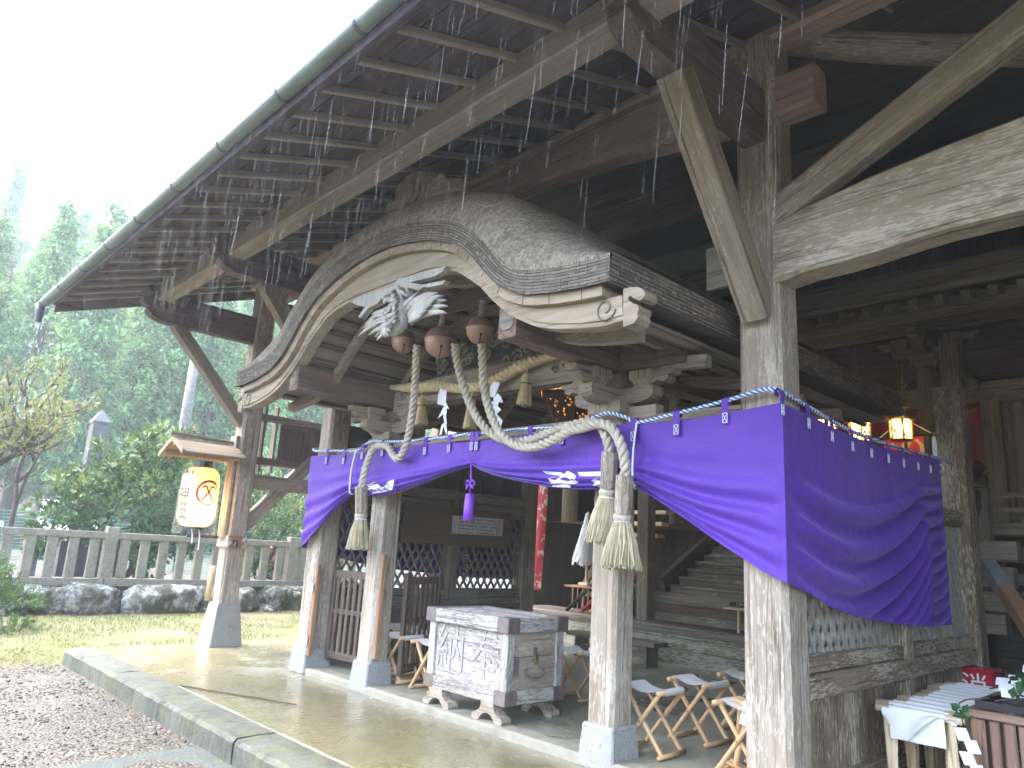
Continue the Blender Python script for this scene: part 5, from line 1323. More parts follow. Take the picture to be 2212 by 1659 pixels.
shide([[(1100,562),(1158,615),(1125,700),(1105,750),(1052,735),(1068,640)], [(1095,760),(1135,705),(1170,745),(1188,795),(1150,790),(1100,830)], [(1062,790),(1150,770),(1138,830),(1172,860),(1120,900)], [(1095,880),(1160,850),(1170,862),(1130,900),(1184,965),(1130,960)], [(1120,950),(1182,960),(1170,1012),(1150,1000)], [(1076,1000),(1105,1020),(1092,1040)]], 'white zigzag paper streamer beside the right bell rope')
# ---------------------------------------------------------------- offertory box
M_IRON = simple('rusty_iron_plate', (.17,.135,.13), .6, 12, .35, .3, Metallic=.2)
ob = thing('offertory_box', 'flaking grey wooden offertory chest with carved characters on four paw feet', 'chest', (-4.73, 4.42, FZ))
X0, X1, Y0, Y1, Z0, Z1 = -5.215, -4.245, 4.11, 4.74, .20, .835
for x in (X0+.035, X1-.035):
    for y in (Y0+.035, Y1-.035): beam('corner_post', (x, y, Z0+.1), (x, y, Z1-.1), .085, .085, W_BOX('Z'), ob, up=V((0,1,0)))
def panel(name, c, d, m): 
    mb = MB(); mb.cbox((0,0,0), d, .004); o = build(mb, name, m, ob); o.matrix_basis = Matrix.Translation(V(c)); return o
XC_, YC_ = (X0+X1)/2, (Y0+Y1)/2
panel('front_panel', (XC_, Y0+.03, .505), (X1-X0-.13, .03, .44), W_BOX('X')); panel('rear_panel', (XC_, Y1-.03, .505), (X1-X0-.13, .03, .44), W_BOX('X'))
panel('side_panel', (X0+.03, YC_, .505), (.03, Y1-Y0-.13, .44), W_BOX('Y'))
panel('side_panel', (X1-.03, YC_, .64), (.03, Y1-Y0-.13, .19), W_POST('Y')); panel('drawer_front', (X1-.025, YC_, .415), (.03, Y1-Y0-.135, .25), W_POST('Y'))
for z, h, e, nm in ((.25, .10, .012, 'bottom_frame'), (.785, .11, .022, 'lid_frame')):
    for y in (Y0-e+.03, Y1+e-.03): panel(nm, (XC_, y, z), (X1-X0+2*e-.004, .075, h), W_BOX('X'))
    for x in (X0-e+.03, X1+e-.03): panel(nm, (x, YC_, z), (.073, Y1-Y0+2*e-.15, h-.003), W_BOX('Y'))
    for x in (X0-e+.055, X1+e-.055):
        for y in (Y0-e+.055, Y1+e-.055):
            if (x < XC_ and y > YC_): continue
            panel('corner_iron', (x, y, z), (.132, .132, h+.006), M_IRON) if not (nm == 'bottom_frame' and x < XC_) else panel('corner_iron', (x, y, z), (.132, .132, h+.006), simple('brown_iron_plate', (.16,.125,.09), .7, 12, .3, .3))
for k in range(7): panel('lid_slat', (XC_, Y0+.085+.0795*k, .812), (X1-X0-.02, .050 if k % 2 else .062, .04), W_BOX('X'))
for x in (X0+.17, X1-.17):
    for y, in ((Y0+.02,), (Y1-.06,)):
        pr = [(-.165,0),(-.175,.025),(-.16,.05),(-.12,.062),(-.085,.085),(-.07,.12),(-.075,.145),(.075,.145),(.07,.12),(.085,.085),(.12,.062),(.16,.05),(.175,.025),(.165,0),(.10,0),(.075,.03),(.04,.058),(0,.068),(-.04,.058),(-.075,.03),(-.10,0)]
        mb = MB(); mb.prism([V((a, -.045, b)) for a, b in pr], (0, .10, 0)); o = build(mb, 'paw_foot', W_POST('X'), ob); o.matrix_basis = Matrix.Translation((x, y, FZ+.002))
M_CARVE = simple('carved_pinkish_paint', (.36,.315,.30), .85, 30, .45, .6)
for ch, x in (('納', XC_-.205), ('奉', XC_+.215)):
    vs_, fs_ = text_mesh(ch, .40, .006, -.004); mb = MB(); mb.add([V((x+p.x*.95, Y0+.012-p.z, .508+p.y*1.02)) for p in vs_], fs_); build(mb, 'carved_character', M_CARVE, ob)
M_BRASS = simple('dull_brass', (.26,.21,.10), .45, 20, .3, .1, Metallic=.7)
lk = V((X1-.006, YC_+.0, .545)); mb = MB(); mb.cbox(lk+V((.014,0,-.03)), (.022,.046,.05), .004); mb.tube([lk+V((.014, .016*math.cos(t), .0+.035*math.sin(t)-.005)) for t in [pi*k/10 for k in range(11)]], .005, 6); build(mb, 'padlock', M_BRASS, ob)
mb = MB(); mb.box(lk+V((.003,0,.035)), (.006,.035,.06)); mb.tube(resample([V((X1-.008, YC_-.10, .44)), V((X1+.012, YC_-.095, .415)), V((X1+.014, YC_-.03, .385)), V((X1+.014, YC_+.04, .388)), V((X1+.012, YC_+.095, .42)), V((X1-.008, YC_+.10, .445))], .012), .007, 6)
for s in (-.10, .10): mb.lathe([(.018,0),(.012,.012),(.003,.014)], (X1-.01, YC_+s, .442), 10, axis=(1,0,0))
mb.box((X1-.012, Y0+.11, .47), (.012,.06,.13)); build(mb, 'iron_handle', M_IRON, ob)

# ---------------------------------------------------------------- folding stools
M_CANV = simple('white_canvas', (.72,.71,.68), .75, 40, .04, .1)
def stool(name, label, opn=1.):
    """rollers along local X, hinge axis along X; opn 1 = standing open, 0 = folded"""
    t = thing(name, label, 'stool', (0,0,0), 'folding canvas stools')
    L = .36; H = .415; hw = .155
    for s in (-1, 1):
        mb = MB(); mb.tube([V((-L/2, s*hw, H)), V((L/2, s*hw, H))], .0175, 12); build(mb, 'seat_roller', W_PINE('X'), t, True)
        mb = MB(); mb.tube([V((-L/2+.015, s*hw, .019)), V((L/2-.015, s*hw, .019))], .016, 10); build(mb, 'foot_bar', W_PINE('X'), t, True)
    for e in (-1, 1):
        for s, o_ in ((-1, .0), (1, .028)):
            x = e*(L/2-.032-o_); beam('leg', (x, s*hw, H), (x, -s*hw, .019), .026, .034, W_PINE(), t, up=V((1,0,0)))
        mb = MB(); mb.lathe([(.007,-.024),(.007,.05)], (e*(L/2-.047)-(.013), 0, H/2+.01), 8, axis=(1,0,0)); build(mb, 'pivot_bolt', M_BRASS, t)
    mb = MB(); n_ = 12
    def cv(u, k):
        y = -hw-.0+2*hw*k; sag = -.035*math.sin(pi*k); 
        return V((u, y, H+.0225+sag*(1+.25*abs(u/.16))))
    mb.grid(cv, [-.118+.236*i/6 for i in range(7)], [k/12 for k in range(13)])
    for s in (-1, 1): mb.grid(lambda u, a: V((u, s*hw+s*.0235*math.sin(a), H+.0235*math.cos(a))), (-.118, .118), [pi*k/8 for k in range(9)])
    build(mb, 'canvas_seat', M_CANV, t, True)
    return t
proto = stool('folding_stool', 'folding stool standing nearest the front between the right gable post and the corner post')
def place(px, rz_, label, first=False, Z=.485, dxy=(.23, .165), X=None):
    """px = near-left roller end in the photo"""
    p = at(px, Z=Z); c = p + Matrix.Rotation(rz_, 3, 'Z') @ V((dxy[0], dxy[1], 0)); loc = (c.x, c.y, FZ+.003)
    if first:
        proto.matrix_basis = Matrix.Translation(V(loc)) @ Matrix.Rotation(rz_, 4, 'Z'); return proto
    return dup(proto, loc, rz_, label)
for c in list(kids(proto)): pass
Q = rad(90)
STL = [(b4(700,1130), rad(2), None, 1), (b4(1024,1075), rad(-3), 'folding stool standing second from the right gable post', 1),
       (b4(1130,990), rad(3), 'folding stool farthest back, beside the corner post', 0), (b4(1095,1190), rad(-6), 'folding stool half hidden behind the leaning folded stool', 0),
       (z6(800,787), rad(4), 'folding stool right behind the orange jamb of the left gable post', 1), (z6(765,724), rad(-4), 'folding stool showing on both sides of the left gable post', 1),
       (z6(885,806), rad(-4), 'folding stool tucked against the left end of the offertory chest', 0), (z6(968,776), rad(3), 'folding stool left of the chest, just behind the one touching it', 1),
       (z6(2000,890), rad(-5), 'folding stool sticking out behind the right end of the chest', 1)]
for k, (px, r_, lb, sd) in enumerate(STL):
    place(px, Q+r_, lb, k == 0, dxy=(.18, .155 if sd else -.155))
p = at(z6(930,660), Z=.485); dup(proto, (p.x+.15, p.y+.15, FZ+.003), rad(20), 'folding stool at the back left of the chest, turned sideways')
# folded stools: two crossed frames closed up
def folded(name, label):
    t = thing(name, label, 'stool', (0,0,0), 'folded canvas stools'); L = .47; H = .535
    for s in (-1, 1):
        mb = MB(); mb.tube([V((-L/2, s*.030, H)), V((L/2, s*.030, H))], .0205, 12); build(mb, 'seat_roller', W_PINEP('X'), t, True)
        mb = MB(); mb.tube([V((-L/2+.015, s*.028, .019)), V((L/2-.015, s*.028, .019))], .018, 10); build(mb, 'foot_bar', W_PINEP('X'), t, True)
        for e in (-1, 1):
            x = e*(L/2-.055-(.028 if s > 0 else 0)); beam('leg', (x, s*.030, H), (x, -s*.028, .02), .026, .036, W_PINEP(), t, up=V((1,0,0)))
    for e in (-1, 1):
        mb = MB(); mb.lathe([(.006,-.024),(.006,.045)], (e*(L/2-.07)-.01, 0, H/2+.01), 8, axis=(1,0,0)); build(mb, 'pivot_bolt', M_IRON, t)
    mb = MB()
    def cv(u, k):
        a = k
        if k < .5: return V((u, -.052+.0*k, H+.01-.20*min(1, k*2)**1.) ) if 0 else V((u, -.030-.0235*math.cos(pi*k*1.0)*1.0, H+.0235*math.sin(pi*k)+.002))
        return V((u, -.030+.06*(k-.5)*2, H+.0235+.002-.02*math.sin(pi*(k-.5)*2)))
    mb.grid(cv, (-.155, -.05, .05, .155), [k/16 for k in range(17)])
    mb.grid(lambda u, k: V((u, .030+.0235*math.sin(k), H+.0235*math.cos(k))), (-.155, .155), [pi*k/10 for k in range(11)])
    mb.grid(lambda u, k: V((u, -.0535+.006*math.sin(u*30+k*4), H-.16*k)), [-.15+.05*i for i in range(7)], (0, .3, .6, 1)); build(mb, 'canvas_seat', M_CANV, t, True)
    return t
fp = folded('folded_stool', 'pale folded stool at the near end of the row, its canvas hanging loose')
fp.matrix_basis = Matrix.Translation((-1.645, 5.07, .0)) @ Matrix.Rotation(rad(1), 4, 'Z')
mb = MB()
def droop(u, k):
    w_ = 1-.5*k; return V((-.19+.40*u, -.057-.03*math.sin(pi*u)*k-.016*math.sin(u*9+k*3), .545-.02*k-.125*k*(max(0, 1-abs(u-.36)/.42)**.8)-.03*k*math.sin(u*7)))
mb.grid(droop, [i/14 for i in range(15)], [i/6 for i in range(7)]); o = build(mb, 'loose_canvas', M_CANV, None, True); o.parent = fp
rows = ['second', 'third', 'fourth', 'fifth', 'sixth', 'seventh', 'eighth', 'ninth', 'tenth', 'eleventh']
random.seed(31)
for k in range(10): dup(fp, (-1.645+random.uniform(-.05,.03)-(.05 if k > 4 else 0), 5.07+.152*(k+1)+random.uniform(-.015,.015), .0), rad(random.uniform(-3,3)), 'pale folded stool, %s from the near end of the row' % rows[k])
for o in kids(fp): pass
# one folded stool leaning at the corner post
lf = dup(fp, (0,0,0), 0, 'folded orange brown stool leaning against the corner post, seen end on'); lf.name = 'folded_stool'
lf.matrix_basis = Matrix.Translation((-2.44, 4.58, FZ)) @ Matrix.Rotation(rad(-3), 4, 'Z') @ Matrix.Rotation(rad(11), 4, 'Y') @ Matrix.Diagonal((.96, 1, .76, 1))
for c in kids(lf):
    if c.name.startswith('loose'): bpy.data.objects.remove(c)
    elif c.name.startswith('canvas'): pass
    elif not c.name.startswith('pivot'):
        me = c.data.copy(); me.materials.clear(); me.materials.append(W_PINE('Z' if c.name.startswith('leg') else 'X')); c.data = me
for r_ in [o for o in bpy.data.objects if o.name.startswith('folded_stool') and o not in (fp, lf)]:
    for c in kids(r_):
        if c.name.startswith('loose'): bpy.data.objects.remove(c)

# red fire extinguisher box
rb = thing('extinguisher_box', 'red metal fire extinguisher box standing behind the row of folded stools', 'box', (-1.75, 7.45, 0))
M_RED = simple('red_enamel', (.42,.012,.025), .35, 4, .12)
a = at(b7(1545,905), Y=7.35); b = at(b7(1825,905), Y=7.35); zt = at(b7(1680,885), Y=7.35).z
mb = MB(); mb.cbox(((a.x+b.x)/2, 7.47, zt/2), (b.x-a.x, .24, zt), .012); build(mb, 'body', M_RED, rb)
mb = MB(); mb.cbox(((a.x+b.x)/2, 7.47, zt+.004), (b.x-a.x+.03, .27, .03), .008); build(mb, 'lid', M_RED, rb)
vs_, fs_ = text_mesh('消', .20, 0, .004); tp = at(b7(1690,985), Y=7.349); mb = MB(); mb.add([V((tp.x+p.x, 7.335, tp.z+p.y-.03)) for p in vs_], fs_); build(mb, 'lettering', M_WHITE, rb)

# slatted stand with a black tray and sprigs
sd_ = thing('slatted_stand', 'brown slatted wooden stand at the lower right corner carrying a black tray', 'stand', (-1.1, 5.4, 0))
tx0, tx1, ty0, ty1, tzz = -1.40, -.72, 5.14, 5.74, .60
for x in (tx0+.02, tx1-.02):
    for y in (ty0+.02, ty1-.02): beam('leg', (x, y, 0), (x, y, tzz-.03), .04, .04, W_ORNG(), sd_, up=V((0,1,0)))
M_STAND = wood('greyish_cedar_slats', (.17,.10,.07), (.28,.18,.13), (.36,.25,.19), None, 0, 'Z', crack=.3)
for k in range(9): beam('slat', (tx0+.055+.071*k, ty0+.008, .03), (tx0+.055+.071*k, ty0+.008, tzz-.05), .05, .014, M_STAND, sd_, up=V((0,1,0)))
for k in range(8): beam('slat', (tx0+.008, ty0+.055+.07*k, .03), (tx0+.008, ty0+.055+.07*k, tzz-.05), .014, .048, M_STAND, sd_, up=V((0,1,0)))
for (p0, p1) in (((tx0-.02,ty0,tzz-.02),(tx1+.02,ty0,tzz-.02)), ((tx0-.02,ty1,tzz-.02),(tx1+.02,ty1,tzz-.02))): beam('top_rail', p0, p1, .05, .045, M_STAND, sd_)
for x in (tx0, tx1): beam('top_rail', (x, ty0+.027, tzz-.02), (x, ty1-.027, tzz-.02), .05, .044, M_STAND, sd_)
tr = thing('black_tray', 'black lacquer tray lying on the slatted stand under the sprigs', 'tray', (-1.06, 5.44, .61))
M_BLK = simple('black_lacquer', (.012,.013,.018), .2, 3, .1)
mb = MB(); mb.box((-1.06,5.44,.615), (.62,.54,.012)); 
for s in (-1,1): mb.box((-1.06, 5.44+s*.262, .636), (.62,.016,.03)); mb.box((-1.06+s*.302, 5.44, .636), (.016,.508,.03))
build(mb, 'tray', M_BLK, tr)
M_SAK = leafmat('sakaki_leaves', [(.012,.045,.015), (.025,.085,.025), (.05,.14,.04)], .25, .2)
def zig(mb, p, d, s_, n_, w_=.055, h=.06):
    c = V(p); up = d.cross(s_).normalized()
    for k in range(n_):
        o_ = s_*(w_*.45 if k % 2 else -w_*.1); q = c+d*h*k+o_+up*(.004*k)
        mb.prism([q, q+s_*w_, q+s_*w_*1.15+d*h*1.12, q+s_*w_*.15+d*h*1.12], up*.0012)
random.seed(17)
def sprig(base, d, label):
    t = thing('offering_sprig', label, 'sprig', base, 'evergreen offering sprigs on the tray'); base = V(base); d = V(d).normalized()
    mb = MB(); pts = resample([base, base+d*.2+V((0,0,.03)), base+d*.44], .05); mb.tube(pts, .005, 5); build(mb, 'twig', M_TWIG, t)
    mb = MB()
    for k in range(70):
        p = base+d*random.uniform(.10, .50)+rv(.05)+V((0,0,.04)); leaf(mb, p, d*.5+rv(.9)+V((0,0,.3)), V((0,0,1))+rv(.8), random.uniform(.06,.095), .02)
    build(mb, 'leaves', M_SAK, t); mb = MB(); s_ = (d.cross(V((0,0,1))).normalized()*-1+V((0,0,.9))).normalized()
    for q_ in (.04, .13): zig(mb, base+d*q_+V((0,-.02,.03)), (d*.8+V((0,0,-.15))).normalized(), s_, 4, .06, .062)
    zig(mb, base+d*.20+V((0,0,.06)), (d*.8+V((0,0,-.15))).normalized(), s_, 4); zig(mb, base+d*.18+s_*.05+V((0,0,.07)), (d*.6-s_*.5+V((0,0,-.2))).normalized(), s_, 3); build(mb, 'paper_streamer', M_PAPER, t)
for b_, d_, lb in (((-1.28,5.22,.655), (1,.25,.10), 'evergreen sprig with white paper nearest the front on the black tray'), ((-1.34,5.42,.66), (1,.1,.14), 'evergreen sprig lying second on the black tray'), ((-1.40,5.62,.67), (1,.0,.16), 'evergreen sprig at the back of the tray pointing at the red box'), ((-1.15,5.5,.69), (.8,-.5,.10), 'evergreen sprig lying across the others on the black tray')): sprig(b_, d_, lb)
hs = thing('offering_sprig', 'evergreen sprig hanging over the left edge of the stand with a long white paper zigzag', 'sprig', (-1.40, 5.06, .62), 'evergreen offering sprigs on the tray')
mb = MB(); mb.tube(resample([V((-1.30,5.2,.67)), V((-1.43,5.10,.63)), V((-1.46,5.06,.48))], .03), .0045, 5); build(mb, 'twig', M_TWIG, hs)
mb = MB()
for k in range(22): leaf(mb, V((-1.43+random.uniform(-.03,.03), 5.08, random.uniform(.44,.62))), rv()+V((0,-.2,-.5)), V((0,-1,.3)), .07, .018)
build(mb, 'leaves', M_SAK, hs); mb = MB(); zig(mb, V((-1.45,5.04,.50)), V((.18,0,-1)).normalized(), V((1,.1,.1)).normalized(), 5, .065, .062); build(mb, 'paper_streamer', M_PAPER, hs)

# ---------------------------------------------------------------- paper lantern on the lantern post
lp = at(z2(1318, 790), X=-9.42); lc = V((-9.42, 3.56, 0))
la = thing('paper_lantern', 'glowing yellow paper lantern with red crest and black characters in a clear rain cover', 'lantern', (lc.x, lc.y, 1.8))
ZT, ZB_ = 2.165, 1.425
g = G('lantern_paper'); o_ = g.obj(rnd=False); 
z_ = g.n('SeparateXYZ', {0: g.n('NewGeometry').outputs['Position']}).outputs[2]
c = (.86,.70,.42)
df = g.n('BsdfDiffuse', {'Color': (*c, 1)}); tl = g.n('BsdfTranslucent', {'Color': (.96,.74,.42,1)}); mx = g.n('MixShader', {0: .6, 1: df.outputs[0], 2: tl.outputs[0]}); g.nt.links.new(mx.outputs[0], g.out.inputs[0]); M_LANT = g.m
def lr(z):
    t = (z-ZB_)/(ZT-ZB_); return .222*min(1, (max(0, 1-abs(2*t-1)**5.2))**.5*.62+.40)
mb = MB(); n_ = 110
mb.lathe([(lr(ZB_+(ZT-ZB_)*i/n_)*(1+.012*math.cos(i/n_*38*2*pi)), ZB_+(ZT-ZB_)*i/n_) for i in range(n_+1)], lc, 40, cap=False); build(mb, 'paper_shade', M_LANT, la, True)
mb = MB(); mb.lathe([(.11,ZT-.012),(.115,ZT+.0),(.115,ZT+.075),(.105,ZT+.075)], lc, 24, cap=False); build(mb, 'top_ring', M_BLK, la)
mb = MB(); mb.lathe([(.112,ZB_-.03),(.112,ZB_+.012)], lc, 24); build(mb, 'bottom_ring', M_BLK, la)
VA = math.atan2(CAM.y-lc.y, CAM.x-lc.x)
def wrap(u, v, z0, da, e=.006):
    z = z0+v; r = lr(z)*1.012+e; th = VA+da+u/.222; return V((lc.x+r*math.cos(th), lc.y+r*math.sin(th), z))
M_LRED = simple('lantern_red_paint', (.42,.03,.02), .7, 4, .1); M_LINK = simple('lantern_black_paint', (.02,.02,.02), .7, 4, .1)
mb = MB()
for ch, z0 in (('御', 2.0), ('神', 1.805), ('燈', 1.60)):
    vs_, fs_ = text_mesh(ch, .19, 0, .03); mb.add([wrap(p.x, p.y*1.15, z0, -rad(52)) for p in vs_], fs_)
build(mb, 'characters', M_LINK, la)
mb = MB(); zc = 1.845; da = rad(28); R = .135
mb.grid(lambda a, k: wrap((R+(.012 if k else -.010)*(1.4 if math.cos(a-2.4) > 0 else .8))*math.cos(a), (R+(.012 if k else -.010)*(1.4 if math.cos(a-2.4) > 0 else .8))*math.sin(a)*1.05, zc, da), [2*pi*i/48 for i in range(49)], (0, 1))
for s in (-1, 1):
    ax = [(s*.075,-.115),(0,.0),(-s*.018,.03)]; 
    for (x0, y0), (x1, y1), w0 in (((s*.072,-.105),(-s*.028,.055),.011),):
        d = V((x1-x0, y1-y0, 0)).normalized(); q = V((-d.y, d.x, 0))*w0
        mb.grid(lambda t, k: wrap(x0+(x1-x0)*t+q.x*(k*2-1), y0+(y1-y0)*t+q.y*(k*2-1), zc, da), [i/6 for i in range(7)], (0, 1))
    bl = [(-s*.010,.062,.013),(-s*.042,.080,.014),(-s*.076,.070,.012),(-s*.102,.040,.008),(-s*.116,.0,.001)]
    mb.grid(lambda t, k: wrap(np.interp(t, range(5), [b[0] for b in bl]), np.interp(t, range(5), [b[1]+(b[2] if k else -b[2]) for b in bl]), zc, da), [i*.25 for i in range(17)], (0, 1))
build(mb, 'crest', M_LRED, la)
g = G('clear_plastic_cover'); tr_ = g.n('BsdfTransparent', {'Color': (.93,.94,.95,1)}); gl = g.n('BsdfGlossy', {'Roughness': .12, 'Color': (1,1,1,1)})
lw_ = g.n('LayerWeight', {'Blend': .35}).outputs['Facing']; wn = g.noise(g.obj((6,6,2), False), 1, 4, .6)
f_ = g.math('ADD', g.math('MULTIPLY', lw_, .28), g.ramp(wn, [(.52, .02), (.75, .12)])); mx = g.n('MixShader', {0: f_, 1: tr_.outputs[0], 2: gl.outputs[0]}); g.nt.links.new(mx.outputs[0], g.out.inputs[0])
mb = MB(); mb.lathe([(.116,ZT+.02),(.14,ZT+.0),(.205,ZT-.06),(.238,ZT-.14),(.245,1.8),(.252,1.5),(.26,1.36),(.258,1.335)], lc, 36, cap=False)
for i, p in enumerate(mb.v): th = math.atan2(p.y-lc.y, p.x-lc.x); k = 1+.012*math.sin(th*7+p.z*4)+.008*math.sin(th*13); mb.v[i] = V((lc.x+(p.x-lc.x)*k, lc.y+(p.y-lc.y)*k, p.z))
build(mb, 'rain_cover', g.m, la, True)
mb = MB(); 
for dx, L in ((-.03,.12),(.06,.20)): mb.tube(resample([V((lc.x, lc.y+dx, ZB_-.03)), V((lc.x+.03, lc.y+dx+.01, ZB_-.1)), V((lc.x, lc.y+dx+.03, ZB_-.08-L))], .03), .009, 5)
build(mb, 'hanging_cord', M_WHITE, la)
mb = MB(); mb.tube([V((lc.x, lc.y, ZT+.05)), V((lc.x, lc.y, 2.36))], .006, 5); build(mb, 'hook', M_IRON, la)
bl_ = bpy.data.lights.new('lantern_bulb', 'POINT'); bl_.energy = 2.2; bl_.color = (1, .66, .30); bl_.shadow_soft_size = .05
bo = bpy.data.objects.new('lantern_bulb', bl_); bo.location = (lc.x+.06, lc.y-.02, 1.66); COL.objects.link(bo)
# small gabled rain roof over the lantern, fixed to the post
hd = thing('lantern_roof', 'little weathered gabled board roof fixed to the left post above the lantern', 'roof', (lc.x, 3.6, 2.4))
# ridge runs in depth (away from the post)
y0, y1 = 3.16, 3.93; zr, ze, hw = 2.50, 2.325, .40
WB = W_PALE('Y')
for s in (-1, 1):
    mb = MB(); pr = [(0, zr), (s*.10, zr-.035), (s*.22, zr-.095), (s*.33, zr-.145), (s*hw, ze-.01)]
    mb.loft([[V((lc.x+a, y, b)) for a, b in pr]+[V((lc.x+a, y, b-.018)) for a, b in pr[::-1]] for y in (y0, y1)]); build(mb, 'roof_board', WB, hd)
    mb = MB(); mb.prism([V((lc.x+a*1.03, y0-.03, b+.012)) for a, b in pr]+[V((lc.x+a*1.03, y0-.03, b-.045)) for a, b in pr[::-1]], (0, .028, 0)); build(mb, 'bargeboard', W_PALE('X'), hd)
    beam('eave_rail', (lc.x+s*.26, y0, 2.33), (lc.x+s*.26, y1, 2.33), .03, .05, W_GREY(), hd)
beam('ridge_board', (lc.x, y0-.06, zr+.05), (lc.x, y1, zr+.03), .05, .045, W_GREY(), hd); beam('ridge_pole', (lc.x, y0, 2.44), (lc.x, y1, 2.44), .05, .07, W_PINE(), hd)
beam('support', (lc.x-.22, 3.89, 2.33), (lc.x+.30, 3.89, 2.33), .06, .09, W_GREY(), hd); beam('back_board', (lc.x, 3.92, 1.30), (lc.x, 3.92, 2.62), .20, .045, W_POST(), hd, up=V((0,1,0)))
beam('lower_arm', (lc.x-.05, 3.92, 1.315), (lc.x-.05, 3.50, 1.315), .03, .035, W_GATE(), hd)
pl_ = thing('metal_plate', 'white rust edged metal plate with a black hook on the lantern post', 'plate', (-9.25, 3.93, 1.27))
g = G('rusty_white_plate'); o_ = g.n('TexCoord').outputs['Generated']; sp = g.n('SeparateXYZ', {0: o_})
ed = g.math('MINIMUM', g.math('MINIMUM', sp.outputs[0], g.math('SUBTRACT', 1., sp.outputs[0])), g.math('MINIMUM', sp.outputs[2], g.math('SUBTRACT', 1., sp.outputs[2])))
ed = g.math('ADD', ed, g.math('MULTIPLY', g.math('SUBTRACT', g.noise(g.obj((14,14,14)), 1, 4), .5), .22)); M_PLATE = g.base(g.ramp(ed, [(-.0, (.25,.12,.05)), (.035, (.52,.52,.50))]), .5)
xa, xb = -9.56, -9.24; mb = MB(); mb.cbox(((xa+xb)/2, 3.935, 1.27), (xb-xa, .012, .145), .003); mb.cbox((xb+.006, 4.05, 1.27), (.012, .24, .145), .003); build(mb, 'plate', M_PLATE, pl_)
mb = MB(); c = V((-9.283+.058, 4.02, 1.255)); mb.tube([c+V((.012, .022*math.cos(t), .03*math.sin(t))) for t in [pi*1.2-pi*1.3*k/8 for k in range(9)]]+[c+V((.012,.022,-.06))], .011, 6); build(mb, 'hook', M_INK, pl_)
mb = MB(); mb.tube([V((-9.60, 3.93, .52)), V((-9.585, 3.93, .95))], .035, 10); tag(build(mb, 'bamboo_tube', simple('dry_bamboo', (.50,.36,.18), .5, 8, .2), None, True), 'short yellow bamboo tube tied to the foot of the lantern post', 'tube')

# ---------------------------------------------------------------- inner hall
ha = thing('shrine_hall', 'dim inner shrine hall with steps, round pillars, brackets, railings and deep eaves', 'building', (-4.7, 9.5, 0))
for k, (za, zb) in enumerate(((.03, .235), (.245, .42))):
    beam('base_board', (-8.5, 8.32-.0*k, (za+zb)/2), (-1.2 if 0 else -2.25, 8.32, (za+zb)/2), .05, zb-za, W_FLAK('Z') if 0 else wood('lichen_base_board', (.10,.085,.05), (.20,.18,.12), (.30,.28,.20), (.47,.46,.38), .72, 'Z'), ha)
beam('floor_edge', (-8.5, 8.36, .468), (-2.25, 8.36, .468), .16, .09, W_DIM(), ha)
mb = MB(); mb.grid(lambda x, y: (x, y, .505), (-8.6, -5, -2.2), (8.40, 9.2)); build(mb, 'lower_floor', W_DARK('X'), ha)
beam('sill_beam', (-6.5, 8.98, .83), (-2.4, 8.98, .83), .14, .15, W_DIM(), ha); 
beam('sill_board', (-6.5, 9.0, .69), (-2.4, 9.0, .69), .04, .13, W_RED(), ha); beam('sill_board', (-6.5, 8.98, .565), (-2.4, 8.98, .565), .06, .11, W_DIM(), ha)
for k in range(9): 
    beam('step', (-6.1, 9.16+.22*k, .985+.115*k), (-2.6, 9.16+.22*k, .985+.115*k), .25, .05, W_DIM(), ha); beam('riser', (-6.1, 9.075+.22*k, .915+.115*k), (-2.6, 9.075+.22*k, .915+.115*k), .03, .088, W_DIM(), ha)
for x in (-6.38, -2.30): beam('square_pillar', (x, 8.85, .5), (x, 8.85, 3.9), .19, .19, W_DIM(), ha, up=V((0,1,0)))
beam('stringer', (-6.2, 9.0, .95), (-6.2, 11.1, 2.05), .09, .3, W_GATE(), ha)
HY = 10.0
for x in (-8.9, -6.6, -2.86, -.62):
    mb = MB(); mb.lathe([(.145, 1.9), (.145, 3.86), (.135, 3.92)], (0,0,0), 20); o = build(mb, 'round_pillar', W_DIM('Z'), ha, True); o.matrix_basis = Matrix.Translation((x, HY, 0)); bracket(ha, x, HY, 3.90, 1.15, W_DIM)
    # beast-head nose carving beside the pillar
    for s in ((1,) if x < -1 else (-1,)):
        mb = MB(); rnd = random.Random(int(x*10)); c = V((x+s*.36, HY-.06, 3.66))
        mb.tube([V((x+s*.12, HY-.02, 3.66)), V((x+s*.28, HY-.05, 3.68)), V((x+s*.42, HY-.09, 3.66)), V((x+s*.56, HY-.10, 3.60))], [.10,.13,.12,.05], 10)
        for k in range(26):
            a = c+V((rnd.uniform(-.2,.15)*1, rnd.uniform(-.16,-.05), rnd.uniform(-.1,.13))); mb.tube([a, a+V((-s*rnd.uniform(.06,.16), rnd.uniform(-.03,.02), rnd.uniform(-.05,.08)))], [.028,.008], 5)
        build(mb, 'beast_head_carving', W_DIM('X'), ha, True)
beam('head_tie', (-9.5, HY, 3.52), (2, HY, 3.52), .16, .26, W_DIM(), ha); beam('lower_tie', (-9.5, HY, 2.98 if 0 else 3.06), (-6.8, HY, 3.06), .12, .16, W_DARK(), ha)
beam('bracket_purlin', (-9.5, HY, 4.50), (2, HY, 4.50), .18, .2, W_DIM(), ha); beam('outer_purlin', (-9.5, 9.2, 4.42), (2, 9.2, 4.42), .16, .18, W_DIM(), ha)
beam('eave_beam', (-9.5, 8.05, 4.06), (2, 8.05, 4.06), .13, .13, W_DIM(), ha); beam('eave_beam', (-9.5, 7.62, 4.20), (2, 7.62, 4.20), .12, .22, W_DIM(), ha)
x = -4.2
while x < 1.6: beam('hall_rafter', (x, 7.75, 4.03), (x, 10.1, 4.78), .085, .10, W_DIM(), ha); x += .235
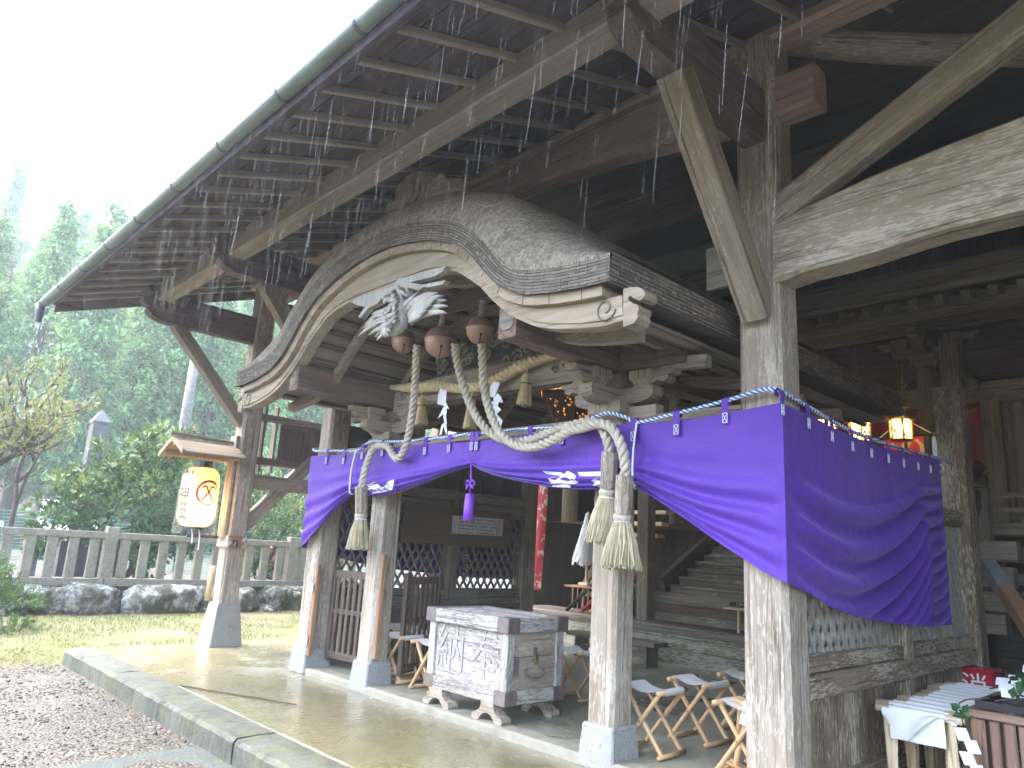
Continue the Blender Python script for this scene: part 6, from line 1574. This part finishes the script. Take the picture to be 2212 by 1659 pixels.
x = -6.8
while x < -4.3: beam('hall_rafter', (x, 7.3, 4.6), (x, 10.1, 5.4), .085, .10, W_RED(), ha); x += .40
mb = MB(); mb.prism([V((-9.6, 7.6, 4.10)), V((-9.6, 11, 5.0)), V((-9.6, 11, 5.1)), V((-9.6, 7.55, 4.34))], (12, 0, 0)); build(mb, 'eave_boards', W_DARK('X'), ha)
beam('hall_ridge_beam', (-7.2, 6.2, 5.10), (-2.2, 6.2, 5.05), .18, .22, W_ROOF(), ha); beam('inner_rail', (-6.6, 7.2, 4.62), (-2.2, 7.2, 4.62), .14, .16, W_ROOF(), ha)
M_LITW = simple('orange_brown_boards', (.15,.075,.038), .6, 3, .12)
mb = MB()
for k in range(22): mb.box((-6.4+.27*k, 12.4, 2.7), (.265, .03, 3.2))
build(mb, 'back_wall', M_LITW, ha)
mb = MB(); mb.grid(lambda x, y: (x, y, 1.92), (-9.5, -5, 2), (10.0, 12.5)); build(mb, 'upper_floor', W_ORNG('X'), ha)
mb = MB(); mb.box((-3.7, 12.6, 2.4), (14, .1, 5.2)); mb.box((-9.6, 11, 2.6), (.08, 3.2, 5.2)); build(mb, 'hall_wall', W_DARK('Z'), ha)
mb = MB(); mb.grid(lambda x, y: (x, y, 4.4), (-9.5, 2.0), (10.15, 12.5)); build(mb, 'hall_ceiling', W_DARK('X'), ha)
mb = MB()
for k in range(18): mb.box((-2.16+.235*k, 10.06, 2.72), (.23, .04, 1.6))
build(mb, 'side_bay_boards', W_DIM('Z'), ha)
beam('bay_post', (-2.22, 10.02, 1.9), (-2.22, 10.02, 3.5), .2, .2, W_DIM(), ha, up=V((0,1,0)))
mb = MB(); mb.box((-3.7, 10.06, 4.05), (11.6, .03, .78)); build(mb, 'transom_boards', W_DARK('X'), ha)
# veranda base and railing on the right
for z, y, h in ((1.86, 9.3, .12), (1.60, 9.36, .16), (1.35, 9.5, .12), (1.05, 9.36, .14)): beam('veranda_beam', (-2.25, y, z), (2.2, y, z), .16, h, W_DIM(), ha)
for k in range(3): beam('rail', (-2.05, 9.25, 2.22-.16*k), (2.0, 9.25, 2.22-.16*k), .07, .055, W_DIM(), ha)
for x in (-1.2, -.3): beam('rail_stud', (x, 9.25, 1.92), (x, 9.25, 2.2), .05, .05, W_DIM(), ha, up=V((0,1,0)))
gp = at(b6(1760, 780), Y=9.2)
beam('newel_post', (gp.x, 9.2, 1.5), (gp.x, 9.2, gp.z), .17, .17, W_DIM(), ha, up=V((0,1,0)))
mb = MB(); mb.lathe([(.085,0),(.09,.02),(.09,.13),(.06,.15),(.04,.17),(.075,.20),(.085,.235),(.07,.27),(.025,.30),(.006,.325)], (gp.x, 9.2, gp.z), 18); build(mb, 'onion_finial', simple('dark_bronze_cap', (.025,.022,.02), .45, 6, .2), ha, True)
beam('stair_rail', (gp.x-.02, 9.15, 2.2), (gp.x-.05, 7.9, 1.25), .10, .16, W_DARK(), ha)
# stacked brackets under the veranda
for k, z in enumerate((1.62, 1.36, 1.12, .9)): beam('veranda_bracket', (-2.35+.04*k, 8.9, z), (-1.85-.05*k, 8.9, z), .2, .2, W_DIM(), ha)
mb = MB(); mb.box((-.2, 9.7, .5), (4.2, .08, 1.5)); build(mb, 'underfloor_wall', W_DARK('X'), ha)
a, b = at(b7(1800, 65), Y=8.6), at(b7(2078, 480), Y=7.9)
sr = beam('slanting_stringer', a, b+(b-a)*.5, .12, .13, W_ORNG(), None); tag(sr, 'slanting orange brown stair stringer with a grey metal shoe at the right edge', 'stringer')
mb = MB(); mb.beam((0,0,-.02), (0,0,.42), .126, .137, .004); sh_ = build(mb, 'metal_shoe', simple('zinc_shoe', (.22,.24,.26), .45, 8, .2), sr); sh_.matrix_parent_inverse = Matrix()
sg = thing('corrugated_sheet', 'grey ribbed sheet leaning behind the slanting stringer', 'sheet', (a.x+.3, 8.7, .6)); mb = MB()
for k in range(12): p = a.lerp(b, .42)+V((.05+.05*k, .3, -.05)); mb.tube([p, p+(b-a)*1.1], .016, 5)
build(mb, 'ribs', W_DIM('X'), sg)

# ---------------------------------------------------------------- furnishings of the hall
M_GOLDM = simple('dark_gilt_metal', (.22,.15,.05), .4, 12, .4, .1, Metallic=.7)
g = G('lit_lantern_grille'); o_ = g.obj((1,1,1), False); vv = g.vor(o_, 34, 'DISTANCE_TO_EDGE'); em = g.n('Emission', {'Color': (1,.58,.16,1), 'Strength': 1.1}); dk = g.n('BsdfDiffuse', {'Color': (.05,.03,.01,1)})
mx = g.n('MixShader', {0: g.ramp(vv, [(.07, 0.), (.12, 1.)]), 1: dk.outputs[0], 2: em.outputs[0]}); g.nt.links.new(mx.outputs[0], g.out.inputs[0]); M_LIT = g.m
def gold_lantern(c, lb):
    t = thing('gilt_lantern', lb, 'lantern', c, 'gilt hanging lanterns in the hall'); c = V(c)
    mb = MB(); mb.lathe([(.10,-.12),(.11,.09)], c, 6); build(mb, 'lit_cage', M_LIT, t)
    mb = MB()
    for k in range(6): q = 2*pi*k/6; mb.tube([c+V((.112*math.cos(q), .112*math.sin(q), -.13)), c+V((.122*math.cos(q), .122*math.sin(q), .10))], .008, 5)
    mb.lathe([(.11,-.14),(.125,-.132),(.11,-.12)], c, 6); mb.lathe([(.13,.09),(.16,.11),(.10,.155),(.05,.20),(.025,.24)], c, 6)
    for k in range(6): q = 2*pi*k/6; d = V((math.cos(q), math.sin(q), 0)); mb.tube([c+d*.14+V((0,0,.105)), c+d*.19+V((0,0,.118)), c+d*.21+V((0,0,.15))], [.018,.014,.004], 5)
    mb.tube([c+V((0,0,.23)), c+V((0,0,1.0))], .008, 5); build(mb, 'gilt_frame', M_GOLDM, t)
for (px, py), lb in (((1050,1440), 'lit gilt lantern just above the curtain rope, leftmost of those fully visible'), ((1340,1425), 'lit gilt lantern behind the upright spear, left of the round pillar'), ((1725,1382), 'lit gilt lantern peeping out right of the round pillar'), ((815,1400), 'gilt lantern mostly hidden below the curtain edge')):
    gold_lantern(at(b5(px, py-12), Y=8.5), lb)
hl = bpy.data.lights.new('hall_lamp', 'POINT'); hl.energy = .35; hl.color = (1,.6,.25); hl.shadow_soft_size = .2
for xx in (-3.9, -2.7): 
    ho = bpy.data.objects.new('hall_lamp', hl); ho.location = (xx, 11.3, 3.0); COL.objects.link(ho)
M_RBRO = None
g = G('red_brocade'); o_ = g.obj(rnd=False); v1 = g.noise(o_, 9, 2, .5, .4); v2 = g.vor(g.scale(o_, (1,1,1)), 9)
c = g.mix(g.ramp(v1, [(.57, 0.), (.585, 1.)]), (.42,.025,.045), (.50,.42,.33)); c = g.mix(g.ramp(v2, [(.13, .8), (.16, 0.)]), c, (.05,.05,.12)); M_RBRO = g.base(c, .7)
mb = MB(); mb.grid(lambda x, v: V((x, 10.12+.02*math.sin(x*9), 3.37-.20*v)), [-5.2+.1*i for i in range(38)], (0,1)); tag(build(mb, 'red_valance', simple('red_valance_cloth', (.30,.02,.05), .7, 14, .3), None, True), 'dark red cloth valance hung under the tie beam of the hall', 'cloth')
bn = thing('red_banner', 'long red floral brocade banner hanging beside the inner post on the left', 'banner', (-7.3, 7.75, 1.5))
tl_, tr_2, br_, bl2 = at(z5(1700,700), Y=7.7), at(z5(1815,700), Y=7.7), at(z5(1745,1398), Y=7.7), at(z5(1668,1400), Y=7.7)
mb = MB(); mb.grid(lambda u, v: (tl_.lerp(tr_2, u)).lerp(bl2.lerp(br_, u), v)+V((0, .02*math.sin(u*5+v*3), .25*(1-v))), [i/8 for i in range(9)], [i/16 for i in range(17)]); build(mb, 'cloth', M_RBRO, bn, True)
cb_ = thing('ceremonial_banner', 'red and silver brocade banner on a black crossbar with a brass spear topped pole', 'banner', (-2.9, 8.9, 2.8))
pa, pb_ = at(b5(1140,1492), Y=8.9), at(b5(1600,1448), Y=8.9); mb = MB(); mb.tube([pa, pb_], .014, 8); build(mb, 'crossbar', M_BLK, cb_, True)
mb = MB(); mb.tube([pa, pa.lerp(pb_, .06)], .0155, 8); build(mb, 'bar_cap', M_GOLDM, cb_, True); mb = MB(); mb.tube([pb_, pb_.lerp(pa, .06)], .0155, 8); build(mb, 'bar_cap', M_GOLDM, cb_, True); mb = MB(); pz = at(b5(1357,1235), Y=8.9); mb.tube([pz+V((0,0,-.35)), pz+V((0,0,.05))], .028, 10); mb.lathe([(.03,0),(.07,.012),(.03,.024)], pz+V((0,0,-.06)), 12); build(mb, 'brass_fitting', simple('bright_brass', (.55,.40,.14), .3, 6, .15, Metallic=.85), cb_, True)
mb = MB(); mb.tube([V((pz.x, 8.9, .6)), pz+V((0,0,-.3))], .02, 8); build(mb, 'pole', M_BLK, cb_)
mb = MB(); a_, b_ = at(b5(1350,940), Y=8.9), at(b5(1357,1180), Y=8.9); mb.tube([a_, a_.lerp(b_, .6), b_], [.004,.022,.012], 6); c1, c2 = at(b5(1300,1210), Y=8.9), at(b5(1385,1095), Y=8.9); mb.tube([c1, c2], [.010,.014], 6); c3, c4 = at(b5(1410,1190), Y=8.92), at(b5(1320,1105), Y=8.92); mb.tube([c3, c4], [.010,.014], 6); build(mb, 'spear_head', M_GOLDM, cb_)
mb = MB(); u0, u1 = pa.lerp(pb_, .16), pa.lerp(pb_, .80); mb.grid(lambda u, v: u0.lerp(u1, u)+V((0,-.012+.012*math.sin(u*12),-.02-.55*v)), [i/10 for i in range(11)], [i/6 for i in range(7)]); build(mb, 'brocade', M_RBRO, cb_, True)
mb = MB(); 
for k in (pa.lerp(pb_, .1), pa.lerp(pb_, .93)): mb.tube([pz+V((0,-.02,-.18)), k], .006, 5)
build(mb, 'cord', M_WHITE, cb_)
wc = at(b6(1637, 765), Y=9.3); mb = MB(); mb.lathe([(.07,-.14),(.078,-.13),(.078,.14),(.07,.15)], wc, 20); cn = thing('white_canister', 'white cylinder hanging by a cord beside the round pillar', 'canister', wc); build(mb, 'body', simple('white_enamel', (.50,.50,.56), .5, 3, .05), cn, True)
mb = MB(); mb.tube(resample([wc+V((0,0,.14)), wc+V((.01,0,.25)), wc+V((-.06,0,.42)), wc+V((-.05,0,.75))], .04), .008, 5); build(mb, 'cord', M_WHITE, cn)
# bronze hanging lantern over the approach
hg = thing('bronze_lantern', 'large dark bronze hexagonal hanging lantern with glowing orange slots under the porch', 'lantern', (XC, 5.25, 2.85)); hc = V((XC+.06, 5.25, 2.82))
M_BRD = simple('dark_copper', (.055,.025,.018), .5, 8, .3, .1, Metallic=.4)
g = G('orange_lit_mesh'); o_ = g.obj(rnd=False); vv = g.vor(o_, 60); em = g.n('Emission', {'Color': (1,.40,.07,1), 'Strength': 2.6}); dk = g.n('BsdfDiffuse', {'Color': (.06,.025,.012,1)}); mx = g.n('MixShader', {0: g.ramp(vv, [(.28, 1.), (.42, .45)]), 1: dk.outputs[0], 2: em.outputs[0]}); g.nt.links.new(mx.outputs[0], g.out.inputs[0]); M_OLIT = g.m
hr = lambda r, z, k: hc+V((r*math.cos(rad(12)+pi/3*k), r*math.sin(rad(12)+pi/3*k), z))
mb = MB(); mb.loft([[hr(r, z, k) for k in range(6)] for r, z in ((.20,-.26),(.33,.02),(.37,.04),(.37,.11),(.20,.19),(.12,.22),(.11,.33),(.16,.345),(.05,.37))]); build(mb, 'hood', M_BRD, hg)
mb = MB(); mb.tube([hc+V((0,0,.36)), hc+V((0,0,1.0))], .012, 6); build(mb, 'chain', M_BRD, hg)
mb = MB(); ms_ = MB()
for k in range(6):
    a0, a1 = hr(.372, .055, k), hr(.372, .055, k+1); o_n = ((a0+a1)/2-hc); o_n.z = 0; o_n.normalize()
    q0, q1 = a0.lerp(a1, .25), a0.lerp(a1, .75); m0, m1 = q0.lerp(q1, .46), q0.lerp(q1, .54); h = V((0,0,.042))
    for u_, v_ in ((q0, m0), (m1, q1)): mb.add([u_+o_n*.004, v_+o_n*.004, v_+h+o_n*.004, u_+h+o_n*.004], [(0,1,2,3)])
    mb.add([m0+h*.25+o_n*.0045, m1+h*.25+o_n*.0045, m1+h*.75+o_n*.0045, m0+h*.75+o_n*.0045], [(0,1,2,3)])
    for j in range(20):
        t = .12+.76*random.random(); s_ = random.random(); b0, b1 = hr(.205, -.25, k), hr(.205, -.25, k+1); t0, t1 = hr(.325, .01, k), hr(.325, .01, k+1)
        p = b0.lerp(b1, t).lerp(t0.lerp(t1, t), .1+.8*s_); e1 = (b1-b0).normalized(); e2 = (t0-b0).normalized(); nn = e1.cross(e2).normalized(); nn = nn if nn.dot(p-hc) > 0 else -nn
        w1, w2 = random.uniform(.006,.014), random.uniform(.006,.016); ms_.add([p+e1*w1+nn*.004, p+e2*w2+nn*.004, p-e1*w1+nn*.004, p-e2*w2+nn*.004], [(0,1,2,3)])
g = G('orange_glow'); g.nt.links.new(g.n('Emission', {'Color': (1,.42,.08,1), 'Strength': .33}).outputs[0], g.out.inputs[0])
build(mb, 'lit_slots', g.m, hg); g = G('orange_glow_dim'); g.nt.links.new(g.n('Emission', {'Color': (1,.36,.07,1), 'Strength': .10}).outputs[0], g.out.inputs[0]); build(ms_, 'lit_openwork', g.m, hg)
# purification wand on its little table, bench, leaning poles, side stair
wt = thing('wand_table', 'small slatted table in front of the hall carrying the paper wand', 'table', (-7.4, 8.75, .51))
beam('top', (-7.69, 8.75, .875), (-7.12, 8.75, .875), .34, .03, W_ORNG(), wt)
for k in range(4):
    for yy in (8.62, 8.88): beam('leg', (-7.55+.10*k, yy, .51), (-7.55+.10*k, yy, .86), .022, .022, W_PINE(), wt, up=V((0,1,0)))
wd = thing('paper_wand', 'white zigzag paper purification wand standing upright on the small table', 'wand', (-7.40, 8.75, .9))
beam('foot', (-7.49, 8.75, .915), (-7.31, 8.75, .915), .16, .045, W_PINEP(), wd); beam('shaft', (-7.40, 8.75, .94), (-7.40, 8.75, 2.0), .035, .035, W_PINEP(), wd, up=V((0,1,0)))
mb = MB(); rnd = random.Random(6)
for k in range(46):
    q = rnd.random()*2*pi; d = V((math.cos(q), math.sin(q), 0)); s_ = V((-d.y, d.x, 0)); r0 = .03; c = V((-7.40, 8.75, 1.98-.1*rnd.random()))
    for j in range(6):
        a0 = c+d*(.03+.034*j)+V((0,0,-.115*j)); mb.add([a0-s_*.026+s_*(.014*(j % 2)), a0+s_*.026+s_*(.014*(j % 2)), a0+s_*.026+d*.03+V((0,0,-.125)), a0-s_*.026+d*.03+V((0,0,-.125))], [(0,1,2,3)])
build(mb, 'paper_strips', M_PAPER, wd)
for (xa, za, xb, zb, c, lb) in ((-7.95,.52,-6.85,1.62,(.015,.018,.02),'black umbrella like pole leaning on the side stair'), (-7.65,.53,-6.75,1.45,(.30,.02,.03),'red pole leaning on the side stair'), (-7.5,.53,-6.6,1.3,(.42,.15,.05),'orange brown pole leaning on the side stair')):
    mb = MB(); mb.tube([V((xa+.35, 8.55, za)), V((xb+.35, 8.85, zb))], .028, 8); tag(build(mb, 'leaning_pole', simple('pole_'+lb.split()[0], c, .4, 6, .2), None, True), lb, 'pole')
ss = thing('side_stair', 'steep side stair with pale treads and black stringers at the left of the hall', 'stair', (-7.0, 9.3, .5))
for k in range(8): beam('tread', (-7.75, 9.15+.12*k, .75+.19*k), (-6.75, 9.15+.12*k, .75+.19*k), .22, .06, W_PINEP() if k > 4 else W_DIM(), ss)
for q in (0, .32): beam('stringer', (-7.7, 9.02, .85+q), (-6.8, 9.02, 2.1+q), .05, .10, W_DARK(), ss)
bc = thing('low_bench', 'low worn grey wooden bench in front of the hall base boards', 'bench', (-6.0, 7.85, FZ))
pa, pb_ = at(b4(85, 790), Z=.34), at(b4(640, 850), Z=.34); yb_ = (pa.y+pb_.y)/2
beam('seat', (-6.75, 7.75, .335), (-5.35, 7.75, .335), .30, .055, W_DIM(), bc)
for x in (-6.6, -5.5): beam('leg', (x, 7.75, FZ), (x, 7.75, .305), .05, .24, W_DIM(), bc, up=V((0,1,0)))
beam('stretcher', (-6.57, 7.75, .2), (-5.53, 7.75, .2), .05, .05, W_DIM(), bc)
ft = thing('small_stand', 'small pale stand with green sprigs beside the corner post, in front of the steps', 'stand', (-4.6, 8.6, .51)); c = at(b4(1270, 535), Y=8.6)
beam('top', (c.x-.14, 8.6, c.z), (c.x+.2, 8.6, c.z), .25, .025, W_PINEP(), ft)
for dx in (-.0, .14): beam('leg', (c.x+dx, 8.6, .51), (c.x+dx, 8.6, c.z-.013), .03, .03, W_PINEP(), ft, up=V((0,1,0)))
sp_ = thing('offering_sprig', 'green sprig with white paper lying on the small stand by the steps', 'sprig', c, 'evergreen offering sprigs on the tray'); mb = MB()
for k in range(26): leaf(mb, c+V((random.uniform(-.12,.12), random.uniform(-.08,.08), .03)), rv(), V((0,0,1))+rv(.4), .07, .02)
build(mb, 'leaves', M_SAK, sp_); mb = MB(); zig(mb, c+V((.02,-.05,.06)), V((1,0,-.1)).normalized(), V((0,1,0)), 3); build(mb, 'paper_streamer', M_PAPER, sp_)

# ---------------------------------------------------------------- rain threads outside the eave
mb = MB(); rnd = random.Random(12)
for i in range(RAIN_N):
    y = rnd.uniform(.8, 1.5); x = -.6-4.6*rnd.random()**1.05; z = rnd.uniform(2.2, 4.4); 
    r = rnd.choice((.0003,.0004,.0005,.0007)); L = rnd.uniform(.05,.22)
    p = V((x, y, z)); d = V((-.10+rnd.uniform(-.06,.06), rnd.uniform(-.04,.04), -1))
    mb.tube([p, p+d*L*.6, p+d*L], [r*.35, r, r*.4], 4)
g = G('rain_drop_water'); tp_ = g.n('BsdfTransparent', {}); tt = g.n('BsdfTranslucent', {'Color': (.9,.95,1,1)}); gg = g.n('BsdfDiffuse', {'Color': (.9,.95,1,1)}); m1_ = g.n('MixShader', {0: .5, 1: tt.outputs[0], 2: gg.outputs[0]}); mx = g.n('MixShader', {0: .11, 1: tp_.outputs[0], 2: m1_.outputs[0]}); g.nt.links.new(mx.outputs[0], g.out.inputs[0])
stuff(build(mb, 'rain', g.m), 'fine threads of rain falling off the eave in front of the shelter', 'rain')
# ---------------------------------------------------------------- mist
if HAZE > 0:
    mb = MB(); mb.box((-140, 70, 65), (420, 420, 152)); 
    hz = build(mb, 'haze', bpy.data.materials.new('mist'))
    hz.data.materials[0].use_nodes = True; nt = hz.data.materials[0].node_tree; nt.nodes.clear(); o_ = nt.nodes.new('ShaderNodeOutputMaterial'); v_ = nt.nodes.new('ShaderNodeVolumePrincipled')
    v_.inputs['Color'].default_value = (.86,.94,1,1); v_.inputs['Density'].default_value = HAZE; v_.inputs['Anisotropy'].default_value = .25
    nt.links.new(v_.outputs[0], o_.inputs['Volume']); stuff(hz, 'pale rain mist over the whole valley', 'mist')
